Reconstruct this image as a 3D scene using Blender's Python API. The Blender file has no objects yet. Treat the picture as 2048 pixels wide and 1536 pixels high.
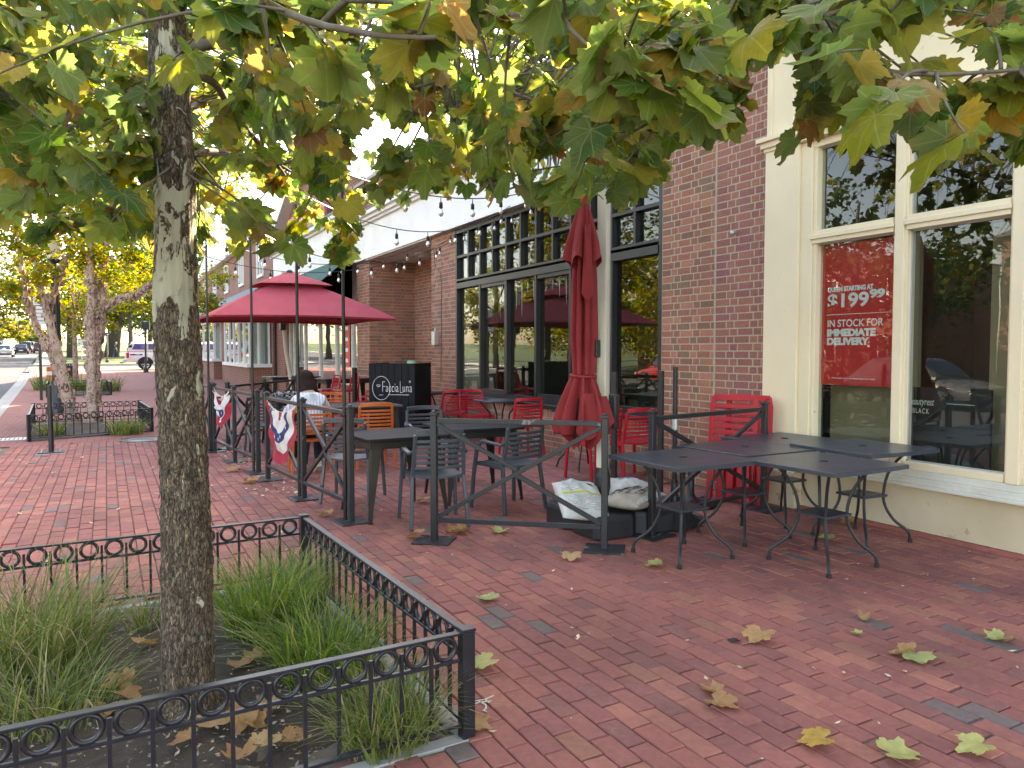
import bpy, bmesh, math, random
import numpy as np
from mathutils import Vector, Matrix, Quaternion, noise
random.seed(7); np.random.seed(7)
sc = bpy.context.scene
COL = sc.collection
PI = math.pi
# ------------------------------------------------------------------ camera, sky, sun, exposure
# world axes: x = towards the shop fronts (their face is x = 5.8), y = along the street, z = up; metres
cam = bpy.data.cameras.new("camera"); cam_o = bpy.data.objects.new("camera", cam); COL.objects.link(cam_o)
cam_o.location = (0, 0, 1.5)
cam_o.rotation_euler = (math.radians(90 - 2.52), 0, math.radians(-28.4))
cam.sensor_width = 36; cam.lens = 36 * 1500 / 2048; cam.clip_end = 2000; cam.clip_start = 0.05
sc.camera = cam_o
SUN = Vector((0.70, 0.47, 0.56)).normalized()
w = bpy.data.worlds.new("World"); sc.world = w; w.use_nodes = True
wn = w.node_tree.nodes; wl = w.node_tree.links
sky = wn.new("ShaderNodeTexSky"); sky.sky_type = 'NISHITA'; sky.sun_disc = False
sky.sun_elevation = math.asin(SUN.z); sky.sun_rotation = math.atan2(SUN.x, SUN.y)
sky.air_density = 1.0; sky.dust_density = 1.5; sky.ozone_density = 1.0
wl.new(sky.outputs[0], wn["Background"].inputs[0]); wn["Background"].inputs[1].default_value = 0.15
sl = bpy.data.lights.new("sun", 'SUN'); sl.energy = 4.2; sl.angle = math.radians(0.5); sl.color = (1, .93, .82)
so = bpy.data.objects.new("sun", sl); COL.objects.link(so); so.rotation_euler = SUN.to_track_quat('Z', 'Y').to_euler()
sc.view_settings.view_transform = 'Standard'; sc.view_settings.look = 'None'
sc.view_settings.exposure = 2.85; sc.view_settings.gamma = 1.0; sc.view_settings.use_curve_mapping = False
sc.view_settings.use_white_balance = True; sc.view_settings.white_balance_temperature = 8600; sc.view_settings.white_balance_tint = 15   # the camera was balanced for open shade
sc.cycles.max_bounces = 8; sc.cycles.transparent_max_bounces = 16
sc.cycles.use_denoising = True

# ------------------------------------------------------------------ helpers
def V(*a): return Vector(a)
class MB:
    def __init__(s): s.v = []; s.f = []; s.mi = []
    def add(s, vs, fs, m=0):
        b = len(s.v); s.v += [tuple(p) for p in vs]; s.f += [[i + b for i in f] for f in fs]; s.mi += [m] * len(fs); return s
    def box(s, c, d, rz=0, m=0, mat=None):
        x, y, z = d[0] / 2, d[1] / 2, d[2] / 2
        vs = [Vector((a, b, e)) for e in (-z, z) for a, b in ((-x, -y), (x, -y), (x, y), (-x, y))]
        M = mat if mat else Matrix.Rotation(rz, 3, 'Z')
        c = Vector(c)
        return s.add([M @ p + c for p in vs], [(3, 2, 1, 0), (4, 5, 6, 7), (0, 1, 5, 4), (1, 2, 6, 5), (2, 3, 7, 6), (3, 0, 4, 7)], m)
    def bx(s, x0, x1, y0, y1, z0, z1, m=0):
        return s.box(((x0 + x1) / 2, (y0 + y1) / 2, (z0 + z1) / 2), (abs(x1 - x0), abs(y1 - y0), abs(z1 - z0)), 0, m)
    def sweep(s, pts, wd, ht, up=(0, 0, 1), m=0):          # rectangular section along a path; ht is measured along up
        pts = [Vector(p) for p in pts]; n = len(pts); ring = []
        for i, p in enumerate(pts):
            t = (pts[min(i + 1, n - 1)] - pts[max(i - 1, 0)]).normalized(); u = Vector(up)
            u = (u - t * u.dot(t)); u = u.normalized() if u.length > 1e-4 else t.orthogonal().normalized()
            r = t.cross(u)
            ring.append([p + r * a * wd / 2 + u * b * ht / 2 for a, b in ((-1, -1), (1, -1), (1, 1), (-1, 1))])
        fs = [(3, 2, 1, 0), tuple(4 * (n - 1) + k for k in range(4))]
        for i in range(n - 1):
            for k in range(4): fs.append((4 * i + k, 4 * i + (k + 1) % 4, 4 * i + 4 + (k + 1) % 4, 4 * i + 4 + k))
        return s.add([q for r in ring for q in r], fs, m)
    def tube(s, pts, r, n=8, closed=False, m=0):
        pts = [Vector(p) for p in pts]; k = len(pts); rs = r if isinstance(r, (list, tuple)) else [r] * k
        vs = []; prev = None
        for i, p in enumerate(pts):
            if closed: t = pts[(i + 1) % k] - pts[i - 1]
            else: t = pts[min(i + 1, k - 1)] - pts[max(i - 1, 0)]
            t.normalize()
            if prev is None: u = t.orthogonal().normalized()
            else:
                u = prev - t * prev.dot(t); u = u.normalized() if u.length > 1e-5 else t.orthogonal().normalized()
            prev = u; q = t.cross(u)
            for j in range(n):
                a = 2 * PI * j / n; vs.append(p + (u * math.cos(a) + q * math.sin(a)) * rs[i])
        fs = []
        for i in range(k if closed else k - 1):
            a, b = i * n, ((i + 1) % k) * n
            for j in range(n): fs.append((a + j, a + (j + 1) % n, b + (j + 1) % n, b + j))
        if not closed: fs += [tuple(range(n - 1, -1, -1)), tuple((k - 1) * n + j for j in range(n))]
        return s.add(vs, fs, m)
    def lathe(s, prof, n=16, c=(0, 0, 0), m=0, caps=True):
        vs = [(c[0] + r * math.cos(2 * PI * j / n), c[1] + r * math.sin(2 * PI * j / n), c[2] + z) for r, z in prof for j in range(n)]
        fs = [(i * n + j, i * n + (j + 1) % n, (i + 1) * n + (j + 1) % n, (i + 1) * n + j) for i in range(len(prof) - 1) for j in range(n)]
        if caps: fs += [tuple(range(n - 1, -1, -1)), tuple((len(prof) - 1) * n + j for j in range(n))]
        return s.add(vs, fs, m)
    def prism(s, poly, z0, z1, m=0, axis='z'):             # poly is counter-clockwise; axis is the extrusion direction
        n = len(poly)
        def P(a, b, t): return (a, b, t) if axis == 'z' else ((t, a, b) if axis == 'x' else (b, t, a))
        vs = [P(a, b, z0) for a, b in poly] + [P(a, b, z1) for a, b in poly]
        fs = [tuple(range(n - 1, -1, -1)), tuple(range(n, 2 * n))] + [(i, (i + 1) % n, n + (i + 1) % n, n + i) for i in range(n)]
        return s.add(vs, fs, m)
    def grid(s, fn, nu, nv, m=0):
        b = [fn(i / nu, j / nv) for j in range(nv + 1) for i in range(nu + 1)]
        return s.add(b, [(j * (nu + 1) + i, j * (nu + 1) + i + 1, (j + 1) * (nu + 1) + i + 1, (j + 1) * (nu + 1) + i) for j in range(nv) for i in range(nu)], m)
    def mesh(s, name, mats, smooth=False, bev=0):
        me = bpy.data.meshes.new(name); me.from_pydata(s.v, [], s.f)
        for mm in (mats if isinstance(mats, (list, tuple)) else [mats]): me.materials.append(mm)
        if max(s.mi, default=0): me.polygons.foreach_set('material_index', s.mi)
        if bev:
            bm = bmesh.new(); bm.from_mesh(me)
            es = [e for e in bm.edges if len(e.link_faces) == 2 and e.calc_face_angle(0) > .5]
            bmesh.ops.bevel(bm, geom=es, offset=bev, segments=1 if bev < .006 else 2, affect='EDGES', profile=.6, clamp_overlap=True)
            bm.to_mesh(me); bm.free()
        if smooth:
            me.polygons.foreach_set('use_smooth', [True] * len(me.polygons))
            if smooth == 'a': me.set_sharp_from_angle(angle=.7)
        me.update(); return me
    def build(s, name, mats, parent=None, smooth=False, bev=0):
        return link(name, s.mesh(name, mats, smooth, bev), parent)
def link(name, me, parent=None):
    o = bpy.data.objects.new(name, me); COL.objects.link(o)
    if parent is not None: o.parent = parent
    return o
def tag(o, label=None, cat=None, group=None, kind=None):
    if label: o['label'] = label
    if cat: o['category'] = cat
    if group: o['group'] = group
    if kind: o['kind'] = kind
    return o
def thing(name, label, cat, loc=(0, 0, 0), rz=0, group=None):
    o = bpy.data.objects.new(name, None); COL.objects.link(o); o.empty_display_size = .1
    o.location = loc if len(loc) == 3 else (loc[0], loc[1], 0); o.rotation_euler = (0, 0, rz)
    return tag(o, label, cat, group)
def dup(root, loc, rz=0, label=None, group=None):
    def rec(o, par):
        c = o.copy(); COL.objects.link(c)
        if par is not None: c.parent = par
        for ch in KIDS.get(o.name, ()): rec(ch, c)
        return c
    r = rec(root, None); r.location = loc if len(loc) == 3 else (loc[0], loc[1], 0); r.rotation_euler = (0, 0, rz)
    if label: r['label'] = label
    if group: r['group'] = group
    return r
KIDS = {}
def kids(root):                                            # remember the children of a finished thing, so that copying it stays quick
    for o in COL.objects:
        if o.parent is not None and not (o.name in KIDS.get(o.parent.name, ())):
            p = o.parent; top = p.parent if p.parent is not None else p
            if p is root or p.parent is root or (p.parent and p.parent.parent is root):
                L = KIDS.setdefault(p.name, [])
                if o not in L: L.append(o)
    return root
def head(dx, dy): return math.atan2(dy, dx) - PI / 2        # rotation that turns local +y towards (dx, dy)

# ------------------------------------------------------------------ materials
def nt(name):
    m = bpy.data.materials.new(name); m.use_nodes = True
    return m, m.node_tree.nodes, m.node_tree.links, m.node_tree.nodes["Principled BSDF"]
def setin(n, **k):
    for a, b in k.items(): n.inputs[a.replace('_', ' ')].default_value = b
    return n
def ramp(N, stops, interp='LINEAR'):
    r = N.new("ShaderNodeValToRGB"); r.color_ramp.interpolation = interp
    e = r.color_ramp.elements
    while len(e) < len(stops): e.new(.5)
    for i, (p, c) in enumerate(stops): e[i].position = p; e[i].color = (*c, 1) if len(c) == 3 else c
    return r
def noise_n(N, L, src, scale, detail=4, rough=.55, dist=0):
    n = N.new("ShaderNodeTexNoise"); setin(n, Scale=scale, Detail=detail, Roughness=rough, Distortion=dist); L.new(src, n.inputs['Vector']); return n
def math_n(N, L, op, a, b=None, clamp=False):
    n = N.new("ShaderNodeMath"); n.operation = op; n.use_clamp = clamp
    for i, x in enumerate((a, b)):
        if x is None: continue
        if isinstance(x, (int, float)): n.inputs[i].default_value = x
        else: L.new(x, n.inputs[i])
    return n.outputs[0]
def mix_n(N, L, f, a, b, mode='MIX'):
    n = N.new("ShaderNodeMix"); n.data_type = 'RGBA'; n.blend_type = mode
    for i, x in ((0, f), (6, a), (7, b)):
        if isinstance(x, (int, float)): n.inputs[i].default_value = x
        elif isinstance(x, tuple): n.inputs[i].default_value = (*x, 1)
        else: L.new(x, n.inputs[i])
    return n.outputs[2]
def bump_n(N, L, h, st, dist=.01, nrm=None):
    b = N.new("ShaderNodeBump"); setin(b, Strength=st, Distance=dist); L.new(h, b.inputs['Height'])
    if nrm: L.new(nrm, b.inputs['Normal'])
    return b.outputs[0]
def rand_n(N, L):                                          # a number that differs from object to object and from loose piece to loose piece
    oi = N.new("ShaderNodeObjectInfo"); ge = N.new("ShaderNodeNewGeometry")
    return math_n(N, L, 'FRACT', math_n(N, L, 'ADD', oi.outputs['Random'], ge.outputs['Random Per Island']))
def pm(name, c1, c2=None, sc_=5, rough=.6, metal=0, bump=0, bsc=90, rnd=0, wear=None, rvar=.12, world=False):
    m, N, L, B = nt(name); tc = N.new("ShaderNodeTexCoord"); src = tc.outputs['Object']
    if world: src = N.new("ShaderNodeNewGeometry").outputs['Position']
    c2 = c2 or tuple(x * .8 for x in c1)
    n = noise_n(N, L, src, sc_, 6, .6); r = ramp(N, [(.35, c1), (.68, c2)]); L.new(n.outputs[0], r.inputs[0]); col = r.outputs[0]
    if wear:                                               # chips and dull spots
        n2 = noise_n(N, L, src, wear[1], 8, .65); r2 = ramp(N, [(wear[2], (0, 0, 0)), (wear[2] + .04, (1, 1, 1))]); L.new(n2.outputs[0], r2.inputs[0]); col = mix_n(N, L, r2.outputs[0], col, wear[0])
    if rnd:
        h = N.new("ShaderNodeHueSaturation"); L.new(math_n(N, L, 'MULTIPLY_ADD', rand_n(N, L), 2 * rnd), h.inputs['Value'])
        h.inputs['Value'].links[0].from_node.inputs[2].default_value = 1 - rnd; L.new(col, h.inputs['Color']); col = h.outputs[0]
    L.new(col, B.inputs['Base Color']); setin(B, Metallic=metal)
    rr = N.new("ShaderNodeMapRange"); setin(rr, To_Min=rough - rvar, To_Max=rough + rvar); L.new(n.outputs[0], rr.inputs[0]); L.new(rr.outputs[0], B.inputs['Roughness'])
    if bump:
        n3 = noise_n(N, L, src, bsc, 5, .6); L.new(bump_n(N, L, n3.outputs[0], bump, .01), B.inputs['Normal'])
    return m
def paver_mat():
    m, N, L, B = nt("paver_clay"); pos = N.new("ShaderNodeNewGeometry").outputs['Position']; rd = rand_n(N, L)
    r = ramp(N, [(0, (.34, .115, .095)), (.2, (.38, .125, .10)), (.4, (.31, .105, .092)), (.55, (.41, .15, .11)), (.7, (.35, .12, .098)), (.85, (.28, .105, .092)), (.93, (.36, .145, .10)), (.962, (.19, .135, .125)), (1, (.21, .15, .14))], 'CONSTANT'); L.new(rd, r.inputs[0])
    n = noise_n(N, L, pos, 28, 6, .65); c = mix_n(N, L, .55, r.outputs[0], ramp_of(N, L, n.outputs[0], [(.3, (.65, .62, .62)), (.7, (1.2, 1.2, 1.2))]), 'MULTIPLY')
    n2 = noise_n(N, L, pos, 1.1, 5, .6); c = mix_n(N, L, .7, c, ramp_of(N, L, n2.outputs[0], [(.36, (.62, .6, .62)), (.56, (1.05, 1.02, 1.0))]), 'MULTIPLY')
    n3 = noise_n(N, L, pos, 7, 7, .7); c = mix_n(N, L, ramp_of(N, L, n3.outputs[0], [(.64, (0, 0, 0)), (.78, (.5, .5, .5))]), c, (.42, .27, .24))
    L.new(c, B.inputs['Base Color']); setin(B, Roughness=.82)
    n4 = noise_n(N, L, pos, 140, 4, .7); L.new(bump_n(N, L, n4.outputs[0], .35, .004, bump_n(N, L, n.outputs[0], .5, .006)), B.inputs['Normal'])
    return m
def ramp_of(N, L, src, stops, interp='LINEAR'):
    r = ramp(N, stops, interp); L.new(src, r.inputs[0]); return r.outputs[0]
def brick_mat(name, cols):
    m, N, L, B = nt(name); pos = N.new("ShaderNodeNewGeometry").outputs['Position']; rd = rand_n(N, L)
    k = len(cols); c = ramp_of(N, L, rd, [(i / k, cc) for i, cc in enumerate(cols)], 'CONSTANT')
    n = noise_n(N, L, pos, 45, 6, .7); c = mix_n(N, L, .6, c, ramp_of(N, L, n.outputs[0], [(.32, (.5, .47, .45)), (.7, (1.2, 1.2, 1.2))]), 'MULTIPLY')
    n2 = noise_n(N, L, pos, 2.2, 4, .6); c = mix_n(N, L, .5, c, ramp_of(N, L, n2.outputs[0], [(.35, (.72, .7, .7)), (.6, (1.05, 1.05, 1.05))]), 'MULTIPLY')
    L.new(c, B.inputs['Base Color']); setin(B, Roughness=.88)
    L.new(bump_n(N, L, n.outputs[0], .6, .006), B.inputs['Normal']); return m
def far_brick_mat(name, c1, c2, mo, sx=1.0, vert=True, bw=.21, bh=.079):
    m, N, L, B = nt(name); pos = N.new("ShaderNodeNewGeometry").outputs['Position']
    s = N.new("ShaderNodeSeparateXYZ"); L.new(pos, s.inputs[0]); cb = N.new("ShaderNodeCombineXYZ")
    if vert:
        L.new(math_n(N, L, 'ADD', s.outputs[0], s.outputs[1]), cb.inputs[0]); L.new(s.outputs[2], cb.inputs[1])
    else:
        L.new(s.outputs[1], cb.inputs[0]); L.new(s.outputs[0], cb.inputs[1])
    b = N.new("ShaderNodeTexBrick"); L.new(cb.outputs[0], b.inputs['Vector'])
    setin(b, Color1=(*c1, 1), Color2=(*c2, 1), Mortar=(*mo, 1), Scale=1, Mortar_Size=.006, Mortar_Smooth=.2, Bias=0, Brick_Width=bw, Row_Height=bh)
    n = noise_n(N, L, pos, 3, 6, .65); c = mix_n(N, L, .6, b.outputs[0], ramp_of(N, L, n.outputs[0], [(.3, (.7, .68, .68)), (.65, (1.1, 1.08, 1.06))]), 'MULTIPLY')
    L.new(c, B.inputs['Base Color']); setin(B, Roughness=.85); L.new(bump_n(N, L, b.outputs['Fac'], -.4, .01), B.inputs['Normal']); return m
def glass_mat(name, boost=1.0, tint=(.86, .9, .88)):
    m, N, L, B = nt(name); N.remove(B); out = [x for x in N if x.type == 'OUTPUT_MATERIAL'][0]
    g = N.new("ShaderNodeBsdfGlossy"); setin(g, Roughness=0.0); g.inputs[0].default_value = (1, 1, 1, 1)
    t = N.new("ShaderNodeBsdfTransparent"); t.inputs[0].default_value = (*tint, 1)
    f = N.new("ShaderNodeFresnel"); setin(f, IOR=1.52)
    gb = N.new("ShaderNodeNewGeometry"); fac = math_n(N, L, 'MULTIPLY', math_n(N, L, 'MULTIPLY', f.outputs[0], 1.5 * boost, True), math_n(N, L, 'SUBTRACT', 1.0, gb.outputs['Backfacing']))
    pos = N.new("ShaderNodeNewGeometry").outputs['Position']; n = noise_n(N, L, pos, 1.3, 2, .4)
    L.new(bump_n(N, L, n.outputs[0], .06, .02), g.inputs['Normal'])
    mx = N.new("ShaderNodeMixShader"); L.new(fac, mx.inputs[0]); L.new(t.outputs[0], mx.inputs[1]); L.new(g.outputs[0], mx.inputs[2]); L.new(mx.outputs[0], out.inputs[0])
    return m
def leaf_mat(name, stops, trans=.5, rough=.45, veins=True, blotch=True):
    m, N, L, B = nt(name); out = [x for x in N if x.type == 'OUTPUT_MATERIAL'][0]
    rd = rand_n(N, L); c = ramp_of(N, L, rd, stops); pos = N.new("ShaderNodeNewGeometry").outputs['Position']
    n = noise_n(N, L, pos, 22, 4, .6); c = mix_n(N, L, .6, c, ramp_of(N, L, n.outputs[0], [(.3, (.62, .62, .55)), (.68, (1.25, 1.18, 1.05))]), 'MULTIPLY')
    if veins:
        uv = N.new("ShaderNodeUVMap"); s = N.new("ShaderNodeSeparateXYZ"); L.new(uv.outputs[0], s.inputs[0])
        ang = math_n(N, L, 'ARCTAN2', s.outputs[0], s.outputs[1]); pp = math_n(N, L, 'PINGPONG', ang, .36)
        ln = N.new("ShaderNodeVectorMath"); ln.operation = 'LENGTH'; L.new(uv.outputs[0], ln.inputs[0])
        d = math_n(N, L, 'MULTIPLY', pp, ln.outputs['Value']); vf = ramp_of(N, L, d, [(.006, (1, 1, 1)), (.022, (0, 0, 0))])
        w2 = math_n(N, L, 'PINGPONG', math_n(N, L, 'ADD', math_n(N, L, 'MULTIPLY', ln.outputs['Value'], 1.0), math_n(N, L, 'MULTIPLY', pp, -.9)), .07)
        v2 = ramp_of(N, L, w2, [(.004, (.35, .35, .35)), (.016, (0, 0, 0))])
        vv = math_n(N, L, 'MAXIMUM', vf, v2)
        c0 = c; c = mix_n(N, L, math_n(N, L, 'MULTIPLY', vv, .32), c0, (.40, .40, .18))
    if veins and blotch:
        nb = noise_n(N, L, pos, 9, 5, .6); c = mix_n(N, L, ramp_of(N, L, nb.outputs[0], [(.64, (0, 0, 0)), (.72, (.75, .75, .75))]), c, (.17, .095, .04))
        ne = noise_n(N, L, pos, 16, 4, .6); ed = math_n(N, L, 'MULTIPLY', ramp_of(N, L, ln.outputs['Value'], [(.55, (0, 0, 0)), (1.0, (1, 1, 1))]), ramp_of(N, L, ne.outputs[0], [(.48, (0, 0, 0)), (.62, (.9, .9, .9))])); c = mix_n(N, L, ed, c, (.20, .12, .045)); c = mix_n(N, L, ramp_of(N, L, noise_n(N, L, pos, 5, 3).outputs[0], [(.45, (0, 0, 0)), (.62, (.32, .32, .32))]), c, (.22, .22, .05))
    if veins: gb = N.new("ShaderNodeNewGeometry"); c = mix_n(N, L, math_n(N, L, 'MULTIPLY', gb.outputs['Backfacing'], .28), c, (.22, .25, .13))
    L.new(c, B.inputs['Base Color']); setin(B, Roughness=rough); B.inputs['Specular IOR Level'].default_value = .35
    tr = N.new("ShaderNodeBsdfTranslucent"); hs = N.new("ShaderNodeHueSaturation"); setin(hs, Saturation=1.15, Value=1.75); L.new(c, hs.inputs['Color']); L.new(hs.outputs[0], tr.inputs[0])
    if veins: L.new(bump_n(N, L, vv, -.6, .006, bump_n(N, L, noise_n(N, L, pos, 60, 4).outputs[0], .35, .006)), B.inputs['Normal'])
    mx = N.new("ShaderNodeMixShader"); mx.inputs[0].default_value = trans; L.new(B.outputs[0], mx.inputs[1]); L.new(tr.outputs[0], mx.inputs[2]); L.new(mx.outputs[0], out.inputs[0])
    return m
M = {}
M['paver'] = paver_mat()
M['sand'] = pm('joint_sand', (.19, .14, .115), (.10, .10, .06), 9, .95, bump=.5, bsc=200, world=True)
M['pave_far'] = far_brick_mat('pavement_brick', (.34, .115, .09), (.27, .09, .078), (.13, .085, .07), vert=False, bw=.204, bh=.102)
RC = [(.40, .16, .10), (.34, .135, .09), (.45, .185, .12), (.31, .13, .09), (.38, .17, .10), (.27, .13, .09), (.40, .145, .10), (.25, .145, .095), (.46, .2, .13), (.35, .145, .10)]
RC2 = [(.36, .14, .115), (.32, .125, .11), (.38, .15, .115), (.31, .12, .118), (.37, .15, .11), (.34, .13, .105), (.40, .16, .115), (.32, .135, .11)]
M['brick'] = brick_mat('clay_brick', RC); M['brick2'] = brick_mat('plum_brick', RC2)
M['mortar'] = pm('mortar', (.46, .38, .29), (.38, .31, .24), 20, .95, bump=.3, world=True)
M['brick_far'] = far_brick_mat('brick_far', (.30, .105, .07), (.23, .082, .06), (.36, .3, .24))
M['steel'] = pm('grey_painted_steel', (.024, .027, .032), (.017, .019, .023), 7, .42, bump=.08, bsc=160, wear=((.19, .18, .175), 5, .70))
M['steel_worn'] = pm('chipped_painted_steel', (.026, .029, .034), (.02, .022, .026), 7, .45, bump=.1, bsc=160, wear=((.2, .19, .18), 9, .60))
M['black_iron'] = pm('black_iron', (.013, .014, .019), (.02, .021, .026), 12, .34, bump=.05, wear=((.12, .11, .1), 14, .70))
M['black'] = pm('black_paint', (.012, .012, .014), (.02, .02, .022), 8, .4)
M['black_matt'] = pm('black_board', (.008, .008, .011), (.014, .014, .017), 3, .55, bump=.05)
M['black_frame'] = pm('dark_window_frame', (.014, .014, .016), (.020, .020, .022), 3, .4)
M['mesh_top'] = pm('charcoal_table_steel', (.034, .045, .064), (.055, .060, .072), 3.5, .34, bump=.06, bsc=300, wear=((.085, .068, .055), 3.2, .60))
M['table_top'] = pm('dark_table_top', (.016, .016, .019), (.024, .023, .026), 4, .6, bump=.04, wear=((.1, .1, .1), 10, .74))
M['table_top'].node_tree.nodes['Principled BSDF'].inputs['Specular IOR Level'].default_value = .12
M['leg_metal'] = pm('gunmetal', (.03, .029, .026), (.045, .042, .036), 8, .4, metal=.4)
M['grey_plastic'] = pm('slate_plastic', (.055, .070, .088), (.046, .058, .073), 5, .38, bump=.04, bsc=200)
M['red_plastic'] = pm('red_plastic', (.52, .012, .028), (.44, .01, .025), 5, .38, bump=.03, bsc=200)
M['orange_plastic'] = pm('orange_plastic', (.66, .135, .022), (.58, .115, .02), 5, .4, bump=.03, bsc=200)
M['dark_plastic'] = pm('dark_plastic', (.022, .024, .03), (.03, .032, .036), 5, .45, bump=.06)
M['cream'] = pm('cream_paint', (.82, .69, .49), (.77, .64, .45), 2.2, .55, bump=.06, bsc=40, wear=((.48, .40, .29), 6, .69))
M['cream_dirty'] = pm('cream_wall', (.66, .56, .41), (.56, .46, .32), 1.6, .7, bump=.15, bsc=30, wear=((.40, .32, .23), 5, .61))
M['white'] = pm('white_paint', (.78, .78, .76), (.70, .70, .68), 1.8, .5, bump=.04, bsc=30)
M['white_old'] = pm('aged_white_paint', (.68, .66, .60), (.56, .53, .46), 5, .6, bump=.1, wear=((.33, .27, .2), 11, .66))
M['mast'] = pm('beige_aluminium', (.62, .58, .49), (.56, .53, .46), 3, .4)
M['alu'] = pm('aluminium', (.55, .56, .58), (.48, .49, .5), 4, .35, metal=.6)
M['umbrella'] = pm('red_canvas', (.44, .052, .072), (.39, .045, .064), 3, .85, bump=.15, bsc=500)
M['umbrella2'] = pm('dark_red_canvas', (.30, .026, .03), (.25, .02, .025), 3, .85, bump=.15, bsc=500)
M['green_awning'] = pm('green_canvas', (.012, .10, .075), (.01, .085, .062), 3, .8, bump=.1, bsc=400)
M['soil'] = pm('mulch_soil', (.050, .037, .028), (.085, .063, .046), 14, .95, bump=1.0, bsc=70, wear=((.2, .17, .14), 60, .68), world=True)
M['asphalt'] = pm('asphalt', (.055, .058, .064), (.075, .077, .083), .8, .85, bump=.3, bsc=300, world=True)
M['concrete'] = pm('concrete', (.40, .38, .35), (.32, .31, .29), 2, .85, bump=.2, bsc=90, world=True)
M['roadpaint'] = pm('road_paint', (.72, .72, .70), (.55, .55, .53), 6, .7, world=True)
M['lawn'] = pm('lawn', (.045, .085, .018), (.075, .11, .026), 1.2, .9, bump=.6, bsc=60, world=True)
M['slate'] = pm('slate_roof', (.10, .10, .11), (.15, .15, .155), 5, .6, rnd=.25)
M['glass'] = glass_mat('shop_glass', 1.05); M['glass_dark'] = glass_mat('dark_shop_glass', 1.0)
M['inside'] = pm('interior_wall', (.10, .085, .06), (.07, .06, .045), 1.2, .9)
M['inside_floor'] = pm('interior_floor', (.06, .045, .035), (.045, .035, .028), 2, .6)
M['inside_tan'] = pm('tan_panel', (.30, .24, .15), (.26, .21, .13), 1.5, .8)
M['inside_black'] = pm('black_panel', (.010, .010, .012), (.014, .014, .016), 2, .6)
M['red_sign'] = pm('red_poster', (.62, .012, .016), (.60, .011, .015), 2, .45)
M['white_print'] = pm('white_print', (.82, .82, .82), (.8, .8, .8), 2, .5)
M['black_print'] = pm('black_print', (.015, .015, .016), (.015, .015, .016), 2, .5)
M['silver_print'] = pm('silver_print', (.55, .55, .53), (.5, .5, .48), 2, .45)
M['rubber'] = pm('rubber', (.015, .015, .016), (.02, .02, .02), 8, .8)
M['tinted'] = pm('car_glass', (.02, .03, .05), (.03, .04, .06), 2, .06)
M['rim'] = pm('alloy', (.5, .5, .5), (.42, .42, .42), 5, .3, metal=.8)
M['red_lens'] = pm('red_lens', (.5, .01, .01), (.4, .01, .01), 5, .2)
M['clear_lens'] = pm('clear_lens', (.7, .72, .75), (.6, .62, .65), 5, .12)
def carpaint(n, c): return pm(n, c, tuple(x * .93 for x in c), 1, .22, rvar=.03)
M['sack'] = pm('sack_white', (.66, .65, .62), (.52, .51, .48), 7, .55, bump=.25, bsc=30, wear=((.32, .3, .27), 8, .66))
M['sack_tan'] = pm('sack_tan', (.42, .37, .31), (.30, .26, .22), 7, .65, bump=.3, bsc=30, wear=((.6, .58, .54), 6, .64))
M['yellow_print'] = pm('yellow_print', (.55, .58, .03), (.5, .52, .03), 5, .5)
SYC = [(0, (.030, .080, .024)), (.2, (.050, .120, .026)), (.42, (.085, .165, .026)), (.6, (.135, .20, .028)), (.75, (.20, .22, .03)), (.86, (.28, .24, .035)), (.93, (.33, .20, .035)), (.97, (.25, .11, .04)), (1, (.16, .06, .03))]
M['leaf'] = leaf_mat('sycamore_leaf', SYC, .58)
M['birch_leaf'] = leaf_mat('birch_leaf', [(0, (.08, .14, .02)), (.35, (.16, .21, .025)), (.65, (.30, .28, .03)), (.85, (.38, .25, .03)), (1, (.30, .15, .03))], .55, .5, False)
M['green_leaf'] = leaf_mat('green_leaf', [(0, (.02, .05, .012)), (.5, (.035, .08, .016)), (1, (.07, .12, .02))], .35, .5, False)
M['autumn_leaf'] = leaf_mat('autumn_leaf', [(0, (.06, .11, .02)), (.5, (.15, .18, .03)), (.8, (.25, .2, .04)), (1, (.28, .14, .05))], .45, .5, False)
M['grass'] = leaf_mat('grass_blade', [(0, (.08, .14, .04)), (.4, (.14, .20, .055)), (.65, (.21, .25, .08)), (.82, (.32, .28, .14)), (1, (.40, .33, .2))], .35, .5, False)
M['tuft'] = leaf_mat('green_blade', [(0, (.055, .12, .03)), (.5, (.12, .21, .045)), (.85, (.22, .28, .06)), (1, (.34, .30, .14))], .35, .45, False)
M['dry_leaf'] = leaf_mat('dry_leaf', [(0, (.40, .22, .11)), (.4, (.52, .31, .15)), (.7, (.36, .17, .075)), (1, (.58, .38, .2))], .2, .7, True, False)
M['pale_leaf'] = leaf_mat('pale_leaf', [(0, (.36, .38, .14)), (.5, (.45, .43, .16)), (1, (.34, .42, .19))], .2, .6, True, False)
M['yellow_leaf'] = leaf_mat('yellow_leaf', [(0, (.52, .38, .08)), (1, (.50, .28, .06))], .2, .6, True, False)
M['flake'] = pm('leaf_flake', (.55, .42, .28), (.6, .52, .36), 30, .8, rnd=.4)
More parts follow.
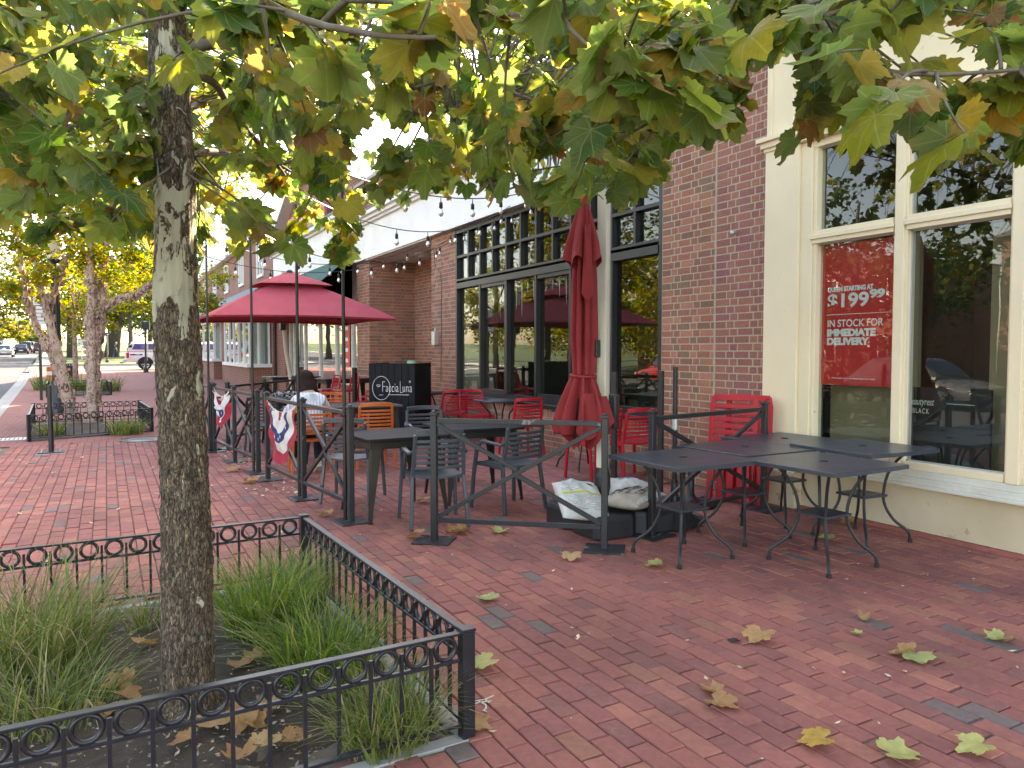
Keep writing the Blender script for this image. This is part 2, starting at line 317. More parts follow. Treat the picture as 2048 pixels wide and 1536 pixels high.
def bark_mat():
    m, N, L, B = nt('sycamore_bark'); tc = N.new("ShaderNodeTexCoord"); s = N.new("ShaderNodeSeparateXYZ"); L.new(tc.outputs['Object'], s.inputs[0])
    mp = N.new("ShaderNodeMapping"); mp.inputs['Scale'].default_value = (1, 1, .38); L.new(tc.outputs['Object'], mp.inputs[0])
    n1 = noise_n(N, L, mp.outputs[0], 13, 7, .62, .9)
    at = N.new("ShaderNodeAttribute"); at.attribute_name = 'plate'
    hz = ramp_of(N, L, math_n(N, L, 'MULTIPLY', s.outputs[2], .25), [(.30, (.39, .39, .39)), (.39, (.45, .45, .45)), (.425, (.545, .545, .545)), (.53, (.555, .555, .555)), (.56, (.455, .455, .455)), (1, (.46, .46, .46))])
    f = math_n(N, L, 'GREATER_THAN', n1.outputs[0], math_n(N, L, 'SUBTRACT', 1.03, hz))
    pale = ramp_of(N, L, noise_n(N, L, mp.outputs[0], 5, 3).outputs[0], [(.35, (.30, .28, .20)), (.65, (.42, .38, .28))])
    n2 = noise_n(N, L, mp.outputs[0], 75, 7, .75)
    brown = ramp_of(N, L, n2.outputs[0], [(.28, (.06, .040, .026)), (.5, (.215, .15, .098)), (.72, (.43, .33, .235))])
    mv = N.new("ShaderNodeMapping"); mv.inputs['Scale'].default_value = (1, 1, .30); L.new(tc.outputs['Object'], mv.inputs[0])
    nd = noise_n(N, L, mv.outputs[0], 40, 4, .6); vs_ = N.new("ShaderNodeVectorMath"); vs_.operation = 'MULTIPLY_ADD'; L.new(nd.outputs['Color'], vs_.inputs[0]); vs_.inputs[1].default_value = (.034, .034, .034); L.new(mv.outputs[0], vs_.inputs[2])
    vo = N.new("ShaderNodeTexVoronoi"); vo.feature = 'DISTANCE_TO_EDGE'; setin(vo, Scale=88); L.new(vs_.outputs[0], vo.inputs['Vector'])
    vc = N.new("ShaderNodeTexVoronoi"); setin(vc, Scale=88); L.new(vs_.outputs[0], vc.inputs['Vector'])
    crack = ramp_of(N, L, vo.outputs['Distance'], [(.0, (.22, .22, .22)), (.09, (.8, .8, .8)), (.3, (1, 1, 1))])
    sp = N.new("ShaderNodeSeparateColor"); L.new(vc.outputs['Color'], sp.inputs[0])
    tone = ramp_of(N, L, sp.outputs[0], [(0, (.6, .58, .55)), (.5, (1, .98, .95)), (.9, (1.25, 1.2, 1.12)), (.97, (1.7, 1.65, 1.5)), (1, (2.0, 1.95, 1.8))])
    brown = mix_n(N, L, .85, mix_n(N, L, .85, brown, tone, 'MULTIPLY'), crack, 'MULTIPLY')
    brown = mix_n(N, L, .5, brown, ramp_of(N, L, at.outputs['Fac'], [(0, (.35, .33, .3)), (.5, (1, 1, 1)), (1, (1.35, 1.32, 1.25))]), 'MULTIPLY')
    n3 = noise_n(N, L, tc.outputs['Object'], 30, 4, .6); brown = mix_n(N, L, ramp_of(N, L, n3.outputs[0], [(.64, (0, 0, 0)), (.70, (.8, .8, .8))]), brown, (.30, .29, .23))
    L.new(mix_n(N, L, f, brown, pale), B.inputs['Base Color']); setin(B, Roughness=.88)
    inv = math_n(N, L, 'SUBTRACT', 1.0, f)
    h = math_n(N, L, 'MULTIPLY', inv, math_n(N, L, 'ADD', math_n(N, L, 'ADD', crack, math_n(N, L, 'MULTIPLY', sp.outputs[0], .8)), math_n(N, L, 'MULTIPLY', n2.outputs[0], .7)))
    L.new(bump_n(N, L, h, 1.0, .016), B.inputs['Normal']); return m
M['bark'] = bark_mat()
M['twig'] = pm('twig_bark', (.10, .075, .05), (.17, .14, .10), 12, .8, bump=.4, bsc=60)
M['dark_bark'] = pm('dark_bark', (.045, .036, .028), (.08, .065, .05), 6, .9, bump=.6, bsc=30)
def birch_mat():
    m, N, L, B = nt('river_birch_bark'); tc = N.new("ShaderNodeTexCoord"); mp = N.new("ShaderNodeMapping"); mp.inputs['Scale'].default_value = (1, 1, .7); L.new(tc.outputs['Object'], mp.inputs[0])
    n = noise_n(N, L, mp.outputs[0], 11, 7, .7, 1.6)
    c = ramp_of(N, L, n.outputs[0], [(.33, (.035, .024, .02)), (.42, (.12, .07, .05)), (.47, (.42, .26, .19)), (.57, (.58, .42, .33)), (.66, (.30, .17, .12)), (.74, (.10, .06, .045))])
    L.new(c, B.inputs['Base Color']); setin(B, Roughness=.75); L.new(bump_n(N, L, n.outputs[0], .9, .03), B.inputs['Normal']); return m
M['birch'] = birch_mat()
def fig(name, c, **k): return pm(name, c, tuple(x * .85 for x in c), 12, **k)
M['hair'] = fig('dark_hair', (.028, .012, .010), rough=.7); M['skin'] = fig('skin', (.50, .30, .22), rough=.5)
M['denim'] = fig('denim', (.04, .06, .11), rough=.85); M['navy'] = fig('navy_cloth', (.012, .014, .025), rough=.85); M['grey_hair'] = fig('grey_hair', (.5, .47, .43), rough=.7)
def stripe_mat():
    m, N, L, B = nt('striped_cotton'); tc = N.new("ShaderNodeTexCoord"); s = N.new("ShaderNodeSeparateXYZ"); L.new(tc.outputs['Object'], s.inputs[0])
    w_ = math_n(N, L, 'PINGPONG', s.outputs[0], .019); n = noise_n(N, L, tc.outputs['Object'], 9, 4)
    c = ramp_of(N, L, w_, [(.0045, (.42, .45, .56)), (.007, (.72, .73, .77))])
    L.new(mix_n(N, L, .4, c, ramp_of(N, L, n.outputs[0], [(.35, (.75, .75, .8)), (.6, (1, 1, 1))]), 'MULTIPLY'), B.inputs['Base Color']); setin(B, Roughness=.85)
    L.new(bump_n(N, L, n.outputs[0], .8, .03), B.inputs['Normal']); return m
M['stripe'] = stripe_mat(); M['hood'] = pm('pale_cotton', (.66, .68, .74), (.54, .57, .66), 9, .85, bump=.4, bsc=20)
for k_ in ('hair', 'black_matt'): M[k_].node_tree.nodes['Principled BSDF'].inputs['Specular IOR Level'].default_value = .15

FONT_CACHE = {}
def text(body, size, m, parent, loc, bold=0.0, sx=1.0, ax=((0, -1, 0), (0, 0, 1)), name='lettering', ext=.0008, align='LEFT', shear=0, space=1.0):
    cu = bpy.data.curves.new('lettering', 'FONT'); cu.body = body; cu.size = size; cu.offset = bold; cu.extrude = ext; cu.align_x = align; cu.shear = shear; cu.space_character = space; cu.resolution_u = 4
    t = bpy.data.objects.new('lettering_curve', cu); COL.objects.link(t)
    bpy.context.view_layer.update()
    me = bpy.data.meshes.new_from_object(t.evaluated_get(bpy.context.evaluated_depsgraph_get()))
    bpy.data.objects.remove(t); bpy.data.curves.remove(cu)
    me.materials.clear(); me.materials.append(m)
    o = link(name, me, parent); X = Vector(ax[0]); Y = Vector(ax[1]); Z = X.cross(Y)
    mt = Matrix((X * sx, Y, Z)).transposed().to_4x4(); mt.translation = Vector(loc); o.matrix_basis = mt; return o
# ------------------------------------------------------------------ the setting
def gz(y): return max(0, y - 40) * .013
def kerb(y): return -1.03 - .055 * y
def strip(name, mat, xl, xr, ys, dz, kind='structure', parent=None):
    b = MB()
    for i in range(len(ys) - 1):
        a, c = ys[i], ys[i + 1]
        b.add([(xl(a), a, gz(a) + dz), (xr(a), a, gz(a) + dz), (xr(c), c, gz(c) + dz), (xl(c), c, gz(c) + dz)], [(0, 1, 2, 3)])
    o = b.build(name, mat, parent); return tag(o, kind=kind)
YS = [-25, 0, 14, 30, 40, 56.5, 68, 100, 150, 220, 400, 700]
strip('ground', M['lawn'], lambda y: -500, lambda y: 500, [-120] + YS, -.30)
strip('lawn', M['lawn'], lambda y: kerb(y) + 1.6, lambda y: 90, [68.2, 100, 150, 220], .03)
strip('road', M['asphalt'], lambda y: kerb(y) - 12.6, lambda y: kerb(y) - .45, YS, -.12)
strip('cross_road', M['asphalt'], lambda y: kerb(y) - .47, lambda y: 90, [56.7, 60, 64, 68], -.05)
strip('gutter', M['concrete'], lambda y: kerb(y) - .46, lambda y: kerb(y) - .12, [-25, 0, 30, 56.5], -.115)
kb = MB()
for y0 in np.arange(-25, 56, 2.4):
    y1 = y0 + 2.39; kb.add([(kerb(y) - .14 + dx, y, z + gz(y)) for y in (y0, y1) for dx, z in ((0, -.2), (.15, -.2), (.15, .004), (.02, .004), (0, -.012))],
        [(4, 3, 2, 1, 0), (5, 6, 7, 8, 9)] + [(i, (i + 1) % 5, 5 + (i + 1) % 5, 5 + i) for i in range(5)])
tag(kb.build('kerb', M['concrete']), kind='structure')
kb = MB()
for y0 in np.arange(68.5, 160, 6): kb.bx(kerb(y0) - .2, kerb(y0) + .1, y0, y0 + 5.98, gz(y0) - .2, gz(y0) + .12)
tag(kb.build('kerb_beyond', M['concrete']), kind='structure')
tag(MB().bx(-60, 90, 68, 68.2, .1, .47).build('kerb_of_lawn', M['concrete']), kind='structure')
strip('far_footpath', M['concrete'], lambda y: kerb(y) + .1, lambda y: kerb(y) + 1.6, [68.2, 100, 150, 220], .04)
b = MB()
for i in range(9): b.add([(kerb(55.5) - .6 - i * 1.35 - d, y, gz(y) - .112) for d, y in ((0, 53.4), (0, 56), (.6, 56), (.6, 53.4))], [(0, 1, 2, 3)])
for y in range(-20, 52, 9): b.add([(kerb(y) - 6.3 - d, yy, gz(yy) - .112) for d, yy in ((0, y), (0, y + 3), (.12, y + 3), (.12, y))], [(0, 1, 2, 3)])
for yy in (57.6, 60.6): b.add([(kerb(57) + 1, yy, gz(yy) - .045), (30, yy, gz(yy) - .045), (30, yy + .35, gz(yy + .35) - .045), (kerb(57) + 1, yy + .35, gz(yy + .35) - .045)], [(0, 1, 2, 3)])
tag(b.build('road_markings', M['roadpaint']), kind='structure')
strip('opposite_pavement', M['concrete'], lambda y: kerb(y) - 15.2, lambda y: kerb(y) - 12.6, YS[:-3], .0)
strip('opposite_lawn', M['lawn'], lambda y: -60, lambda y: kerb(y) - 15.2, YS[:-3], -.02)

# brick pavement: laid bricks near by, the far part as one sheet
pv = MB(); pv.add([(kerb(-6), -6, -.012), (5.9, -6, -.012), (5.9, 14, -.012), (kerb(14), 14, -.012)], [(0, 1, 2, 3)])
pave = tag(pv.build('pavement', M['sand']), kind='structure')
strip('far_pavement', M['pave_far'], lambda y: kerb(y), lambda y: 14.0 if y > 20 else 5.9, [14, 20, 30, 40, 56.6], 0)
PLANT = [(-.83, 4.86), (1.115, 4.93), (1.205, 2.60), (-.76, 2.53)]    # main planter, back left, back right, front right, front left
def inside(p, poly):
    c = False; n = len(poly)
    for i in range(n):
        (x1, y1), (x2, y2) = poly[i], poly[i - 1]
        if (y1 > p[1]) != (y2 > p[1]) and p[0] < (x2 - x1) * (p[1] - y1) / (y2 - y1) + x1: c = not c
    return c
PAV = []
rp = random.Random(3)
nx = 70
for i in range(nx):
    x = 5.735 - i * .102
    off = .102 if i % 2 else 0
    for j in range(-1, 70):
        y = j * .204 + off + rp.uniform(-.006, .006)
        if x < kerb(y) + .05 or inside((x, y), [(-.86, 4.9), (1.13, 4.97), (1.22, 2.57), (-.79, 2.5)]): continue
        PAV.append((x, y))
def paver_verts(lx, ly, z=0.0):
    a, b_, i, h = lx / 2, ly / 2, .0035, .0045
    t = [(-a + i, -b_ + i, z), (a - i, -b_ + i, z), (a - i, b_ - i, z), (-a + i, b_ - i, z)]
    m = [(-a, -b_, z - h), (a, -b_, z - h), (a, b_, z - h), (-a, b_, z - h)]
    l = [(p[0], p[1], z - .04) for p in m]
    return t + m + l, [(0, 1, 2, 3)] + [(4 + k, 4 + (k + 1) % 4, (k + 1) % 4, k) for k in range(4)] + [(8 + k, 8 + (k + 1) % 4, 4 + (k + 1) % 4, 4 + k) for k in range(4)]
pvar = []
for k in range(6):
    vs, fs = paver_verts(.0955 + rp.uniform(-.001, .0015), .197 + rp.uniform(-.003, .002))
    vs = [(x + rp.uniform(-.0012, .0012), y + rp.uniform(-.0015, .0015), z) for x, y, z in vs[:4]] + vs[4:]
    mb_ = MB(); mb_.add(vs, fs); pvar.append(mb_)
pmesh = [q.mesh('brick', M['paver']) for q in pvar]
def ahead(p):
    f = p[0] * .4756 + p[1] * .8797; l = p[0] * .8797 - p[1] * .4756
    return f, l
vis = sorted([p for p in PAV if ahead(p)[0] > 2.7 and abs(ahead(p)[1]) < .70 * ahead(p)[0] and not (ahead(p)[1] / ahead(p)[0] < -.08)], key=lambda p: ahead(p)[0])
near = set(vis[:300]); rest = MB()
for p in PAV:
    T = Matrix.Translation((p[0], p[1], rp.gauss(-.001, .0019))) @ Matrix.Rotation(rp.gauss(0, .006), 4, 'Z') @ Matrix.Rotation(rp.gauss(0, .011), 4, 'X') @ Matrix.Rotation(rp.gauss(0, .014), 4, 'Y')
    k = rp.randrange(6)
    if p in near: link('brick', pmesh[k], pave).matrix_basis = T
    else: rest.add([T @ Vector(q) for q in pvar[k].v], pvar[k].f)
tag(rest.build('laid_bricks', M['paver'], pave), kind='stuff')

# ------------------------------------------------------------------ brickwork
def brickwork(parent, o, d, n, L, z0, z1, mat, first=None, bond='flemish', nmax=300, ch=.079, jt=.0115, holes=(), quoin=False, name='brick'):
    """bricks of a wall face starting at o (x, y), running along d for L, facing n; those within first=(u0,u1,za,zb) become parts one by one"""
    d = Vector((*d, 0)); n = Vector((*n, 0)); o = Vector((*o, 0)); st = MB(); cache = {}; cnt = 0; rr = random.Random(int(L * 100))
    M3 = Matrix((d, n, (0, 0, 1))).transposed()
    k = 0; z = z0
    while z < z1 - .02:
        h = min(ch, z1 - z) - jt
        u = 0; q = k % 2; pat = []
        if bond == 'flemish':
            seq = [.205, .100] if k % 2 else [.100, .205]
            u = 0 if k % 2 else 0
            if k % 2 == 0: pat.append(.155); u = .155 + jt
            i = 0
            while u < L - .02: pat.append(seq[i % 2]); u += seq[i % 2] + jt; i += 1
        elif bond == 'soldier':
            pat = [.064] * int(L / (.064 + jt)); h = min(.205, z1 - z - jt)
        else:
            if k % 2: pat.append(.1)
            u = sum(pat)
            while u < L: pat.append(.205); u += .216
        u = jt / 2
        for w_ in pat:
            w2 = min(w_, L - jt / 2 - u)
            if w2 > .02:
                cu, cz = u + w2 / 2, z + h / 2 + jt / 2
                if not any(a < cu < b and c < cz < e for a, b, c, e in holes):
                    dp = rr.uniform(.0008, .0032); ww = w2 - rr.uniform(0, .004)
                    if first and cnt < nmax and first[0] <= cu <= first[1] and first[2] <= cz <= first[3]:
                        key = (round(w2, 2), round(h, 3))
                        if key not in cache:
                            q_ = MB(); a, b_, c = key[0] / 2, .03, key[1] / 2; e = .0025
                            q_.add([(-a, -b_, -c), (a, -b_, -c), (a, -b_, c), (-a, -b_, c), (-a, -e, -c), (a, -e, -c), (a, -e, c), (-a, -e, c), (-a + e, 0, -c + e), (a - e, 0, -c + e), (a - e, 0, c - e), (-a + e, 0, c - e)],
                                [(11, 10, 9, 8)] + [(k4 + 8, 8 + (k4 + 1) % 4, 4 + (k4 + 1) % 4, 4 + k4) for k4 in range(4)] + [(k4 + 4, 4 + (k4 + 1) % 4, (k4 + 1) % 4, k4) for k4 in range(4)])
                            cache[key] = q_.mesh(name, mat)
                        ob = link(name, cache[key], parent); T = M3.to_4x4(); T.translation = o + d * cu + n * dp + Vector((0, 0, cz + rr.uniform(-.001, .001))); ob.matrix_basis = T; cnt += 1
                    else: st.box(o + d * cu + n * (dp - .015) + Vector((0, 0, cz)), (ww, .03, h), 0, 0, M3)
            u += w_ + jt
            if u > L: break
        z += h + jt; k += 1
    if st.v: tag(st.build('brick_courses', mat, parent), kind='stuff')
FX = 5.8
def box_of(parent, name, mat, *a, bev=0): return MB().bx(*a).build(name, mat, parent, bev=bev)
# ---- restaurant: brick piers, black framed window band, white fascia, recessed entrance
rest_b = thing('restaurant_building', 'red brick restaurant with tall black-framed window, white fascia band and recessed white door', 'building', (FX, 6.12, 0))
def R(o): o.location = (0, 0, 0); return o
class Loc:                                                 # lets parts be written in world coordinates under a thing that stands elsewhere
    def __init__(s, root): s.i = Matrix.Translation(root.location).inverted()
    def fix(s, o): o.matrix_basis = s.i @ o.matrix_basis; return o
def under(root, before):
    for o in list(COL.objects)[before:]:
        if o.parent is root: o.matrix_basis = Matrix.Translation(root.location).inverted() @ o.matrix_basis
def count(): return len(COL.objects)
c0 = count()
W0, W1, WS, WT = 7.0, 12.95, .70, 3.77
back = MB(); back.bx(FX, FX + .30, 6.12, W0, 0, 5.7); back.bx(FX, FX + .30, W1, 14.14, 0, WT); back.bx(FX, FX + .30, 18.21, 19.25, 0, WT)
back.bx(FX, FX + .3, W0, W1, 0, .66); back.bx(FX + .3, 7.06, 18.21, 18.5, 0, WT); back.bx(FX + .02, FX + .3, W0, 19.25, 4.85, 5.7)
back.bx(7.0, 7.3, 14.15, 18.2, 0, WT); back.bx(FX + .3, 7.0, 14.0, 14.135, 0, WT)
back.build('wall', M['mortar'], rest_b)
brickwork(rest_b, (FX, 7.0), (0, -1), (-1, 0), .88, 0, 5.7, M['brick'], first=(0, .9, 0, 4.75))
brickwork(rest_b, (FX, 14.145), (0, -1), (-1, 0), 1.195, 0, WT, M['brick'])
brickwork(rest_b, (FX, 19.25), (0, -1), (-1, 0), 1.05, 0, WT, M['brick'])
brickwork(rest_b, (FX, 18.2), (1, 0), (0, -1), 1.2, 0, WT, M['brick'])
brickwork(rest_b, (7.0, 18.2), (0, -1), (-1, 0), 4.05, 0, WT, M['brick'], holes=[(2.62, 4.05, -.1, 2.95)])
brickwork(rest_b, (FX, W1), (0, -1), (-1, 0), W1 - W0, 0, .50, M['brick'])
brickwork(rest_b, (FX, W1), (0, -1), (-1, 0), W1 - W0, .50, .66, M['brick'], bond='soldier')
brickwork(rest_b, (FX, 19.25), (0, -1), (-1, 0), 12.25, 4.93, 5.7, M['brick'])
box_of(rest_b, 'coping', M['concrete'], FX - .05, FX + .4, 6.12, 19.3, 5.7, 5.78)
fa = MB(); fa.bx(FX - .10, FX + .3, 7.0, 19.25, WT, 4.62); fa.build('fascia', M['white'], rest_b, bev=.004)
for nm, x, z0, z1, e in (('fascia_bead', .125, WT, 3.83, .02), ('cornice', .17, 4.60, 4.66, .07), ('cornice', .24, 4.66, 4.74, .14), ('cornice', .32, 4.74, 4.83, .22)):
    box_of(rest_b, nm, M['white'], FX - x, FX + .02, 7.0 - (0 if nm != 'cornice' else 0), 19.25, z0, z1)
box_of(rest_b, 'cornice_cap', M['slate'], FX - .34, FX + .02, 6.99, 19.27, 4.83, 4.86)
sof = MB(); sof.bx(FX - .09, 7.0, 14.15, 18.2, WT - .03, WT - .002); sof.build('entrance_ceiling', M['white_old'], rest_b)
lm = MB(); lm.lathe([(.16, 0), (.16, -.03), (.13, -.07), (.05, -.10)], 16, (6.4, 16.2, WT - .03)); lm.build('ceiling_lamp', M['white_old'], rest_b)
# entrance door in the back of the recess
df = MB(); df.bx(6.955, 6.998, 14.16, 14.26, 0, 2.95); df.bx(6.955, 6.998, 15.45, 15.55, 0, 2.95); df.bx(6.955, 6.998, 14.26, 15.45, 2.82, 2.95); df.bx(6.955, 6.998, 14.26, 15.45, 2.12, 2.2)
dfo = df.build('door_frame', M['white'], rest_b)
dr = MB(); dr.bx(6.965, 6.99, 14.27, 14.4, .02, 2.11); dr.bx(6.965, 6.99, 15.31, 15.44, .02, 2.11); dr.bx(6.965, 6.99, 14.4, 15.31, .02, .3); dr.bx(6.965, 6.99, 14.4, 15.31, 1.98, 2.11); dr.bx(6.965, 6.99, 14.83, 14.88, .3, 1.98)
doo = dr.build('door', M['white'], rest_b); MB().bx(6.975, 6.98, 14.4, 15.31, .3, 1.98).build('pane', M['glass'], doo); MB().bx(6.93, 6.965, 14.42, 14.45, .95, 1.3).build('handle', M['alu'], doo)
for a in (14.27, 14.86): MB().bx(6.972, 6.978, a, a + .57, 2.2, 2.82).build('pane', M['glass'], dfo)
# the window band
wf = MB(); n12 = 12; pitch = (W1 - W0 - .10) / n12
fx0, fx1 = FX - .005, FX + .11
wf.bx(fx0, fx1, W0, W0 + .06, WS, WT); wf.bx(fx0, fx1, W1 - .06, W1, WS, WT); wf.bx(fx0 - .003, fx1, W0 + .06, W1 - .06, WT - .09, WT - .002); wf.bx(fx0 - .003, fx1, W0 + .06, W1 - .06, WS, WS + .09)
wf.bx(fx0 - .012, fx1, W0 + .06, W1 - .06, 2.66, 2.76); wf.bx(fx0, fx1, W0 + .06, W1 - .06, 2.80, 2.835); wfo = wf.build('window', M['black_frame'], rest_b)
mu = []
ys = [W0 + .05 + pitch * i for i in range(n12 + 1)]
tb = MB(); tb.bx(fx0 + .004, fx1 - .01, W0 + .06, W1 - .06, 3.225, 3.27)
for y in ys[1:-1]: tb.bx(fx0 + .008, fx1 - .012, y - .022, y + .022, 2.835, WT - .09)
tb.build('transom_bars', M['black_frame'], wfo)
lowm = MB()
for i in range(2, n12, 2):
    ww = .042 if i in (2, 8) else .030
    lowm.bx(fx0 + .002, fx1 - .004, ys[i] - ww, ys[i] + ww, WS + .09, 2.66)
for a, b_ in ((2, 4), (4, 6), (8, 10)):
    for z in (WS + .09, 2.60): lowm.bx(fx0 + .01, fx1 - .008, ys[a] + .04, ys[b_] - .04, z, z + .055)
lowm.build('mullions', M['black_frame'], wfo)
for i in range(n12):
    for z0, z1 in ((2.835, 3.225), (3.27, WT - .09)): MB().bx(FX + .07, FX + .074, ys[i] + .02, ys[i + 1] - .02, z0, z1).build('pane', M['glass_dark'], wfo)
for i in range(0, n12, 2): MB().bx(FX + .072, FX + .076, ys[i] + .03, ys[i + 2] - .03, WS + .09, 2.66).build('pane', M['glass_dark'], wfo)
box_of(rest_b, 'window_sill', M['black_frame'], FX - .07, FX + .1, W0 + .002, W1 - .002, .64, .70, bev=.004)
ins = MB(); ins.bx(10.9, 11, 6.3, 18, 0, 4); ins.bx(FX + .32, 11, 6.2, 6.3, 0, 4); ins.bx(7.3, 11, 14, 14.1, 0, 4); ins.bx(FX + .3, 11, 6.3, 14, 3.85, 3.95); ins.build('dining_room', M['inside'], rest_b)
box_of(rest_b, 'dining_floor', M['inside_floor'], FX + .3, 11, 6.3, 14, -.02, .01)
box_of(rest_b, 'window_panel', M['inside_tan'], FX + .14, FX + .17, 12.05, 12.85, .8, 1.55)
for i in range(14):
    yy = 8.9 + i * .19
    if 9.7 < yy < 9.86: continue
    MB().tube([(FX + .12, yy, 2.60), (FX + .12, yy, 2.60 - .18 - .12 * ((i * 7) % 4))], [.012, .002], 5).build('icicle_light', M['white_old'], rest_b)
# roof slab keeps the sun out
box_of(rest_b, 'roof', M['slate'], FX + .4, 16, 6.12, 19.3, 5.3, 5.4); box_of(rest_b, 'end_wall', M['brick_far'], FX + .3, 16, 19.0, 19.25, 0, 5.3); box_of(rest_b, 'back_wall', M['brick_far'], 16, 16.2, 6.12, 19.3, 0, 5.7)
# lettering on the fascia
tx = text('LUNA', .46, M['black_print'], rest_b, (FX - .104, 9.75, 4.12), bold=.004, sx=.62, name='sign_lettering', ext=.006)
under(rest_b, c0); kids(rest_b)

# ---- mattress shop: cream painted shopfront
shop = thing('mattress_shop', 'cream painted shopfront with tall pilaster, wide window panes and plum brick edge', 'building', (FX, 5.38, 0))
c0 = count()
mw = MB(); mw.bx(FX, FX + .3, 5.38, 6.118, 0, 5.3); mw.build('wall', M['mortar'], shop)
brickwork(shop, (FX, 6.108), (0, -1), (-1, 0), .728, 0, 5.3, M['brick2'], first=(0, .9, 0, 5.0))
box_of(shop, 'joint_seal', M['mortar'], FX - .004, FX + .02, 6.108, 6.122, 0, 5.3)
S0 = -3.5
box_of(shop, 'base_wall', M['cream_dirty'], FX + .01, FX + .3, S0, 5.376, 0.03, .40)
box_of(shop, 'kerb_strip', M['paver'], FX - .03, FX + .05, S0, 5.378, -.03, .028)
si = MB(); si.bx(FX - .085, FX + .2, S0, 4.97, .395, .425); si.bx(FX - .06, FX + .2, S0, 4.97, .425, .475); si.bx(FX - .025, FX + .2, S0, 4.96, .475, .53); si.build('window_sill', M['white_old'], shop, bev=.006)
pi = MB(); pi.bx(FX - .06, FX + .3, 4.97, 5.378, .0, 3.44); pi.build('pilaster', M['cream'], shop, bev=.006)
pi = MB(); pi.bx(FX - .085, FX + .3, 4.945, 5.378, .0, .34); pi.build('pilaster_base', M['cream_dirty'], shop, bev=.008)
cp = MB()
for z0, z1, e in ((3.44, 3.475, .015), (3.475, 3.53, .04), (3.53, 3.575, .075)): cp.bx(FX - .06 - e, FX + .3, 4.97 - e, 5.379 + e * .8, z0, z1)
cp.build('capital', M['cream'], shop, bev=.004)
pi2 = MB(); pi2.bx(FX - .05, FX + .3, 5.0, 5.376, 3.576, 4.7); pi2.bx(FX - .062, FX + .3, 5.04, 5.07, 3.6, 4.66); pi2.bx(FX - .062, FX + .3, 5.30, 5.33, 3.6, 4.66); pi2.build('upper_pilaster', M['cream'], shop, bev=.003)
en = MB(); en.bx(FX - .03, FX + .3, S0, 4.998, 3.60, 4.55); en.build('entablature', M['cream'], shop)
for x, z0, z1 in ((.07, 4.55, 4.62), (.14, 4.62, 4.72), (.25, 4.72, 4.80), (.34, 4.80, 4.9)): box_of(shop, 'cornice', M['cream'], FX - x, FX + .3, S0, 5.38 + x * .35, z0, z1)
for x, z0, z1 in ((.10, 3.44, 3.5), (.15, 3.5, 3.56), (.06, 3.56, 3.6)): box_of(shop, 'moulding', M['cream'], FX - x, FX + .3, S0, 4.95, z0, z1)
panes = [(4.84, 4.02), (3.90, 3.10), (2.97, 2.17), (2.04, 1.24)]
fr = MB(); fr.bx(FX - .03, FX + .12, 4.84, 4.97, .53, 3.44); fr.bx(FX - .012, FX + .1, 4.80, 4.84, .53, 3.44)
for (a, b_), (c, d) in zip(panes, panes[1:] + [(1.11, 0)]):
    fr.bx(FX - .035, FX + .12, c + .02, b_ - .02, .53, 3.44); fr.bx(FX - .012, FX + .1, c, b_, .531, 3.439)
fr.bx(FX - .03, FX + .12, S0, 1.11, .53, 3.44)
fro = fr.build('window', M['cream'], shop, bev=.004)
for a, b_ in panes:
    MB().bx(FX - .045, FX - .0285, b_ - .012, a + .012, 2.53, 2.57).build('drip_bead', M['cream'], fro, bev=.003)
    for z0, z1, e in ((2.49, 2.61, .028), (.531, .59, .02), (3.37, 3.438, .02)): MB().bx(FX - e, FX + .1, b_ + .001, a - .001, z0, z1).build('window_bar', M['cream'], fro, bev=.003)
    for z0, z1 in ((.59, 2.49), (2.61, 3.37)):
        MB().bx(FX + .055, FX + .060, b_, a, z0, z1).build('pane', M['glass'], fro)
        g = MB(); 
        for q in ((b_, b_ + .012, z0, z1), (a - .012, a, z0, z1), (b_, a, z0, z0 + .012), (b_, a, z1 - .012, z1)): g.bx(FX + .04, FX + .054, *q)
        g.build('glazing_bead', M['alu'], fro)
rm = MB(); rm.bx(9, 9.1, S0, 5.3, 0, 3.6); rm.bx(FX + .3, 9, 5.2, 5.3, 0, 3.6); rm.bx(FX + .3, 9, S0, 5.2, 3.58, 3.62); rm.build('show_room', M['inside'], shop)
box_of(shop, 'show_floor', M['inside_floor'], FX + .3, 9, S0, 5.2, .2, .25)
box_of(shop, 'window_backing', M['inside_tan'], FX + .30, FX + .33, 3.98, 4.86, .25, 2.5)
box_of(shop, 'tan_column', M['inside_tan'], FX + .34, FX + .5, 3.05, 3.42, .25, 2.5)
box_of(shop, 'roof', M['slate'], FX + .3, 16, S0, 6.1, 5.0, 5.1); box_of(shop, 'parapet', M['brick_far'], FX + .5, FX + .8, S0, 6.1, 4.9, 6.3); box_of(shop, 'far_wall', M['brick_far'], FX, 16, S0 - .3, S0, 0, 5.2)  # parapet is unseen, added height set back to keep sun off right-hand leaves
under(shop, c0); kids(shop)
po = thing('sale_poster', 'red sale poster with white lettering behind the shop window', 'poster', (FX + .085, 4.80, 1.19)); c0 = count()
pw, ph = .745, 1.28
MB().bx(FX + .085, FX + .088, 4.80 - pw, 4.80, 1.19, 1.19 + ph).build('sheet', M['red_sign'], po)
def pt(body, u, v, cap, bold, wd, **k):
    o = text(body, cap / .73, M['white_print'], po, (FX + .0838, 4.80 - u * pw, 1.19 + (1 - v) * ph), bold, 1.0, **k); xs = [q.co.x for q in o.data.vertices]; k_ = wd * pw / (max(xs) - min(xs))
    for q in o.data.vertices: q.co.x *= k_
pt('QUEEN STARTING AT', .08, .334, .042, .003, .63); pt('$199', .075, .445, .125, .0045, .57); pt('99', .665, .392, .070, .005, .20)
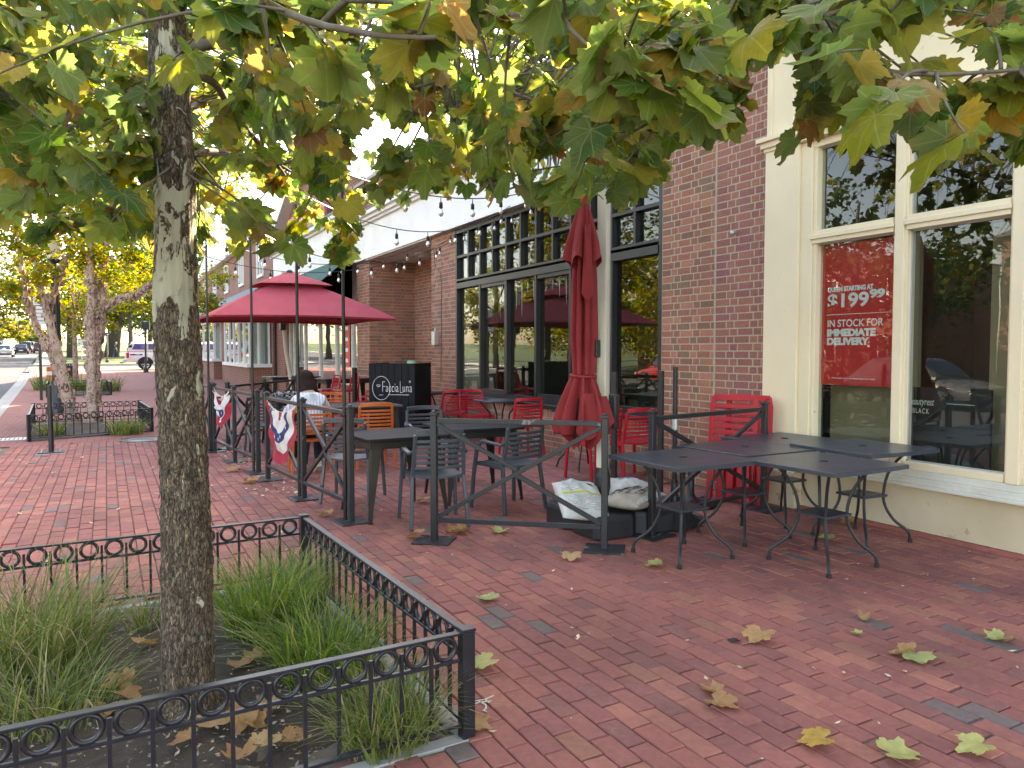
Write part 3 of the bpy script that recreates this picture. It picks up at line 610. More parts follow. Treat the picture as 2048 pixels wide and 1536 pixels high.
MB().bx(FX + .0828, FX + .0848, 4.80 - pw * .9, 4.80 - pw * .07, 1.19 + ph * .500, 1.19 + ph * .504).build('rule', M['white_print'], po)
pt('IN STOCK FOR', .08, .585, .066, .0012, .76); pt('IMMEDIATE', .08, .65, .062, .005, .67); pt('DELIVERY', .08, .712, .062, .005, .59)
pt('Restrictions apply. See Sleep Expert for details.', .16, .955, .014, .0, .60)
under(po, c0)
bp = thing('black_display_board', 'black mattress display board with small silver lettering behind the pane', 'display', (FX + .12, 3.9, .3)); c0 = count()
MB().bx(FX + .12, FX + .15, 3.28, 3.97, .25, 1.20).build('board', M['inside_black'], bp)
text('Beautyrest', .085, M['silver_print'], bp, (FX + .119, 3.95, 1.055), 0, .60, shear=.3); text('BLACK', .06, M['silver_print'], bp, (FX + .119, 3.91, .985), .0005, .65, space=1.3)
MB().bx(FX + .1185, FX + .119, 3.40, 3.62, 1.075, 1.08).build('fine_print', M['silver_print'], bp)
under(bp, c0)

# ---- second unit: green awning, white mullioned windows, white band, gabled upper floor
u2 = thing('salon_building', 'brick shop with white band, slanting gable roof and white window mullions beyond the entrance', 'building', (FX, 19.3, 0)); c0 = count()
b = MB(); b.bx(FX + .3, FX + .5, 19.3, 29.6, 0, .55); b.bx(FX + .02, FX + .4, 28.4, 30.2, 0, 3.9); b.bx(FX, FX + .4, 19.27, 30.3, 3.9, 5.2); b.build('wall', M['brick_far'], u2)
wb = MB(); wb.bx(FX - .08, FX + .02, 19.27, 29.9, 3.85, 5.05); wb.build('fascia', M['white'], u2)
for x, z0, z1 in ((.16, 5.05, 5.13), (.28, 5.13, 5.24)): box_of(u2, 'cornice', M['white'], FX - x, FX + .1, 19.27, 30.1, z0, z1)
box_of(u2, 'slate_ledge', M['slate'], FX - .3, FX + .3, 19.27, 30.2, 5.24, 5.30)
g = MB(); g.prism([(19.4, 5.3), (29.6, 5.3), (29.6, 6.2), (24.5, 8.3), (19.4, 6.2)], FX + .3, FX + .6, 0, 'x'); g.build('upper_wall', M['brick_far'], u2)
for a, c in (((19.1, 6.1), (24.5, 8.35)), ((24.5, 8.35), (29.9, 6.1))): MB().sweep([(FX + .15, a[0], a[1]), (FX + .15, c[0], c[1])], .5, .22).build('gable_trim', M['white'], u2)
for y in (20.3, 21.95, 23.9, 25.9, 27.6, 28.3): box_of(u2, 'mullion', M['white_old'], FX + .16, FX + .28, y - .07, y + .07, .55, 3.0)
box_of(u2, 'window_head', M['white_old'], FX + .14, FX + .3, 19.3, 28.4, 2.9, 3.85); box_of(u2, 'window_sill', M['white_old'], FX + .1, FX + .5, 19.3, 28.4, .55, .62)
yy = [19.3, 20.3, 21.95, 23.9, 25.9, 27.6, 28.3]
for a, c in zip(yy, yy[1:]): MB().bx(FX + .21, FX + .214, a + .07, c - .07, .62, 2.9).build('pane', M['glass'], u2)
box_of(u2, 'inner_wall', M['inside'], 9, 9.2, 19.3, 30, 0, 4); box_of(u2, 'roof', M['slate'], FX + .6, 16, 19.3, 30.3, 6.2, 6.3); box_of(u2, 'far_wall', M['brick_far'], FX + .4, 16, 29.6, 30.2, 0, 6.2)
dp = MB(); dp.tube([(FX - .06, 29.9, 0), (FX - .06, 29.9, 4.6)], .06, 8); dp.build('downpipe', pm('brown_pipe', (.06, .03, .025)), u2)
under(u2, c0)
aw = thing('green_awning', 'dark green canvas shop awning sloping out over the windows beyond the brick pier', 'awning', (FX, 24, 3)); c0 = count()
aw_p = [(FX - .1, 4.02), (FX - 1.25, 3.0), (FX - 1.25, 2.72), (FX - 1.2, 2.72), (FX - 1.2, 2.98), (FX - .1, 3.95)]
b = MB(); b.add([(x, 19.32, z) for x, z in aw_p] + [(x, 29.0, z) for x, z in aw_p], [(i, (i + 1) % 6, 6 + (i + 1) % 6, 6 + i) for i in range(6)]); b.build('canopy', M['green_awning'], aw)
for y in (19.33, 28.98): MB().add([(FX - .1, y, 4.0), (FX - 1.22, y, 2.98), (FX - 1.22, y, 2.74), (FX - .1, y, 2.74)], [(0, 1, 2, 3), (3, 2, 1, 0)]).build('side_panel', M['green_awning'], aw)
under(aw, c0)
sg = thing('red_shop_sign', 'pale red shop sign with white letters above the white band', 'sign', (FX - .05, 23, 5.4)); c0 = count()
MB().bx(FX - .12, FX - .05, 22.0, 27.0, 5.32, 6.05).build('board', pm('faded_red', (.55, .12, .13)), sg)
MB().bx(FX - .13, FX - .05, 22.0, 27.0, 5.30, 5.40).build('lower_band', pm('pale_blue', (.35, .42, .5)), sg)
text('SE - Tou', .62, M['white_print'], sg, (FX - .123, 25.2, 5.52), .01, .85)
under(sg, c0)
# ---- third unit: bay windows and slate ledge
u3 = thing('bay_window_building', 'brick building with two white bay windows under a slate ledge at the far end', 'building', (FX, 30.4, 0)); c0 = count()
b = MB(); b.bx(FX, FX + 10, 30.4, 56, 0, 6.4); b.bx(4.95, FX, 30.9, 37.9, 0, .85); b.bx(4.95, FX, 42, 54, 0, .95); b.bx(5.3, FX, 38.2, 41.6, .0, 3.0); b.build('wall', M['brick_far'], u3)
for y0, y1, z0 in ((30.9, 37.9, .85), (42, 54, .95)):
    w_ = MB(); w_.bx(4.85, FX, y0 - .1, y1 + .1, z0, z0 + .14); w_.bx(4.93, FX, y0, y1, 3.0, 3.2)
    n = 5; 
    for i in range(n + 1): y = y0 + (y1 - y0 - .14) * i / n; w_.bx(4.95, 5.07, y, y + .14, z0 + .14, 3.0)
    for x in (5.35, 5.75): w_.bx(x - .07, x, y0, y0 + .12, z0 + .14, 3.0)
    wo = w_.build('bay_window', M['white'], u3)
    for i in range(n): a = y0 + (y1 - y0 - .14) * i / n + .14; MB().bx(5.0, 5.004, a, a + (y1 - y0 - .14) / n - .14, z0 + .14, 3.0).build('pane', M['glass'], wo)
    for x in (5.07, 5.42): MB().bx(x, x + .3, y0 + .05, y0 + .054, z0 + .14, 3.0).build('pane', M['glass'], wo)
    MB().bx(5.6, 5.7, y0 + .2, y1 - .2, z0 + .1, 3.0).build('curtain', pm('grey_curtain', (.32, .34, .33)), wo)
sl_ = MB(); sl_.add([(4.55, 30.3, 3.45), (4.55, 56, 3.45), (FX, 56, 4.35), (FX, 30.3, 4.35), (4.55, 30.3, 3.38), (4.55, 56, 3.38), (FX, 56, 3.38), (FX, 30.3, 3.38)], [(3, 2, 1, 0), (4, 5, 6, 7), (0, 1, 5, 4), (0, 4, 7, 3), (2, 6, 5, 1)]); sl_.build('slate_ledge', M['slate'], u3)
box_of(u3, 'white_band', M['white'], 4.6, FX, 30.3, 56, 3.18, 3.38)
for y in (33, 38, 43, 48, 53):
    f = MB(); 
    for q in ((y - .7, y - .6, 4.6, 6.1), (y + .6, y + .7, 4.6, 6.1), (y - .6, y + .6, 6.0, 6.1), (y - .6, y + .6, 4.6, 4.72), (y - .03, y + .03, 4.72, 6.0)): f.bx(FX - .06, FX + .02, *q)
    fo = f.build('window', M['white'], u3); MB().bx(FX - .02, FX - .015, y - .6, y + .6, 4.72, 6.0).build('pane', M['glass'], fo)
g = MB(); g.prism([(30.4, 6.4), (56, 6.4), (56, 6.8), (43, 9.5), (30.4, 6.8)], FX - .1, FX + 8, 0, 'x'); g.build('white_gable', M['white'], u3)
MB().bx(FX - .3, FX + .1, 30.2, 56.1, 6.3, 6.6).build('cornice', M['white'], u3)
under(u3, c0)
for y_, z0_, z1_, lab in ((20.9, 1.05, 2.35, 'tall red banner with white print in the window beside the brick pier'), (34.0, 1.2, 2.5, 'narrow red banner standing in the nearer bay window')):
    t = thing('window_banner', lab, 'banner', (FX + .19 if y_ < 30 else 5.02, y_, z0_), 0, 'red banners in the shop windows'); MB().box((0, 0, (z1_ - z0_) / 2), (.01, .62, z1_ - z0_)).build('sheet', M['red_sign'], t)
    for k in range(4): MB().box((-.008, 0, .18 + k * .3), (.004, .3, .1)).build('print', M['white_print'], t)
# ---- across the street (seen in the glass) and far down the road
def house(name, label, x0, x1, y0, y1, h, rows, cols, face, wall, roofh=2.2, seed=0):
    t = thing(name, label, 'house', ((x0 + x1) / 2, (y0 + y1) / 2, gz(y0))); c = count(); z = gz(y0)
    MB().bx(x0, x1, y0, y1, z - .3, z + h).build('wall', wall, t)
    r = MB(); r.prism([(y0 - .4, z + h), (y1 + .4, z + h), ((y0 + y1) / 2, z + h + roofh)], x0 - .3, x1 + .3, 0, 'x'); r.build('roof', M['slate'], t)
    for i in range(cols):
        for k in range(rows):
            if face == 'x':
                y = y0 + (y1 - y0) * (i + .5) / cols; zz = z + h * (k + .28) / rows; hh = min(1.5, h / rows * .55)
                f = MB()
                for q in ((y - .62, y - .5, zz, zz + hh), (y + .5, y + .62, zz, zz + hh), (y - .5, y + .5, zz + hh - .1, zz + hh), (y - .5, y + .5, zz, zz + .12), (y - .03, y + .03, zz + .12, zz + hh - .1)): f.bx(x1 - .02, x1 + .07, *q)
                fo = f.build('window', M['white'], t); MB().bx(x1 + .01, x1 + .02, y - .5, y + .5, zz + .1, zz + hh - .1).build('pane', M['tinted'], fo)
            else:
                x = x0 + (x1 - x0) * (i + .5) / cols; zz = z + h * (k + .28) / rows; hh = min(1.5, h / rows * .55)
                f = MB()
                for q in ((x - .72, x - .6, zz, zz + hh), (x + .6, x + .72, zz, zz + hh), (x - .6, x + .6, zz + hh - .1, zz + hh), (x - .6, x + .6, zz, zz + .12)):
                    f.bx(q[0], q[1], y0 - .07, y0 + .02, q[2], q[3])
                fo = f.build('window', M['white'], t); MB().bx(x - .6, x + .6, y0 - .02, y0 - .01, zz + .1, zz + hh - .1).build('pane', M['tinted'], fo)
    under(t, c); return t
M['brick_dark'] = far_brick_mat('brick_dark', (.26, .105, .07), (.20, .085, .06), (.28, .23, .19))
house('brick_house', 'red brick house with white windows across the road, mirrored in the shop windows', -32, -23, 4, 19, 6.5, 2, 5, 'x', M['brick_dark'])
house('brick_house', 'long red brick house across the road mirrored in the black-framed window', -32, -24, 24, 46, 6.2, 2, 7, 'x', M['brick_dark'])
house('concrete_building', 'pale concrete block far down the road behind the parked cars', -37, -24, 240, 252, 7.5, 3, 4, 'y', pm('pale_concrete', (.52, .48, .44)), .4)
# ------------------------------------------------------------------ patio barriers
def barrier(label, posts, mat='steel', h=1.0, bays=None, plates=(0, -1), group='cross-braced patio barriers', worn=False):
    """posts: list of (x, y); braces cross every bay"""
    mm = M[mat]; x0, y0 = posts[0]; t = thing('patio_barrier', label, 'barrier', (x0, y0, 0), 0, group); c = count(); n = len(posts)
    for i, (x, y) in enumerate(posts):
        d = Vector((posts[min(i + 1, n - 1)][0] - posts[max(i - 1, 0)][0], posts[min(i + 1, n - 1)][1] - posts[max(i - 1, 0)][1])); a = math.atan2(d.y, d.x)
        p = MB().box((x, y, h / 2 + .004), (.05, .05, h - .01), a).build('post', mm, t, bev=.004)
        MB().box((x, y, h + .008), (.066, .066, .022), a).lathe([(.022, h + .018), (.02, h + .03), (.006, h + .036)], 8, (x, y, 0)).build('cap', mm, p, bev=.004)
        MB().box((x, y, .006), (.30, .27, .012), a).build('base_plate', M['steel_worn'], t, bev=.003)
    for (xa, ya), (xb, yb) in zip(posts, posts[1:]):
        A = Vector((xa, ya, 0)); B_ = Vector((xb, yb, 0)); u = (B_ - A).normalized(); a, b = A + u * .026, B_ - u * .026
        MB().sweep([a + V(0, 0, h - .045), b + V(0, 0, h - .045)], .036, .036).build('top_rail', M['steel_worn'] if worn else mm, t, bev=.003)
        MB().sweep([a + V(0, 0, .17), b + V(0, 0, .17)], .036, .036).build('bottom_rail', mm, t, bev=.003)
        MB().sweep([a + V(0, 0, .195), b + V(0, 0, h - .07)], .030, .034).build('brace', mm, t, bev=.003)
        k = MB(); mid = (a + b) / 2; o_ = u.cross(V(0, 0, 1)) * .0
        k.sweep([a + V(0, 0, h - .07), mid + V(0, 0, .5 * h + .0825)], .0305, .034).sweep([mid + V(0, 0, .5 * h + .0425), b + V(0, 0, .195)], .0305, .034); k.build('brace', mm, t, bev=.003)
    under(t, c); return t
bA = barrier('long grey cross-braced barrier partly hidden behind the sycamore trunk', [(1.19, 14.3), (1.29, 13.1), (1.385, 12.06)])
bB = barrier('grey cross-braced barrier with a crumpled bunting tied on its far bay', [(1.40, 11.93), (1.51, 10.71), (1.62, 9.56)])
bC = barrier('grey cross-braced barrier with a red, white and blue bunting beside the seated woman', [(1.63, 9.00), (1.74, 7.67), (1.865, 6.42)])
bD = barrier('free-standing grey barrier with chipped top rail in front of the slate chairs', [(2.25, 5.45), (3.28, 4.60)], worn=True)
bE = barrier('grey barrier standing between the sandbags and the stacked red loungers', [(3.87, 4.77), (5.44, 5.06)])
bF = barrier('dark barrier closing the far end of the patio towards the bay windows', [(1.62, 12.15), (2.35, 13.2), (3.05, 14.2)])
t = thing('rope_post', 'black post with a short rail meeting the black restaurant sign stand', 'post', (4.07, 13.7)); c = count()
MB().box((4.07, 13.7, .6), (.07, .07, 1.18), .5).build('post', M['black'], t, bev=.004); MB().box((4.07, 13.7, .006), (.3, .3, .012), .5).build('base_plate', M['black'], t); MB().sweep([(4.10, 13.66, 1.13), (3.98, 12.1, 1.13)], .045, .05).build('rail', M['black'], t); under(t, c)
POLE = {}
for k, (x, y, h, lab) in {'f': (1.835, 6.50, 3.05, 'thin black pole carrying light strings at the barrier end nearest the sycamore'), 'e': (1.715, 7.76, 3.12, 'thin black light pole at the middle post beside the bunting'),
        'c': (1.575, 9.62, 3.0, 'thin black light pole between the two bunting barriers'), 'a': (1.335, 12.0, 3.2, 'thin black light pole right behind the sycamore trunk')}.items():
    t = thing('light_pole', lab, 'pole', (x, y), 0, 'thin poles carrying the light strings'); POLE[k] = (x, y, h)
    MB().tube([(0, 0, .012), (0, 0, h * .5), (0, 0, h)], [.017, .016, .014], 8).build('pole', M['black'], t, smooth='a')
    for z in (.22, .93):
        MB().tube([(-.02, -.024, z), (.024, -.024, z), (.026, -.03, z), (.045, -.03, z)], .006, 6).build('clip', M['black'], t)
    MB().lathe([(.016, h), (.02, h + .01), (.004, h + .03)], 8).build('hook', M['black'], t)
# ------------------------------------------------------------------ light strings with bulbs
def strand(label, p, q, sag, nb, ph=.5, start=0, drop=.0):
    p, q = Vector(p), Vector(q); t = thing('light_string', label, 'string light', p, 0, 'light strings over the patio'); pts = []
    for i in range(25):
        f = i / 24; r = p.lerp(q, f); r.z -= sag * 4 * f * (1 - f); pts.append(r - p)
    MB().tube(pts, .006, 5).build('cable', M['black'], t)
    for i in range(start, nb):
        f = (i + ph) / nb; r = p.lerp(q, f) - p; r.z -= sag * 4 * f * (1 - f)
        s = MB().lathe([(.004, -.004), (.006, -.05), (.019, -.06), (.021, -.11), (.017, -.115)], 8, r).build('socket', M['black'], t, smooth='a')
        MB().lathe([(.011, -.115), (.017, -.13), (.027, -.155), (.028, -.172), (.02, -.19), (.006, -.2)], 10, r).build('bulb', M['bulb'], s, smooth=True)
m_, N_, L_, B_ = nt('clear_bulb'); setin(B_, Roughness=.03, IOR=1.45); B_.inputs['Transmission Weight'].default_value = .85; B_.inputs['Base Color'].default_value = (.9, .88, .82, 1); M['bulb'] = m_
Pf, Pe, Pc, Pa = (Vector(POLE[k]) for k in 'feca')
strand('light string from the front pole to the white fascia over the window', Pf, (FX - .1, 8.6, 3.95), .30, 8)
strand('light string from the bunting pole across to the window head', Pe, (FX - .08, 10.6, 3.82), .42, 7)
strand('light string from the middle pole to the brick pier beside the entrance', Pc, (FX - .06, 13.1, 3.62), .45, 7)
strand('light string from the farthest pole to the entrance corner', Pa, (FX - .1, 14.6, 3.66), .40, 7)
strand('light string running above the open umbrella to the brick pier', (1.2, 14.4, 3.3), (FX - .05, 12.98, 3.55), .5, 8)
strand('light string looped along the head of the black-framed window', (FX - .12, 13.2, 3.70), (FX - .12, 8.4, 3.92), .12, 8)
t = thing('wall_cable', 'thin black cable hanging down the brick pier beside the window', 'cable', (FX - .02, 13.6, 3.5))
MB().tube([(0, .35, 0), (0, .3, -.35), (0, .05, -.45), (0, -.02, -.7), (0, 0, -1.5), (0, .03, -2.6)], .006, 5).build('cable', M['black'], t)
t = thing('wall_box', 'small grey electrical box on the brick pier by the entrance', 'electrical box', (FX - .05, 13.85, 1.75))
MB().box((0, 0, 0), (.09, .16, .26)).build('box', M['alu'], t, bev=.006); MB().tube([(0, 0, .13), (0, 0, .2)], .012, 6).build('conduit', M['alu'], t)
t = thing('wall_sensor', 'small grey fitting on the plum brick strip beside the pilaster', 'sensor', (FX - .03, 5.82, 2.73))
MB().tube([(.03, 0, 0), (-.015, 0, 0)], .016, 8).build('mount', M['alu'], t); MB().lathe([(.006, -.03), (.022, -.02), (.024, .01), (.01, .02)], 10, (-.03, -.01, 0)).build('head', M['alu'], t, smooth=True)
# ------------------------------------------------------------------ chairs
def chair_proto(color, arms, label, name='patio_chair', group=None):
    mm = M[color]; t = thing(name, label, 'chair', (0, 0, 0), 0, group)
    def up(z): return (.222 - .02 * (z - .44) / .42, -.205 - .075 * max(0, z - .44) / .42)
    for s in (-1, 1):
        pts = [(s * .248, -.275, 0), (s * .232, -.235, .25), (s * .222, -.205, .44), (s * up(.62)[0], up(.62)[1] - .004, .62), (s * up(.8)[0], up(.8)[1], .80)]
        MB().sweep(pts, .03, .034, (0, 1, 0)).build('rear_leg', mm, t, bev=.007)
        if arms: MB().sweep([(s * .262, .235, 0), (s * .248, .215, .3), (s * .240, .20, .44), (s * .245, .16, .58), (s * .25, .10, .640), (s * .252, 0, .655)], .03, .034, (0, 1, 0)).build('front_leg', mm, t, bev=.007)
        else: MB().sweep([(s * .235, .225, 0), (s * .222, .205, .3), (s * .212, .195, .44)], .03, .032, (0, 1, 0)).build('front_leg', mm, t, bev=.007)
        if arms: MB().sweep([(s * .252, .02, .655), (s * .25, -.1, .645), (s * .235, -.20, .635), (s * .215, -.245, .665)], .042, .022, (0, 0, 1)).build('armrest', mm, t, bev=.006)
    st = MB(); T_ = .018
    def sf(u, v):
        x = (u - .5) * .43 * (1 - .04 * (1 - v)); y = -.215 + v * .43; z = .452 - .022 * math.sin(PI * u) * (1 - .5 * v) - (.02 * (v - .85) / .15 if v > .85 else 0); return (x, y, z)
    g = [[sf(i / 6, j / 6) for i in range(7)] for j in range(7)]
    top = [p for r in g for p in r]; bot = [(p[0], p[1], p[2] - T_) for p in top]
    fs = [(j * 7 + i, j * 7 + i + 1, j * 7 + i + 8, j * 7 + i + 7) for j in range(6) for i in range(6)]; fb = [tuple(49 + k for k in reversed(f)) for f in fs]
    rim = [j for j in range(7)] + [7 * j + 6 for j in range(1, 7)] + [42 + i for i in range(5, -1, -1)] + [7 * j for j in range(5, 0, -1)]
    fr_ = [(rim[(k + 1) % len(rim)], rim[k], 49 + rim[k], 49 + rim[(k + 1) % len(rim)]) for k in range(len(rim))]
    MB().add(top + bot, fs + fb + fr_).build('seat', mm, t, smooth='a')
    MB().sweep([(-.215, .195, .425), (0, .21, .422), (.215, .195, .425)], .02, .035).sweep([(-.212, .19, .425), (-.222, -.2, .425)], .02, .03).sweep([(.212, .19, .425), (.222, -.2, .425)], .02, .03).build('seat_frame', mm, t)
    for i in range(7):
        z = .515 + i * .0455; x, y = up(z); hh = .026 if i < 6 else .048
        if i == 6: z = .815; x, y = up(z)
        pts = [(x * f, y - .035 * (1 - f * f), z + (.012 * (1 - f * f) if i == 6 else 0)) for f in (-1, -.6, -.2, .2, .6, 1)]
        MB().sweep(pts, .014 if i < 6 else .022, hh).build('slat' if i < 6 else 'top_rail', mm, t, bev=.004)
    return kids(t)
GG, GR, GO = 'slate grey chairs around the two black tables', 'red chairs along the shop window', 'orange chairs at the brown table'
cg = chair_proto('grey_plastic', True, 'slate grey slatted armchair with its back to the free barrier post', group=GG)
cg.location = (2.50, 6.08, 0); cg.rotation_euler.z = head(.18, 1)
dup(cg, (3.36, 6.30), head(-.18, 1), 'slate grey slatted armchair seen through the crossed braces of the free-standing barrier')
dup(cg, (2.18, 7.42), head(.55, .8), 'slate grey armchair at the end of the black table behind the tall pole')
dup(cg, (3.28, 8.05), head(-.1, -1), 'slate grey armchair on the far side of the two joined black tables')
cr = chair_proto('red_plastic', False, 'red slatted chair at the small table nearest the closed umbrella', group=GR)
cr.location = (5.22, 9.40, 0); cr.rotation_euler.z = head(.05, 1)
dup(cr, (5.42, 11.25), head(-.05, -1), 'red slatted chair facing the closed umbrella across the small blue-grey table')
dup(cr, (5.20, 11.86), head(.1, 1), 'red slatted chair with its back turned, between the two small window tables')
dup(cr, (5.40, 13.62), head(-.15, -1), 'red slatted chair tucked in front of the brick pier by the entrance')
dup(cr, (5.42, 7.12), head(.05, 1), 'red slatted chair to the right of the closed umbrella under the window')
dup(cr, (5.02, 7.28), head(-.1, 1), 'red chair hidden behind the skirt of the closed umbrella, only legs showing')
co = chair_proto('orange_plastic', False, 'orange slatted chair on which the woman in the striped top sits', group=GO)
co.location = (2.18, 9.22, 0); co.rotation_euler.z = head(.12, 1)
dup(co, (3.02, 9.42), head(.1, 1), 'empty orange slatted chair beside the seated woman')
dup(co, (3.12, 11.55), head(0, -1), 'orange chair on the far side of the brown table facing the woman')
cd = chair_proto('dark_plastic', True, 'dark slatted armchair behind the barrier near the sycamore trunk', 'dark_chair'); cd.location = (2.02, 11.3, 0); cd.rotation_euler.z = head(.35, 1)
# bar stools and stacked chairs near the entrance
def stool(x, y, rz, label):
    t = thing('bar_stool', label, 'bar stool', (x, y), rz, 'red bar stools beside the sign stand'); mm = M['red_plastic']
    s = MB(); s.box((0, 0, .755), (.40, .38, .035)); s.build('seat', mm, t, bev=.015)
    for a in (-1, 1):
        for b in (-1, 1): MB().sweep([(a * .21, b * .20, 0), (a * .17, b * .16, .75)] if b > 0 else [(a * .21, -.21, 0), (a * .17, -.165, .75), (a * .165, -.20, .93), (a * .15, -.215, 1.0)], .026, .026, (0, 1, 0)).build('leg', mm, t)
    for i in range(5): MB().sweep([(-.16 + .012 * max(0, i - 2), -.185 - i * .006, .83 + i * .048), (0, -.215 - i * .006, .83 + i * .048), (.16 - .012 * max(0, i - 2), -.185 - i * .006, .83 + i * .048)], .014, .03).build('slat', mm, t)
    for q in ((1, .32), (-1, .25)): MB().sweep([(-.19, q[0] * .185, q[1]), (.19, q[0] * .185, q[1])], .02, .02).build('foot_rail', mm, t)
stool(3.72, 14.35, head(-1, -.15), 'red bar stool closest to the seated woman'); stool(3.98, 14.0, head(-1, -.2), 'second red bar stool, in front of the black high table')
for i in range(4): dup(cr, (4.28 + .07 * i, 13.62 - .06 * i, .03 + .10 * i), head(-.7, .6), ['lowest', 'second', 'third', 'topmost'][i] + ' red chair in the nested stack beside the black sign stand', 'nested red chairs beside the sign stand')
# ------------------------------------------------------------------ tables with tapered sheet-metal legs
def bistro(label, x, y, rz, sx, sy, top, z=.74, leg='leg_metal', group=None, name='bistro_table'):
    t = thing(name, label, 'table', (x, y), rz, group); a, b = sx / 2, sy / 2; r = .035
    poly = [(cx * (a - r) + r * math.cos(q), cy * (b - r) + r * math.sin(q)) for cx, cy, q0 in ((1, 1, 0), (-1, 1, PI / 2), (-1, -1, PI), (1, -1, 1.5 * PI)) for q in (q0, q0 + PI / 4, q0 + PI / 2)]
    MB().prism(poly, z - .028, z).build('tabletop', M[top], t, bev=.004)
    ap = MB()
    for s in (-1, 1): ap.box((0, s * (b - .07), z - .065), (sx - .18, .015, .07)); ap.box((s * (a - .07), 0, z - .065), (.015, sy - .18, .07))
    ap.build('apron', M[leg], t)
    for i in (-1, 1):
        for j in (-1, 1):
            tp = V(i * (a - .075), j * (b - .075), z - .03); ft = V(i * (a - .02), j * (b - .02), .025); k = MB(); ring = []
            for f, wd in ((0, .095), (.12, .085), (.9, .032), (1, .030)):
                c = tp.lerp(ft, f); w_ = wd; ring.append([(c.x, c.y, c.z), (c.x - i * w_, c.y, c.z), (c.x - i * w_, c.y - j * .012, c.z), (c.x - i * .016, c.y - j * .016, c.z), (c.x - i * .012, c.y - j * w_, c.z), (c.x, c.y - j * w_, c.z)])
            vs = [p for q in ring for p in q]; fs = [(0, 1, 2, 3, 4, 5), (23, 22, 21, 20, 19, 18)] + [(6 * q + e, 6 * q + (e + 1) % 6, 6 * q + 6 + (e + 1) % 6, 6 * q + 6 + e) for q in range(3) for e in range(6)]
            lg = k.add(vs, fs).build('leg', M[leg], t); MB().lathe([(.016, 0), (.018, .012), (.014, .035)], 8, (ft.x - i * .012, ft.y - j * .012, 0)).build('foot', M['rubber'], lg)
    return t
bistro('black square table nearest the tall pole, with gunmetal tapered legs', 2.33, 6.63, head(-.05, 1) , .80, .80, 'table_top', group='black tables pushed together')
bistro('black square table joined to the first, behind the free-standing barrier', 3.31, 6.98, head(.07, 1), .84, .80, 'table_top', group='black tables pushed together', leg='black')
M['brown_top'] = pm('brown_table_top', (.07, .05, .042), (.09, .068, .058), 4, .35)
bistro('dark brown rectangular table at which the woman sits', 2.98, 10.42, head(.0, 1), 1.40, .86, 'brown_top', leg='black')
def pedestal(label, x, y, rz, s, z=.74, top='table_top'):
    t = thing('cafe_table', label, 'table', (x, y), rz, 'small square tables by the window')
    MB().box((0, 0, z - .012), (s, s, .024)).build('tabletop', M[top], t, bev=.004)
    for i in (-1, 1):
        for j in (-1, 1): MB().tube([(i * s * .36, j * s * .36, z - .03), (i * s * .18, j * s * .18, z * .72), (i * s * .16, j * s * .16, z * .45), (i * s * .38, j * s * .38, .1), (i * s * .42, j * s * .42, 0)], .013, 6).build('leg', M['black'], t)
pedestal('small blue-grey square table between two red chairs under the window', 5.36, 10.32, .02, .62, top='mesh_top')
pedestal('small dark square table beside the sign stand and the brick pier', 5.36, 12.75, .02, .66)
pedestal('small dark table behind the closed umbrella', 5.36, 7.98, .02, .6)
t = bistro('black table under the open umbrella holding the checked paper tray', 2.62, 12.35, .1, .8, .8, 'table_top', leg='black')
bistro('tall black table under the far edge of the open umbrella', 4.5, 15.8, .1, 1.2, .75, 'black', z=.92, leg='black', name='high_table'); bistro('tall black table beside the umbrella mast', 3.55, 16.7, .1, 1.1, .7, 'black', z=.95, leg='black', name='high_table')
def tray():
    m, N, L, B = nt('checked_paper'); tc = N.new("ShaderNodeTexCoord"); ck = N.new("ShaderNodeTexChecker"); L.new(tc.outputs['Object'], ck.inputs['Vector']); setin(ck, Color1=(.75, .75, .75, 1), Color2=(.015, .015, .02, 1), Scale=22); L.new(ck.outputs[0], B.inputs['Base Color'])
    t = thing('food_tray', 'metal tray lined with black and white checked paper on the table', 'tray', (2.58, 12.2, .742), .3); b = MB(); b.box((0, 0, .008), (.52, .36, .012)); b.build('tray', M['alu'], t)
    rr = random.Random(5); MB().grid(lambda u, v: ((u - .5) * .56, (v - .5) * .40, .02 + .05 * rr.random() + .05 * (abs(u - .5) > .42 or abs(v - .5) > .42)), 12, 9).build('paper', m, t)
    w_ = thing('wire_basket', 'black wire basket frame standing behind the checked paper', 'basket', (2.75, 12.45, .742), .3); MB().tube([(-.25, 0, 0), (-.25, 0, .12), (.25, 0, .12), (.25, 0, 0)], .008, 6).build('handle', M['black'], w_); MB().tube([(-.25, -.14, .03), (.25, -.14, .03), (.25, .14, .03), (-.25, .14, .03)], .006, 6, True).build('rim', M['black'], w_)
tray()
# ------------------------------------------------------------------ black sign stand
t = thing('sign_stand', 'black boarded host stand lettered Faccia Luna in white beside the entrance', 'sign stand', (4.34, 11.29), 0)
ex = V(-.59, .55, 0).normalized(); ey = V(.63, .80, 0).normalized(); H_ = 1.30; WD, DP = .80, .92
def SP(u, v, z): p = ex * u + ey * v; return (p.x, p.y, z)
for i in range(7):
    a = WD * i / 7; MB().add([SP(a + .002, -.012, .03), SP(a + WD / 7 - .002, -.012, .03), SP(a + WD / 7 - .002, .012, .03), SP(a + .002, .012, .03), SP(a + .002, -.012, H_), SP(a + WD / 7 - .002, -.012, H_), SP(a + WD / 7 - .002, .012, H_), SP(a + .002, .012, H_)], [(0, 1, 2, 3), (7, 6, 5, 4), (4, 5, 1, 0), (5, 6, 2, 1), (6, 7, 3, 2), (7, 4, 0, 3)]).build('board', M['black_matt'], t, bev=.003)
b = MB()
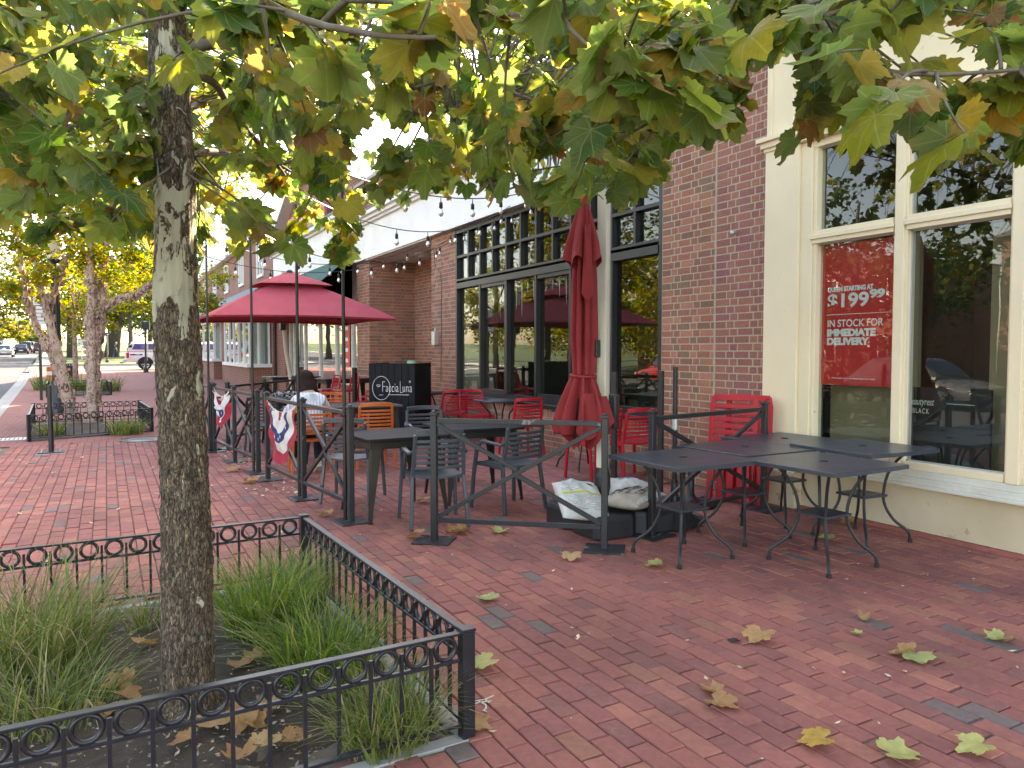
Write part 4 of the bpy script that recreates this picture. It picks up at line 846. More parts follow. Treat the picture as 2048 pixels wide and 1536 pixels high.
for u in (0.0, WD - .02):
    b.add([SP(u, .014, .03), SP(u + .02, .014, .03), SP(u + .02, DP, .03), SP(u, DP, .03), SP(u, .014, H_), SP(u + .02, .014, H_), SP(u + .02, DP, H_), SP(u, DP, H_)], [(0, 1, 2, 3), (7, 6, 5, 4), (4, 5, 1, 0), (5, 6, 2, 1), (6, 7, 3, 2), (7, 4, 0, 3)])
b.build('side_panel', M['black_matt'], t)
b = MB(); b.add([SP(.02, .02, .95), SP(WD - .02, .02, .95), SP(WD - .02, DP - .1, .95), SP(.02, DP - .1, .95)], [(0, 1, 2, 3)]); b.build('shelf', M['black_matt'], t)
tA = (tuple(-ex), (0, 0, 1))
def LP(u, z): return SP(WD - u, -.0135, z)
ring = [LP(.22 + .155 * math.cos(q), .90 + .19 * math.sin(q)) for q in [2 * PI * i / 40 for i in range(40)]]
lg = MB().tube(ring, .0038, 5, True).build('logo', M['white_print'], t)
text('F', .27, M['white_print'], lg, LP(.225, .83), -.008, .52, tA, space=.8); text('accia', .21, M['white_print'], lg, LP(.295, .84), -.003, .50, tA, space=1.1); text('L', .30, M['white_print'], lg, LP(.535, .82), -.009, .40, tA); text('una', .21, M['white_print'], lg, LP(.585, .84), -.003, .52, tA, space=1.1)
text('®', .05, M['white_print'], lg, LP(.70, .99), 0, .8, tA)
for (u0, z0, u1, z1) in ((.34, .795, .70, .795), (.14, .95, .20, .95), (.185, .787, .25, .79)): MB().tube([LP(u0, z0), LP(u1, z1)], .0035, 5).build('stroke', M['white_print'], lg)
MB().tube([LP(.14 + .06 * (1 - math.cos(q)) / 2, .95 - .03 * math.sin(q)) for q in [PI * i / 10 for i in range(11)]], .0035, 5).build('stroke', M['white_print'], lg)
t2 = thing('green_cup', 'small pale green cup on top of the black host stand', 'cup', (4.55, 12.0, .951)); MB().lathe([(.05, 0), (.07, .33), (.075, .385), (.07, .385), (.045, .02)], 14).build('cup', pm('pale_green', (.35, .6, .45)), t2)
# ------------------------------------------------------------------ umbrellas
def canopy(t, cx, cy, half, z0, zb, half1, mat, sag=.05):
    """four-sided double canopy: lower skirt from half1 up to the square eave, then the little top tier"""
    names = ['front', 'right', 'back', 'left']
    for k in range(4):
        a0 = PI / 4 + PI / 2 * k; a1 = a0 + PI / 2
        c0_, c1_ = V(math.cos(a0), math.sin(a0), 0) * half * 2 ** .5, V(math.cos(a1), math.sin(a1), 0) * half * 2 ** .5
        i0, i1 = c0_ * half1 / half, c1_ * half1 / half
        def fn(u, v):
            p = c0_.lerp(c1_, u).lerp(i0.lerp(i1, u), v); z = z0 + (zb - z0) * (v ** .92) + sag * .9 * math.sin(PI * u) * (1 - v) ** 2 * .6 - sag * math.sin(PI * u) * math.sin(PI * v) * .7
            return (cx + p.x, cy + p.y, z)
        MB().grid(fn, 14, 10).build('panel', mat, t, smooth=True)
        MB().grid(lambda u, v: (cx + c0_.lerp(c1_, u).x * (1 - .012 * v), cy + c0_.lerp(c1_, u).y * (1 - .012 * v), z0 + sag * .54 * math.sin(PI * u) - .028 * v), 14, 1).build('hem', mat, t)
um = thing('patio_umbrella', 'open two-tier red canvas umbrella over the far tables', 'umbrella', (2.96, 13.96), 0)
canopy(um, 0, 0, 1.5, 2.06, 2.66, .42, M['umbrella']); 
for k in range(4):
    a0 = PI / 4 + PI / 2 * k; a1 = a0 + PI / 2; A, B2 = [V(math.cos(a), math.sin(a), 0) * .62 * 2 ** .5 for a in (a0, a1)]
    MB().grid(lambda u, v: tuple((A.lerp(B2, u) * (1 - v * .97)) + V(0, 0, 2.665 + .265 * v ** .9 + .015 * math.sin(PI * u) * (1 - v))), 8, 6).build('top_panel', M['umbrella'], um, smooth=True)
    MB().tube([(0, 0, 2.60), tuple(A * 2.40 + V(0, 0, -.51 + 2.60 - 2.6 + 2.56 - 0.0))], .011, 6).build('rib', M['black'], um)
    MB().tube([tuple(A * 1.25 + V(0, 0, 2.30)), (0, 0, 2.12)], .009, 6).build('strut', M['black'], um)
MB().lathe([(.03, 2.9), (.06, 2.93), (.05, 2.96), (.0, 2.97)], 10).build('finial', M['black'], um)
MB().tube([(0, 0, 2.9), (0, 0, 2.1)], .025, 8).build('hub_post', M['black'], um)
MB().tube([(.15, 1.62, 2.9), (.28, 1.75, 1.5), (.52, 1.85, 0.1)], .045, 10).build('mast', M['mast'], um, smooth='a'); MB().tube([(0, 0, 2.95), (.08, .9, 3.02), (.15, 1.62, 2.9)], .035, 8).build('boom', M['mast'], um)
MB().box((.2, 1.66, 2.02), (.11, .13, .2)).build('crank', M['black'], um, bev=.01); MB().box((.52, 1.85, .06), (.8, .8, .12)).build('base', M['dark_plastic'], um, bev=.02)
MB().tube([(-1.2, -.5, 2.22), (-1.25, -.7, 2.16), (-1.28, -.8, 2.1)], .006, 5).build('tie_cord', M['black'], um); MB().box((-1.28, -.82, 2.09), (.05, .03, .03)).build('tie_tag', M['white'], um)
# closed cantilever umbrella
uc = thing('closed_umbrella', 'closed dark red cantilever umbrella tied round its waist on a cream mast', 'umbrella', (3.74, 5.28), 0)
MB().box((0, 0, 1.55), (.072, .09, 2.75), .5).build('mast', M['mast'], uc, bev=.012)
MB().box((.053 * math.cos(.5) - .0, .053 * math.sin(.5) - .02, 1.6), (.012, .05, 2.5), .5).build('track', M['alu'], uc)
hs = MB()
for z in (.75, .98, 1.2, 1.42, 1.62, 1.78): hs.lathe([(.007, -.004), (.007, .004)], 6, (.06, .02, z))
hs.build('hole', M['black_print'], uc)
MB().box((-.085, .03, 2.05), (.055, .06, .95), .5).build('arm', M['alu'], uc, bev=.008); MB().box((-.07, .02, 1.52), (.09, .09, .15), .5).build('joint', M['black'], uc, bev=.01)
MB().box((.085, -.03, .98), (.08, .10, .30), .5).build('crank_housing', M['dark_plastic'], uc, bev=.02)
MB().lathe([(.075, .0), (.07, .22), (.06, .26), (.055, .3)], 12, (0, 0, .2)).build('collar', M['black'], uc)
OFF = V(-.158, .066, 0)
def folds(prof, nf, amp, seed, zc, n=96):
    rr = random.Random(seed); ph = [rr.uniform(0, 6.28) for _ in range(5)]
    def fn(u, v):
        k = v * (len(prof) - 1); i = min(int(k), len(prof) - 2); f = k - i; f = f * f * (3 - 2 * f)
        z = prof[i][0] * (1 - f) + prof[i + 1][0] * f; r = prof[i][1] * (1 - f) + prof[i + 1][1] * f; a_ = prof[i][2] * (1 - f) + prof[i + 1][2] * f
        th = 2 * PI * u; w_ = math.sin(nf * th + ph[0] + .6 * math.sin(2 * th + ph[1]) + .5 * v) ; w_ = (abs(w_) ** .7) * (1 if w_ > 0 else -1)
        rr_ = r * (1 + a_ * w_ + .3 * a_ * math.sin((nf * 2 + 1) * th + ph[2] + 2 * v))
        zz = z + (zc * math.sin(nf * th + ph[0]) if v > .92 else 0)
        return (OFF.x + rr_ * math.cos(th) * .95, OFF.y + rr_ * math.sin(th) * 1.05, zz)
    return fn
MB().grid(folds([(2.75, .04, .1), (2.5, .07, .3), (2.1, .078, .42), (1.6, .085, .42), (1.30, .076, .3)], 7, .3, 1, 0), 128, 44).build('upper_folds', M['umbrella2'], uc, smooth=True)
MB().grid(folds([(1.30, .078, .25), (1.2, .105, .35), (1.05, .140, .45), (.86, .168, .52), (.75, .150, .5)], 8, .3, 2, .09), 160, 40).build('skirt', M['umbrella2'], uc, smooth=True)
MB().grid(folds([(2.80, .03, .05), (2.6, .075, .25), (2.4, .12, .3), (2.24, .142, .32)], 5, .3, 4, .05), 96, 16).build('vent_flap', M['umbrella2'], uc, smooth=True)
def flap(cx, cy, z0, z1, w0, w1, nm='fold_flap'):
    fn = lambda u, v: (OFF.x + cx + (u - .5) * (w0 * (1 - v) + w1 * v) * .88 - .02 * math.sin(PI * u), OFF.y + cy - (u - .5) * (w0 * (1 - v) + w1 * v) * .47 - .03 * math.sin(PI * u), z0 + (z1 - z0) * v - (.06 * math.sin(PI * u) if v > .9 else 0))
    MB().grid(fn, 8, 10).build(nm, M['umbrella2'], uc, smooth=True)
flap(-.04, -.12, 2.55, 1.98, .05, .10); flap(-.06, -.16, 1.15, .82, .10, .20); flap(.10, -.14, 1.12, .9, .08, .22)
MB().tube([(OFF.x + .103 * math.cos(q), OFF.y + .11 * math.sin(q), 1.29 + .01 * math.sin(q)) for q in [2 * PI * i / 24 for i in range(24)]], .012, 6, True).build('tie_strap', M['umbrella2'], uc)
for q in (.4, 2.0, 3.6, 5.2): MB().tube([(OFF.x + .08 * math.cos(q), OFF.y + .08 * math.sin(q), 1.1), (OFF.x + .14 * math.cos(q), OFF.y + .14 * math.sin(q), .76)], .009, 5).build('rib', M['black'], uc)
ub = thing('umbrella_ballast', 'black plastic weighted block under the closed umbrella', 'umbrella ballast', (3.77, 5.22), 0)
for i in (-1, 1):
    for j in (-1, 1):
        b = MB(); x0, y0 = i * .21, j * .21; a = .205
        pl = [(-a, -a + .06), (-a + .06, -a), (a - .06, -a), (a, -a + .06), (a, a - .06), (a - .06, a), (-a + .06, a), (-a, a - .06)]
        vs = [(x0 + x * s, y0 + y * s, z) for s, z in ((1, .006), (1, .15), (.93, .19)) for x, y in pl]
        b.add(vs, [tuple(range(7, -1, -1)), tuple(range(16, 24))] + [(8 * k + e, 8 * k + (e + 1) % 8, 8 * k + 8 + (e + 1) % 8, 8 * k + 8 + e) for k in (0, 1) for e in range(8)]).build('weight', M['dark_plastic'], ub, bev=.01)
for i in (-1, 1): MB().box((0, i * .02, .195), (.86, .06, .012)).build('cross_bar', M['black'], ub)
# sacks on the base
def sack(label, x, y, z, rz, lx, ly, h, mat, tilt=(0, 0), seed=1, prints=()):
    t = thing('sandbag', label, 'sack', (x, y, z), rz, 'sandbags on the umbrella base'); rr = random.Random(seed); g = []
    def prof(u, v): return (max(0, 1 - abs(2 * u - 1) ** 3.2) * max(0, 1 - abs(2 * v - 1) ** 3.0)) ** .55
    ns = lambda u, v: noise.noise(V(u * 5 + seed * 7, v * 5, seed)) * .022 + noise.noise(V(u * 14 + seed * 3, v * 14, seed)) * .008
    T = Matrix.Rotation(tilt[0], 4, 'X') @ Matrix.Rotation(tilt[1], 4, 'Y'); b = MB()
    b.grid(lambda u, v: tuple(T @ V((u - .5) * lx, (v - .5) * ly, h * (.4 + .6 * prof(u, v)) + ns(u, v) * prof(u, v))), 26, 18)
    b.grid(lambda u, v: tuple(T @ V((.5 - u) * lx, (v - .5) * ly, h * (.4 - .4 * prof(u, v)))), 26, 18)
    o = b.build('sack', mat, t, smooth=True); me = o.data; bm = bmesh.new(); bm.from_mesh(me); bmesh.ops.remove_doubles(bm, verts=bm.verts, dist=.0015); bm.to_mesh(me); bm.free()
    for (nm, u0, u1, v0, v1, m) in prints:
        MB().grid(lambda u, v: tuple(T @ V((u0 + (u1 - u0) * u - .5) * lx, (v0 + (v1 - v0) * v - .5) * ly, h * (.4 + .6 * prof(u0 + (u1 - u0) * u, v0 + (v1 - v0) * v)) + ns(u0 + (u1 - u0) * u, v0 + (v1 - v0) * v) * prof(u0 + (u1 - u0) * u, v0 + (v1 - v0) * v) + .003)), 10, 10).build(nm, m, t, smooth=True)
    def surf(u, v): return T @ V((u - .5) * lx, (v - .5) * ly, h * (.4 + .6 * prof(u, v)) + ns(u, v) * prof(u, v) + .005)
    return t, surf, (lx, ly)
def sack_print(body, sz, m, s, surf, dim, u0, v0, wd, rows=1):
    o = text(body, sz, m, s, (0, 0, 0), .001, 1.0, ((1, 0, 0), (0, 1, 0))); vs = o.data.vertices; x0, x1 = min(q.co.x for q in vs), max(q.co.x for q in vs)
    for q in vs: q.co = surf(min(.98, max(.02, u0 + (q.co.x - x0) / (x1 - x0) * wd)), min(.98, max(.02, v0 + q.co.y / dim[1])))
m_, N_, L_, B_ = nt('fine_print_rows'); tc_ = N_.new("ShaderNodeTexCoord"); s_ = N_.new("ShaderNodeSeparateXYZ"); L_.new(tc_.outputs['Object'], s_.inputs[0])
rows = math_n(N_, L_, 'PINGPONG', s_.outputs[0], .0075); mpn = N_.new("ShaderNodeMapping"); mpn.inputs['Scale'].default_value = (30, 160, 1); L_.new(tc_.outputs['Object'], mpn.inputs[0]); nn_ = noise_n(N_, L_, mpn.outputs[0], 1, 3, .6)
msk = math_n(N_, L_, 'MULTIPLY', math_n(N_, L_, 'GREATER_THAN', rows, .0042), math_n(N_, L_, 'GREATER_THAN', nn_.outputs[0], .46))
L_.new(mix_n(N_, L_, math_n(N_, L_, 'MULTIPLY', msk, .75), (.64, .63, .60), (.09, .10, .12)), B_.inputs['Base Color']); setin(B_, Roughness=.55); M['fine_print'] = m_
sack('white printed sandbag with a yellow-green stripe on the near corner of the base', 3.40, 5.12, .22, 1.25, .52, .40, .13, M['sack'], (.10, -.38), 1, [('print', .12, .52, .12, .88, M['fine_print']), ('stripe', .53, .57, .10, .9, M['yellow_print']), ('print', .60, .82, .5, .9, M['fine_print']), ('label', .78, .88, .18, .30, M['black_print'])])
s2, T2, pf2 = sack('dirty tan sandbag with dark block lettering beside the mast', 3.86, 4.98, .20, .42, .56, .36, .15, M['sack_tan'], (0, 0), 2, [('print', .05, .95, .02, .10, M['fine_print'])])
for bd, u, v, sz, wd in (('TERMINAL', .12, .62, .095, .72), ('ALL-PURPOSE SAND', .20, .46, .045, .6), ('CONCRETE', .26, .17, .085, .62)): sack_print(bd, sz, M['black_print'], s2, T2, pf2, u, v, wd)
s3, T3, pf3 = sack('clean white sandbag behind the tan one, lettered SAND in grey', 4.02, 5.36, .20, .2, .58, .38, .16, M['sack'], (0, .06), 3, [('print', .5, .9, .15, .4, M['fine_print'])])
sack_print('SAND', .11, pm('grey_blue_print', (.30, .38, .50)), s3, T3, pf3, .42, .5, .45)
sack('white sandbag half hidden behind the mast on the far corner of the base', 3.62, 5.50, .20, .9, .5, .36, .14, M['sack'], (.1, -.1), 4, [('band', .72, .84, .1, .9, M['black_print'])])
# spare umbrella stands with scrolled iron bases, steel posts leaning there
def scroll_base(label, x, y, pole_h, rz):
    t = thing('umbrella_stand', label, 'umbrella stand', (x, y), rz, 'scrolled iron umbrella stands')
    MB().tube([(.24 * math.cos(q), .24 * math.sin(q), .02) for q in [2 * PI * i / 28 for i in range(28)]], .02, 6, True).build('rim', M['black_iron'], t, smooth=True)
    for k in range(8):
        a = 2 * PI * k / 8; pts = []
        for i in range(14):
            q = i / 13 * 4.6; r = .055 - .0085 * q; pts.append((.145 * math.cos(a) + r * math.cos(a + q + 1), .145 * math.sin(a) + r * math.sin(a + q + 1), .035 + .03 * (1 - i / 13)))
        MB().tube(pts, .009, 5).build('scroll', M['black_iron'], t)
    MB().lathe([(.23, .0), (.235, .012), (.11, .05), (.06, .075), (.035, .11), (.03, .36), (.026, .36)], 20).build('foot', M['black_iron'], t, smooth='a')
    if pole_h: MB().tube([(0, 0, .05), (.0, 0, pole_h)], .022, 10).build('pole', M['black_worn'], t, smooth='a'); MB().lathe([(.026, 0), (.028, .02), (.028, .09), (.024, .1)], 10, (0, 0, .80)).build('sleeve', M['alu'], t)
M['black_worn'] = pm('flaked_black_paint', (.012, .012, .014), (.02, .02, .022), 8, .45, wear=((.6, .6, .58), 11, .70))
scroll_base('scrolled black iron umbrella stand with a flaking black pole, nearer the sandbags', 4.42, 5.14, 1.36, .2)
scroll_base('empty scrolled black iron umbrella stand close to the brick wall', 4.98, 5.55, 0, .5)
for x, y, h, lab in ((4.93, 5.95, 1.30, 'square grey steel post standing by the brick wall, right of the black pole'), (4.72, 6.45, 1.28, 'square grey steel post standing in front of the window edge')):
    t = thing('steel_post', lab, 'post', (x, y), .4, 'loose grey steel posts'); MB().box((0, 0, h / 2), (.05, .05, h)).build('post', M['steel'], t, bev=.003); MB().box((0, 0, .006), (.24, .24, .012)).build('base_plate', M['steel_worn'], t)
t = thing('black_bundle', 'black folded tarpaulin heaped behind the base of the closed umbrella', 'tarpaulin', (4.25, 4.98), .3)
rr_ = random.Random(9); MB().grid(lambda u, v: ((u - .5) * .42, (v - .5) * .42, .012 + .16 * (math.sin(PI * u) * math.sin(PI * v)) ** .6 + .03 * noise.noise(V(u * 6, v * 6, 3))), 16, 16).build('sheet', M['rubber'], t, smooth=True)
# folded red loungers against the wall
def lounger(label, x, y, rz, lean, z0=0):
    t = thing('folded_lounger', label, 'lounge chair', (x, y, z0), rz, 'folded red loungers leaning by the wall'); mm = M['red_plastic']; T = Matrix.Rotation(-lean, 4, 'X')
    def q(mb, nm, bev=.006):
        mb.v = [tuple(T @ Vector(p)) for p in mb.v]; return mb.build(nm, mm, t, bev=bev)
    for s in (-1, 1): q(MB().sweep([(s * .21, 0, .02), (s * .22, 0, .5), (s * .222, 0, .96), (s * .20, 0, 1.05)], .03, .05, (1, 0, 0)), 'side_rail'); q(MB().sweep([(s * .20, -.07, .0), (s * .17, -.05, .38)], .05, .06, (1, 0, 0)), 'leg')
    q(MB().sweep([(-.21, 0, 1.04), (.21, 0, 1.04)], .03, .06), 'top_rail')
    for i in range(7): q(MB().sweep([(-.21, -.004, .56 + i * .066), (0, -.008, .56 + i * .066), (.21, -.004, .56 + i * .066)], .016, .046), 'slat', .004)
    for i in range(5): q(MB().sweep([(-.20 + i * .1, -.02, .03), (-.20 + i * .1, -.02, .46)], .016, .07, (1, 0, 0)), 'seat_slat', .004)
lounger('folded red slatted lounger leaning against the brick, nearer the camera', 5.40, 5.46, head(.93, .45), .11)
lounger('folded red slatted lounger, the one tight against the cream pilaster', 5.52, 5.37, head(1, .3), .06)
# ------------------------------------------------------------------ charcoal mesh tables
def mesh_table(label, x, y, rz, z=.725):
    t = thing('garden_table', label, 'table', (x, y), rz, 'charcoal garden tables pushed together'); a = .385; poly = []
    for k in range(4):
        q = PI / 4 + k * PI / 2; c0_, c1_ = V(math.cos(q), math.sin(q)) * a * 2 ** .5 if 0 else V(math.cos(q), math.sin(q), 0) * a * 2 ** .5, V(math.cos(q + PI / 2), math.sin(q + PI / 2), 0) * a * 2 ** .5
        for i in range(8):
            f = i / 8; p = c0_.lerp(c1_, f); o_ = ((c0_ + c1_) / 2).normalized() * .014 * 4 * f * (1 - f); p += o_; poly.append((p.x, p.y))
    n = len(poly); b = MB(); hole = [(.026 * math.cos(math.atan2(p[1], p[0])), .026 * math.sin(math.atan2(p[1], p[0]))) for p in poly]
    inner = [(p[0] * .965, p[1] * .965) for p in poly]
    vs = [(p[0], p[1], z - .03) for p in poly] + [(p[0], p[1], z - .003) for p in poly] + [(p[0] * .99, p[1] * .99, z) for p in poly] + [(p[0], p[1], z - .001) for p in inner] + [(p[0], p[1], z) for p in hole] + [(p[0], p[1], z - .03) for p in hole]
    b.add(vs, [(r * n + i, r * n + (i + 1) % n, (r + 1) * n + (i + 1) % n, (r + 1) * n + i) for r in range(5) for i in range(n)]); b.build('tabletop', M['mesh_top'], t)
    MB().tube([(.028 * math.cos(q), .028 * math.sin(q), z + .001) for q in [2 * PI * i / 16 for i in range(16)]], .006, 5, True).build('umbrella_hole', M['black'], t)
    for i in range(4):
        q = PI / 4 + i * PI / 2; d = V(math.cos(q), math.sin(q), 0); prof = [(.33, z - .03), (.255, z - .10), (.185, z - .22), (.158, .37), (.175, .27), (.235, .17), (.31, .11), (.345, .075), (.355, .03), (.355, 0)]
        pts = []
        P_ = [d * r + V(0, 0, zz) for r, zz in prof]
        for k in range(len(P_) - 1):
            p0, p1, p2, p3 = P_[max(k - 1, 0)], P_[k], P_[k + 1], P_[min(k + 2, len(P_) - 1)]
            for s in (0, .33, .66): pts.append(.5 * ((2 * p1) + (p2 - p0) * s + (2 * p0 - 5 * p1 + 4 * p2 - p3) * s * s + (3 * p1 - p0 - 3 * p2 + p3) * s ** 3))
        pts.append(P_[-1]); lg = MB().tube(pts, .0115, 7).build('leg', M['steel'], t, smooth='a')
        MB().lathe([(.017, 0), (.018, .01), (.014, .03)], 8, P_[-1]).build('foot', M['rubber'], lg)
    MB().box((0, 0, .36), (.27, .27, .018)).build('shelf', M['mesh_top'], t, bev=.003)
    MB().tube([(.30 * math.cos(q), .30 * math.sin(q), z - .04) for q in [2 * PI * i / 4 + PI / 4 for i in range(4)]], .009, 5, True).build('under_frame', M['steel'], t)
mesh_table('charcoal garden table closest to the sandbags, leftmost of the cluster', 3.69, 4.20, .02)
mesh_table('charcoal garden table in the middle of the cluster, rusty brown sheen on top', 4.53, 4.42, .02)
mesh_table('charcoal garden table nearest the camera in the cluster', 4.42, 3.57, .02)
mesh_table('charcoal garden table under the shop pane, overlapping its neighbours', 5.28, 3.90, -.03, .745)
mesh_table('charcoal garden table tight against the cream pilaster', 5.28, 4.68, .0)
# ------------------------------------------------------------------ buntings
def bunting(label, A, B_, drop, crumple, seed):
    A, B_ = Vector(A), Vector(B_); t = thing('bunting', label, 'bunting', (A + B_) / 2, 0, 'patriotic buntings tied to the barriers'); u = (B_ - A); L_ = u.length; u.normalize(); nrm = Vector((u.y, -u.x, 0));
    if nrm.x > 0: nrm = -nrm
    def fn(s, r):
        a = PI * s; x = -math.cos(a) * r * L_ / 2; z = -math.sin(a) * r * drop - .0 * (1 - r) - (.10 * (1 - abs(2 * s - 1)) * 0)
        top = -.10 * (1 - (2 * x / L_) ** 2); w_ = .018 * math.sin(s * 34 + seed) * r + crumple * noise.noise(V(s * 4 + seed, r * 3, seed))
        p = u * x * (1 - crumple * .8) + nrm * (.035 + w_) + V(0, 0, z + top + crumple * .6 * noise.noise(V(r * 3, s * 3, seed + 5)))
        return tuple(p)
    for nm, r0, r1, m in (('centre', .0, .16, 'bunt_red'), ('white_band', .16, .42, 'bunt_white'), ('blue_band', .42, .58, 'bunt_blue'), ('white_band', .58, .80, 'bunt_white'), ('red_border', .80, 1.0, 'bunt_red')):
        MB().grid(lambda a, b: fn(a, r0 + (r1 - r0) * b), 40, 4).build(nm, M[m], t, smooth=True)
    MB().grid(lambda a, b: tuple(u * (a - .5) * L_ * (1 - crumple * .8) + nrm * .03 + V(0, 0, -.10 * (1 - (2 * a - 1) ** 2) + .012 - .03 * b)), 12, 1).build('hem', M['bunt_white'], t)
    for s in (.2, .37, .5, .63, .8):
        c = Vector(fn(s, .5)) + nrm * .012; r_ = .028; e1, e2 = u, V(0, 0, 1)
        pts = [c + e1 * (r_ if i % 2 == 0 else r_ * .4) * math.cos(PI / 2 + i * PI / 5) + e2 * (r_ if i % 2 == 0 else r_ * .4) * math.sin(PI / 2 + i * PI / 5) for i in range(10)]
        MB().add([tuple(c)] + [tuple(p) for p in pts], [(0, 1 + i, 1 + (i + 1) % 10) for i in range(10)]).build('star', M['bunt_white'], t)
M['bunt_red'] = pm('bunting_red', (.38, .022, .045), None, 8, .85); M['bunt_white'] = pm('bunting_white', (.66, .63, .60), None, 8, .85); M['bunt_blue'] = pm('bunting_blue', (.02, .04, .14), None, 8, .85)
bunting('red, white and blue half-fan bunting hanging beside the orange chair', (1.64, 8.92, .93), (1.725, 7.80, .93), .58, .05, 1)
bunting('crumpled red, white and blue bunting tied to the barrier near the sycamore', (1.41, 11.85, .95), (1.50, 10.8, .95), .50, .14, 3)
# ------------------------------------------------------------------ planter fences
def fence(label, cor, h=.42, pitch=.118, open_=False, det=True, group='black ring-topped planter fences'):
    """cor: back left, back right, front right, front left"""
    cx = sum(p[0] for p in cor) / 4; cy = sum(p[1] for p in cor) / 4; t = thing('planter_fence', label, 'planter fence', (cx, cy), 0, group); c = count(); mm = M['black_iron']
    r_ = .042; ringm = MB().tube([(r_ * math.cos(q), 0, r_ * math.sin(q)) for q in [2 * PI * i / 18 for i in range(18)]], .0095 if det else .011, 5, True).mesh('ring', mm, True)
    hp = h - .05; pic = MB().box((0, 0, 0), (.013, .013, hp - .05)).mesh('picket', mm)
    for x, y in cor:
        a = math.atan2(cor[2][1] - cor[3][1], cor[2][0] - cor[3][0]); p = MB().box((x, y, h / 2 - .04), (.052, .052, h + .08), a).build('post', mm, t, bev=.003); MB().box((x, y, h + .006), (.058, .058, .012), a).build('cap', mm, p, bev=.002)
    for k in range(4):
        A, B_ = Vector((*cor[k], 0)), Vector((*cor[(k + 1) % 4], 0)); u = (B_ - A).normalized(); L_ = (B_ - A).length; a = math.atan2(u.y, u.x); A2, B2 = A + u * .028, B_ - u * .028
        for z, w_, hh, nm in ((h - .006, .034, .010, 'top_rail'), (h - .112, .014, .014, 'middle_rail'), (.055, .030, .014, 'bottom_rail')): MB().sweep([A2 + V(0, 0, z), B2 + V(0, 0, z)], w_, hh).build(nm, mm, t, bev=.002)
        n = int((L_ - .06) / pitch); s = (L_ - .06) / n
        for i in range(n):
            o = link('ring', ringm, t); T = Matrix.Rotation(a, 4, 'Z'); T.translation = A + u * (.03 + s * (i + .5)) + V(0, 0, h - .058); o.matrix_basis = T
            if i:
                o = link('picket', pic, t); T = Matrix.Rotation(a, 4, 'Z'); T.translation = A + u * (.03 + s * i) + V(0, 0, h / 2 + .012); o.matrix_basis = T
    under(t, c); return t
fence('black ring-topped fence round the sycamore planter nearest the camera', PLANT)
P2 = [(-1.32, 17.95), (.60, 17.92), (.72, 15.46), (-1.15, 14.66)]
fence('black ring-topped fence round the planter with the river birches', P2, .44, .125)
P3 = [(-1.85, 31.4), (.0, 31.5), (.12, 28.98), (-1.72, 28.5)]
fence('black ring-topped fence round the farthest leafy planter', P3, .44, .19, det=False)
def soil(cor, z, name):
    b = MB(); A = [Vector((*p, 0)) for p in cor]
    b.grid(lambda u, v: tuple(A[3].lerp(A[2], u).lerp(A[0].lerp(A[1], u), v) + V(0, 0, z + .035 * math.sin(PI * u) * math.sin(PI * v) + .02 * noise.noise(V(u * 9, v * 9, 1)) + .012 * noise.noise(V(u * 30, v * 30, 2)))), 60, 60)
    return tag(b.build(name, M['soil'], smooth=True), kind='structure')
soil(PLANT, -.018, 'planter_soil'); soil(P2, .01, 'planter_soil_beyond'); soil(P3, .02, 'planter_soil_far')
b = MB()
for k in range(4):
    A, B_ = PLANT[k], PLANT[(k + 1) % 4]; b.sweep([(A[0], A[1], -.04), (B_[0], B_[1], -.04)], .06, .085)
tag(b.build('planter_edging', M['concrete']), kind='structure')
# ------------------------------------------------------------------ leaves
def leaf_shape(k):
    rr = random.Random(k); out = []
    tips = [(0, 1.0), (.78, .92), (1.5, .72), (-.78, .92), (-1.5, .72)]
    if k % 3 == 2: tips = [(0, 1.0), (.9, .88), (-.9, .88), (1.75, .62), (-1.75, .62)]
    pts = {}
    def prof(th):
        best = .60 if abs(th) < 1.9 else .60 - .45 * (abs(th) - 1.9)
        for a, r in tips:
            d = abs(th - a)
            if d < .52: best = max(best, r * (1 - .40 * (d / .45) ** 1.25))
        return best
    n = 40
    for i in range(n + 1):
        th = -2.5 + 5.0 * i / n; r = prof(th) * (1 + .055 * (1 if i % 2 else -1)) * rr.uniform(.96, 1.04)
        out.append((r * math.sin(th), r * math.cos(th)))
    cup = rr.uniform(-.6, .8); fold = rr.uniform(.1, .8); tw = rr.uniform(-.7, .7); curl = rr.uniform(-.5, 1.2); sd = rr.uniform(0, 50)
    vs = []
    def bend(x, y):
        r2 = x * x + y * y; z = -cup * .35 * r2 + fold * .35 * abs(x) - curl * .28 * max(0, y) ** 2 + tw * .3 * x * y + .20 * noise.noise(V(x * 2.4 + sd, y * 2.4, sd)) * (r2 + .15) + .11 * noise.noise(V(x * 5 + sd, y * 5, sd)) * r2
        return (x, y, z)
    vs.append(bend(0, 0)); uv = [(0, 0)]
    for s in (.45, .78, 1.0):
        for x, y in out: vs.append(bend(x * s, y * s)); uv.append((x * s, y * s))
    m_ = len(out); fs = [(0, 1 + i + 1, 1 + i) for i in range(m_ - 1)]
    for L_ in range(2):
        a, b2 = 1 + L_ * m_, 1 + (L_ + 1) * m_
        fs += [(a + i, a + i + 1, b2 + i + 1, b2 + i) for i in range(m_ - 1)]
    b2 = len(vs); st = [(-.012, .0, 0), (.012, .0, 0), (.010, -.35, -.03), (-.010, -.35, -.03)]; vs += st; uv += [(0, 0)] * 4; fs.append((b2, b2 + 1, b2 + 2, b2 + 3))
    vs = [(x, y + .35, z + .03) for x, y, z in vs]                # the stalk end is the origin
    return np.array(vs), fs, np.array(uv)
SHAPES = [leaf_shape(k) for k in range(7)]
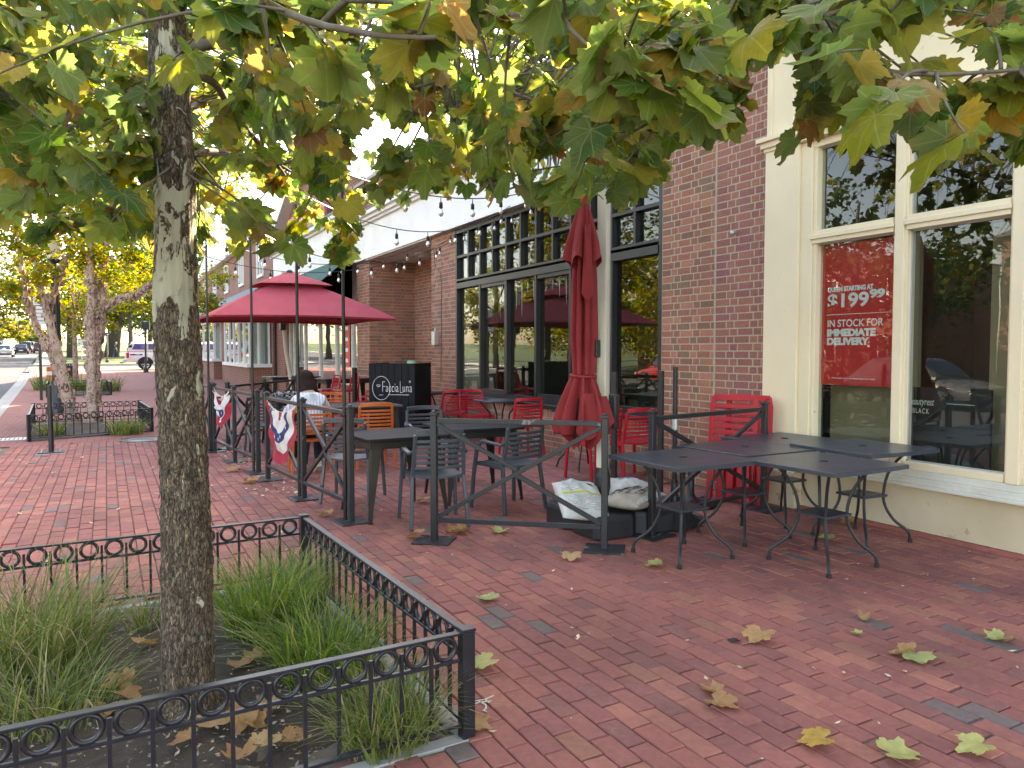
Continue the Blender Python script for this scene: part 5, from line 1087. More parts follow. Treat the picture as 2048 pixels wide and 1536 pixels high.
_o = [(0, 0), (.3, -.02), (.5, .2), (.42, .4), (.62, .72), (.25, .72), (0, 1.1), (-.25, .72), (-.62, .72), (-.42, .4), (-.5, .2), (-.3, -.02)]
LOBED = (np.array([(0, .35, .05)] + [(x, y, -.08 * (x * x + y * y)) for x, y in _o]), [(0, 1 + i, 1 + (i + 1) % 12) for i in range(12)], np.array([(0, .35)] + _o))
def leaf_mesh(k, mat, name='leaf'):
    vs, fs, uv = SHAPES[k]; me = bpy.data.meshes.new(name); me.from_pydata(vs.tolist(), [], fs); me.materials.append(mat)
    u = me.uv_layers.new(name='UVMap'); idx = np.empty(len(me.loops), dtype=np.int32); me.loops.foreach_get('vertex_index', idx); u.data.foreach_set('uv', uv[idx].ravel()); me.polygons.foreach_set('use_smooth', [True] * len(me.polygons)); return me
def merged(name, shapes, items, mat, parent=None, uvs=True, smooth=True):
    """items: (shape index, 4x4 matrix); all of them as one mesh"""
    VS, LV, LS, UV = [], [], [], []; nv = 0
    tmpl = [(s[0], np.concatenate([np.array(f) for f in s[1]]), np.array([len(f) for f in s[1]]), s[2]) for s in shapes]
    for k, T in items:
        v, lv, ls, uv = tmpl[k]; Mx = np.array(T); VS.append(v @ Mx[:3, :3].T + Mx[:3, 3]); LV.append(lv + nv); LS.append(ls); nv += len(v)
        if uvs: UV.append(uv[lv])
    VS = np.concatenate(VS).astype(np.float32); LV = np.concatenate(LV).astype(np.int32); LS = np.concatenate(LS).astype(np.int32)
    me = bpy.data.meshes.new(name); me.vertices.add(len(VS)); me.vertices.foreach_set('co', VS.ravel()); me.loops.add(len(LV)); me.loops.foreach_set('vertex_index', LV)
    me.polygons.add(len(LS)); st = np.concatenate([[0], np.cumsum(LS)[:-1]]).astype(np.int32); me.polygons.foreach_set('loop_start', st); me.polygons.foreach_set('loop_total', LS)
    if smooth: me.polygons.foreach_set('use_smooth', np.ones(len(LS), dtype=bool))
    if uvs: u = me.uv_layers.new(name='UVMap'); u.data.foreach_set('uv', np.concatenate(UV).astype(np.float32).ravel())
    me.materials.append(mat); me.update(); me.validate(); return link(name, me, parent)
def frame_mat(p, tip, nrm, s):
    y = Vector(tip).normalized(); z = Vector(nrm); z = z - y * z.dot(y); z = z.normalized() if z.length > 1e-3 else y.orthogonal().normalized(); x = y.cross(z)
    m_ = Matrix((x * s, y * s, z * s)).transposed().to_4x4(); m_.translation = p; return m_
# ------------------------------------------------------------------ the sycamore
TRUNK = [(0.268,3.320,-0.050,0.1057), (0.271,3.326,0.178,0.1006), (0.274,3.339,0.468,0.0964), (0.279,3.357,0.883,0.0933), (0.269,3.383,1.297,0.0871), (0.258,3.410,1.711,0.0840), (0.267,3.431,2.229,0.0788), (0.258,3.446,2.436,0.0777), (0.255,3.462,2.705,0.0767), (0.254,3.474,2.954,0.0746), (0.262,3.501,3.575,0.0643), (0.276,3.535,4.404,0.0498), (0.302,3.583,5.647,0.0207)]
LIMBS = [[(27,343,243,16),(54,456,293,13),(108,566,349,11),(186,663,406,9),(277,730,440,6)],
 [(27,343,237,12),(53,501,273,10),(97,661,304,8),(172,758,319,5)],
 [(133,332,258,9),(205,420,304,8),(299,508,352,6),(379,557,371,4)],
 [(27,345,275,26),(41,325,273,22),(51,308,271,19),(63,291,267,16),(70,275,267,14),(75,261,271,12),(80,248,280,9)],
 [(30,342,266,20),(45,357,267,17),(55,374,261,15),(71,399,254,11),(88,424,246,8)],
 [(51,308,271,14),(80,315,272,13),(97,329,271,12),(116,330,266,12),(133,332,258,10),(147,335,251,9),(158,329,242,8),(165,325,230,6),(168,322,220,3)],
 [(75,261,271,9),(99,225,261,8),(103,211,254,8),(117,192,248,7),(122,178,247,5)],
 [(116,330,266,9),(136,308,270,8),(150,289,263,8),(165,280,255,7),(172,264,243,6),(181,248,241,5),(194,230,233,3)],
 [(80,248,280,12),(133,220,294,14),(199,195,285,13),(195,162,253,10),(190,152,240,10),(187,142,231,9),(191,134,226,8),(196,125,224,6),(214,110,223,4)],
 [(199,195,285,9),(182,191,257,7),(171,191,238,5),(161,190,225,3)],
 [(25,346,283,18),(10,343,288,14),(-11,331,277,11),(-30,318,261,8),(-45,302,243,5)],
 [(24,345,254,16),(8,388,257,12),(-14,445,262,9),(-41,482,254,5)],
 [(27,342,227,15),(43,368,241,12),(60,405,249,10),(88,436,254,9),(115,455,244,7),(133,455,227,4)],
 [(25,345,264,14),(8,433,259,10),(-11,500,242,7),(-31,544,230,4)],
 [(26,347,307,18),(39,281,285,14),(40,210,242,10),(53,180,227,8),(69,165,223,5)],
 [(133,220,294,10),(114,183,254,8),(105,163,231,6),(118,156,221,4)],
 [(28,346,320,22),(25,412,462,16),(8,500,682,8)],
 [(26,348,336,20),(64,368,467,14),(134,360,606,8)]]
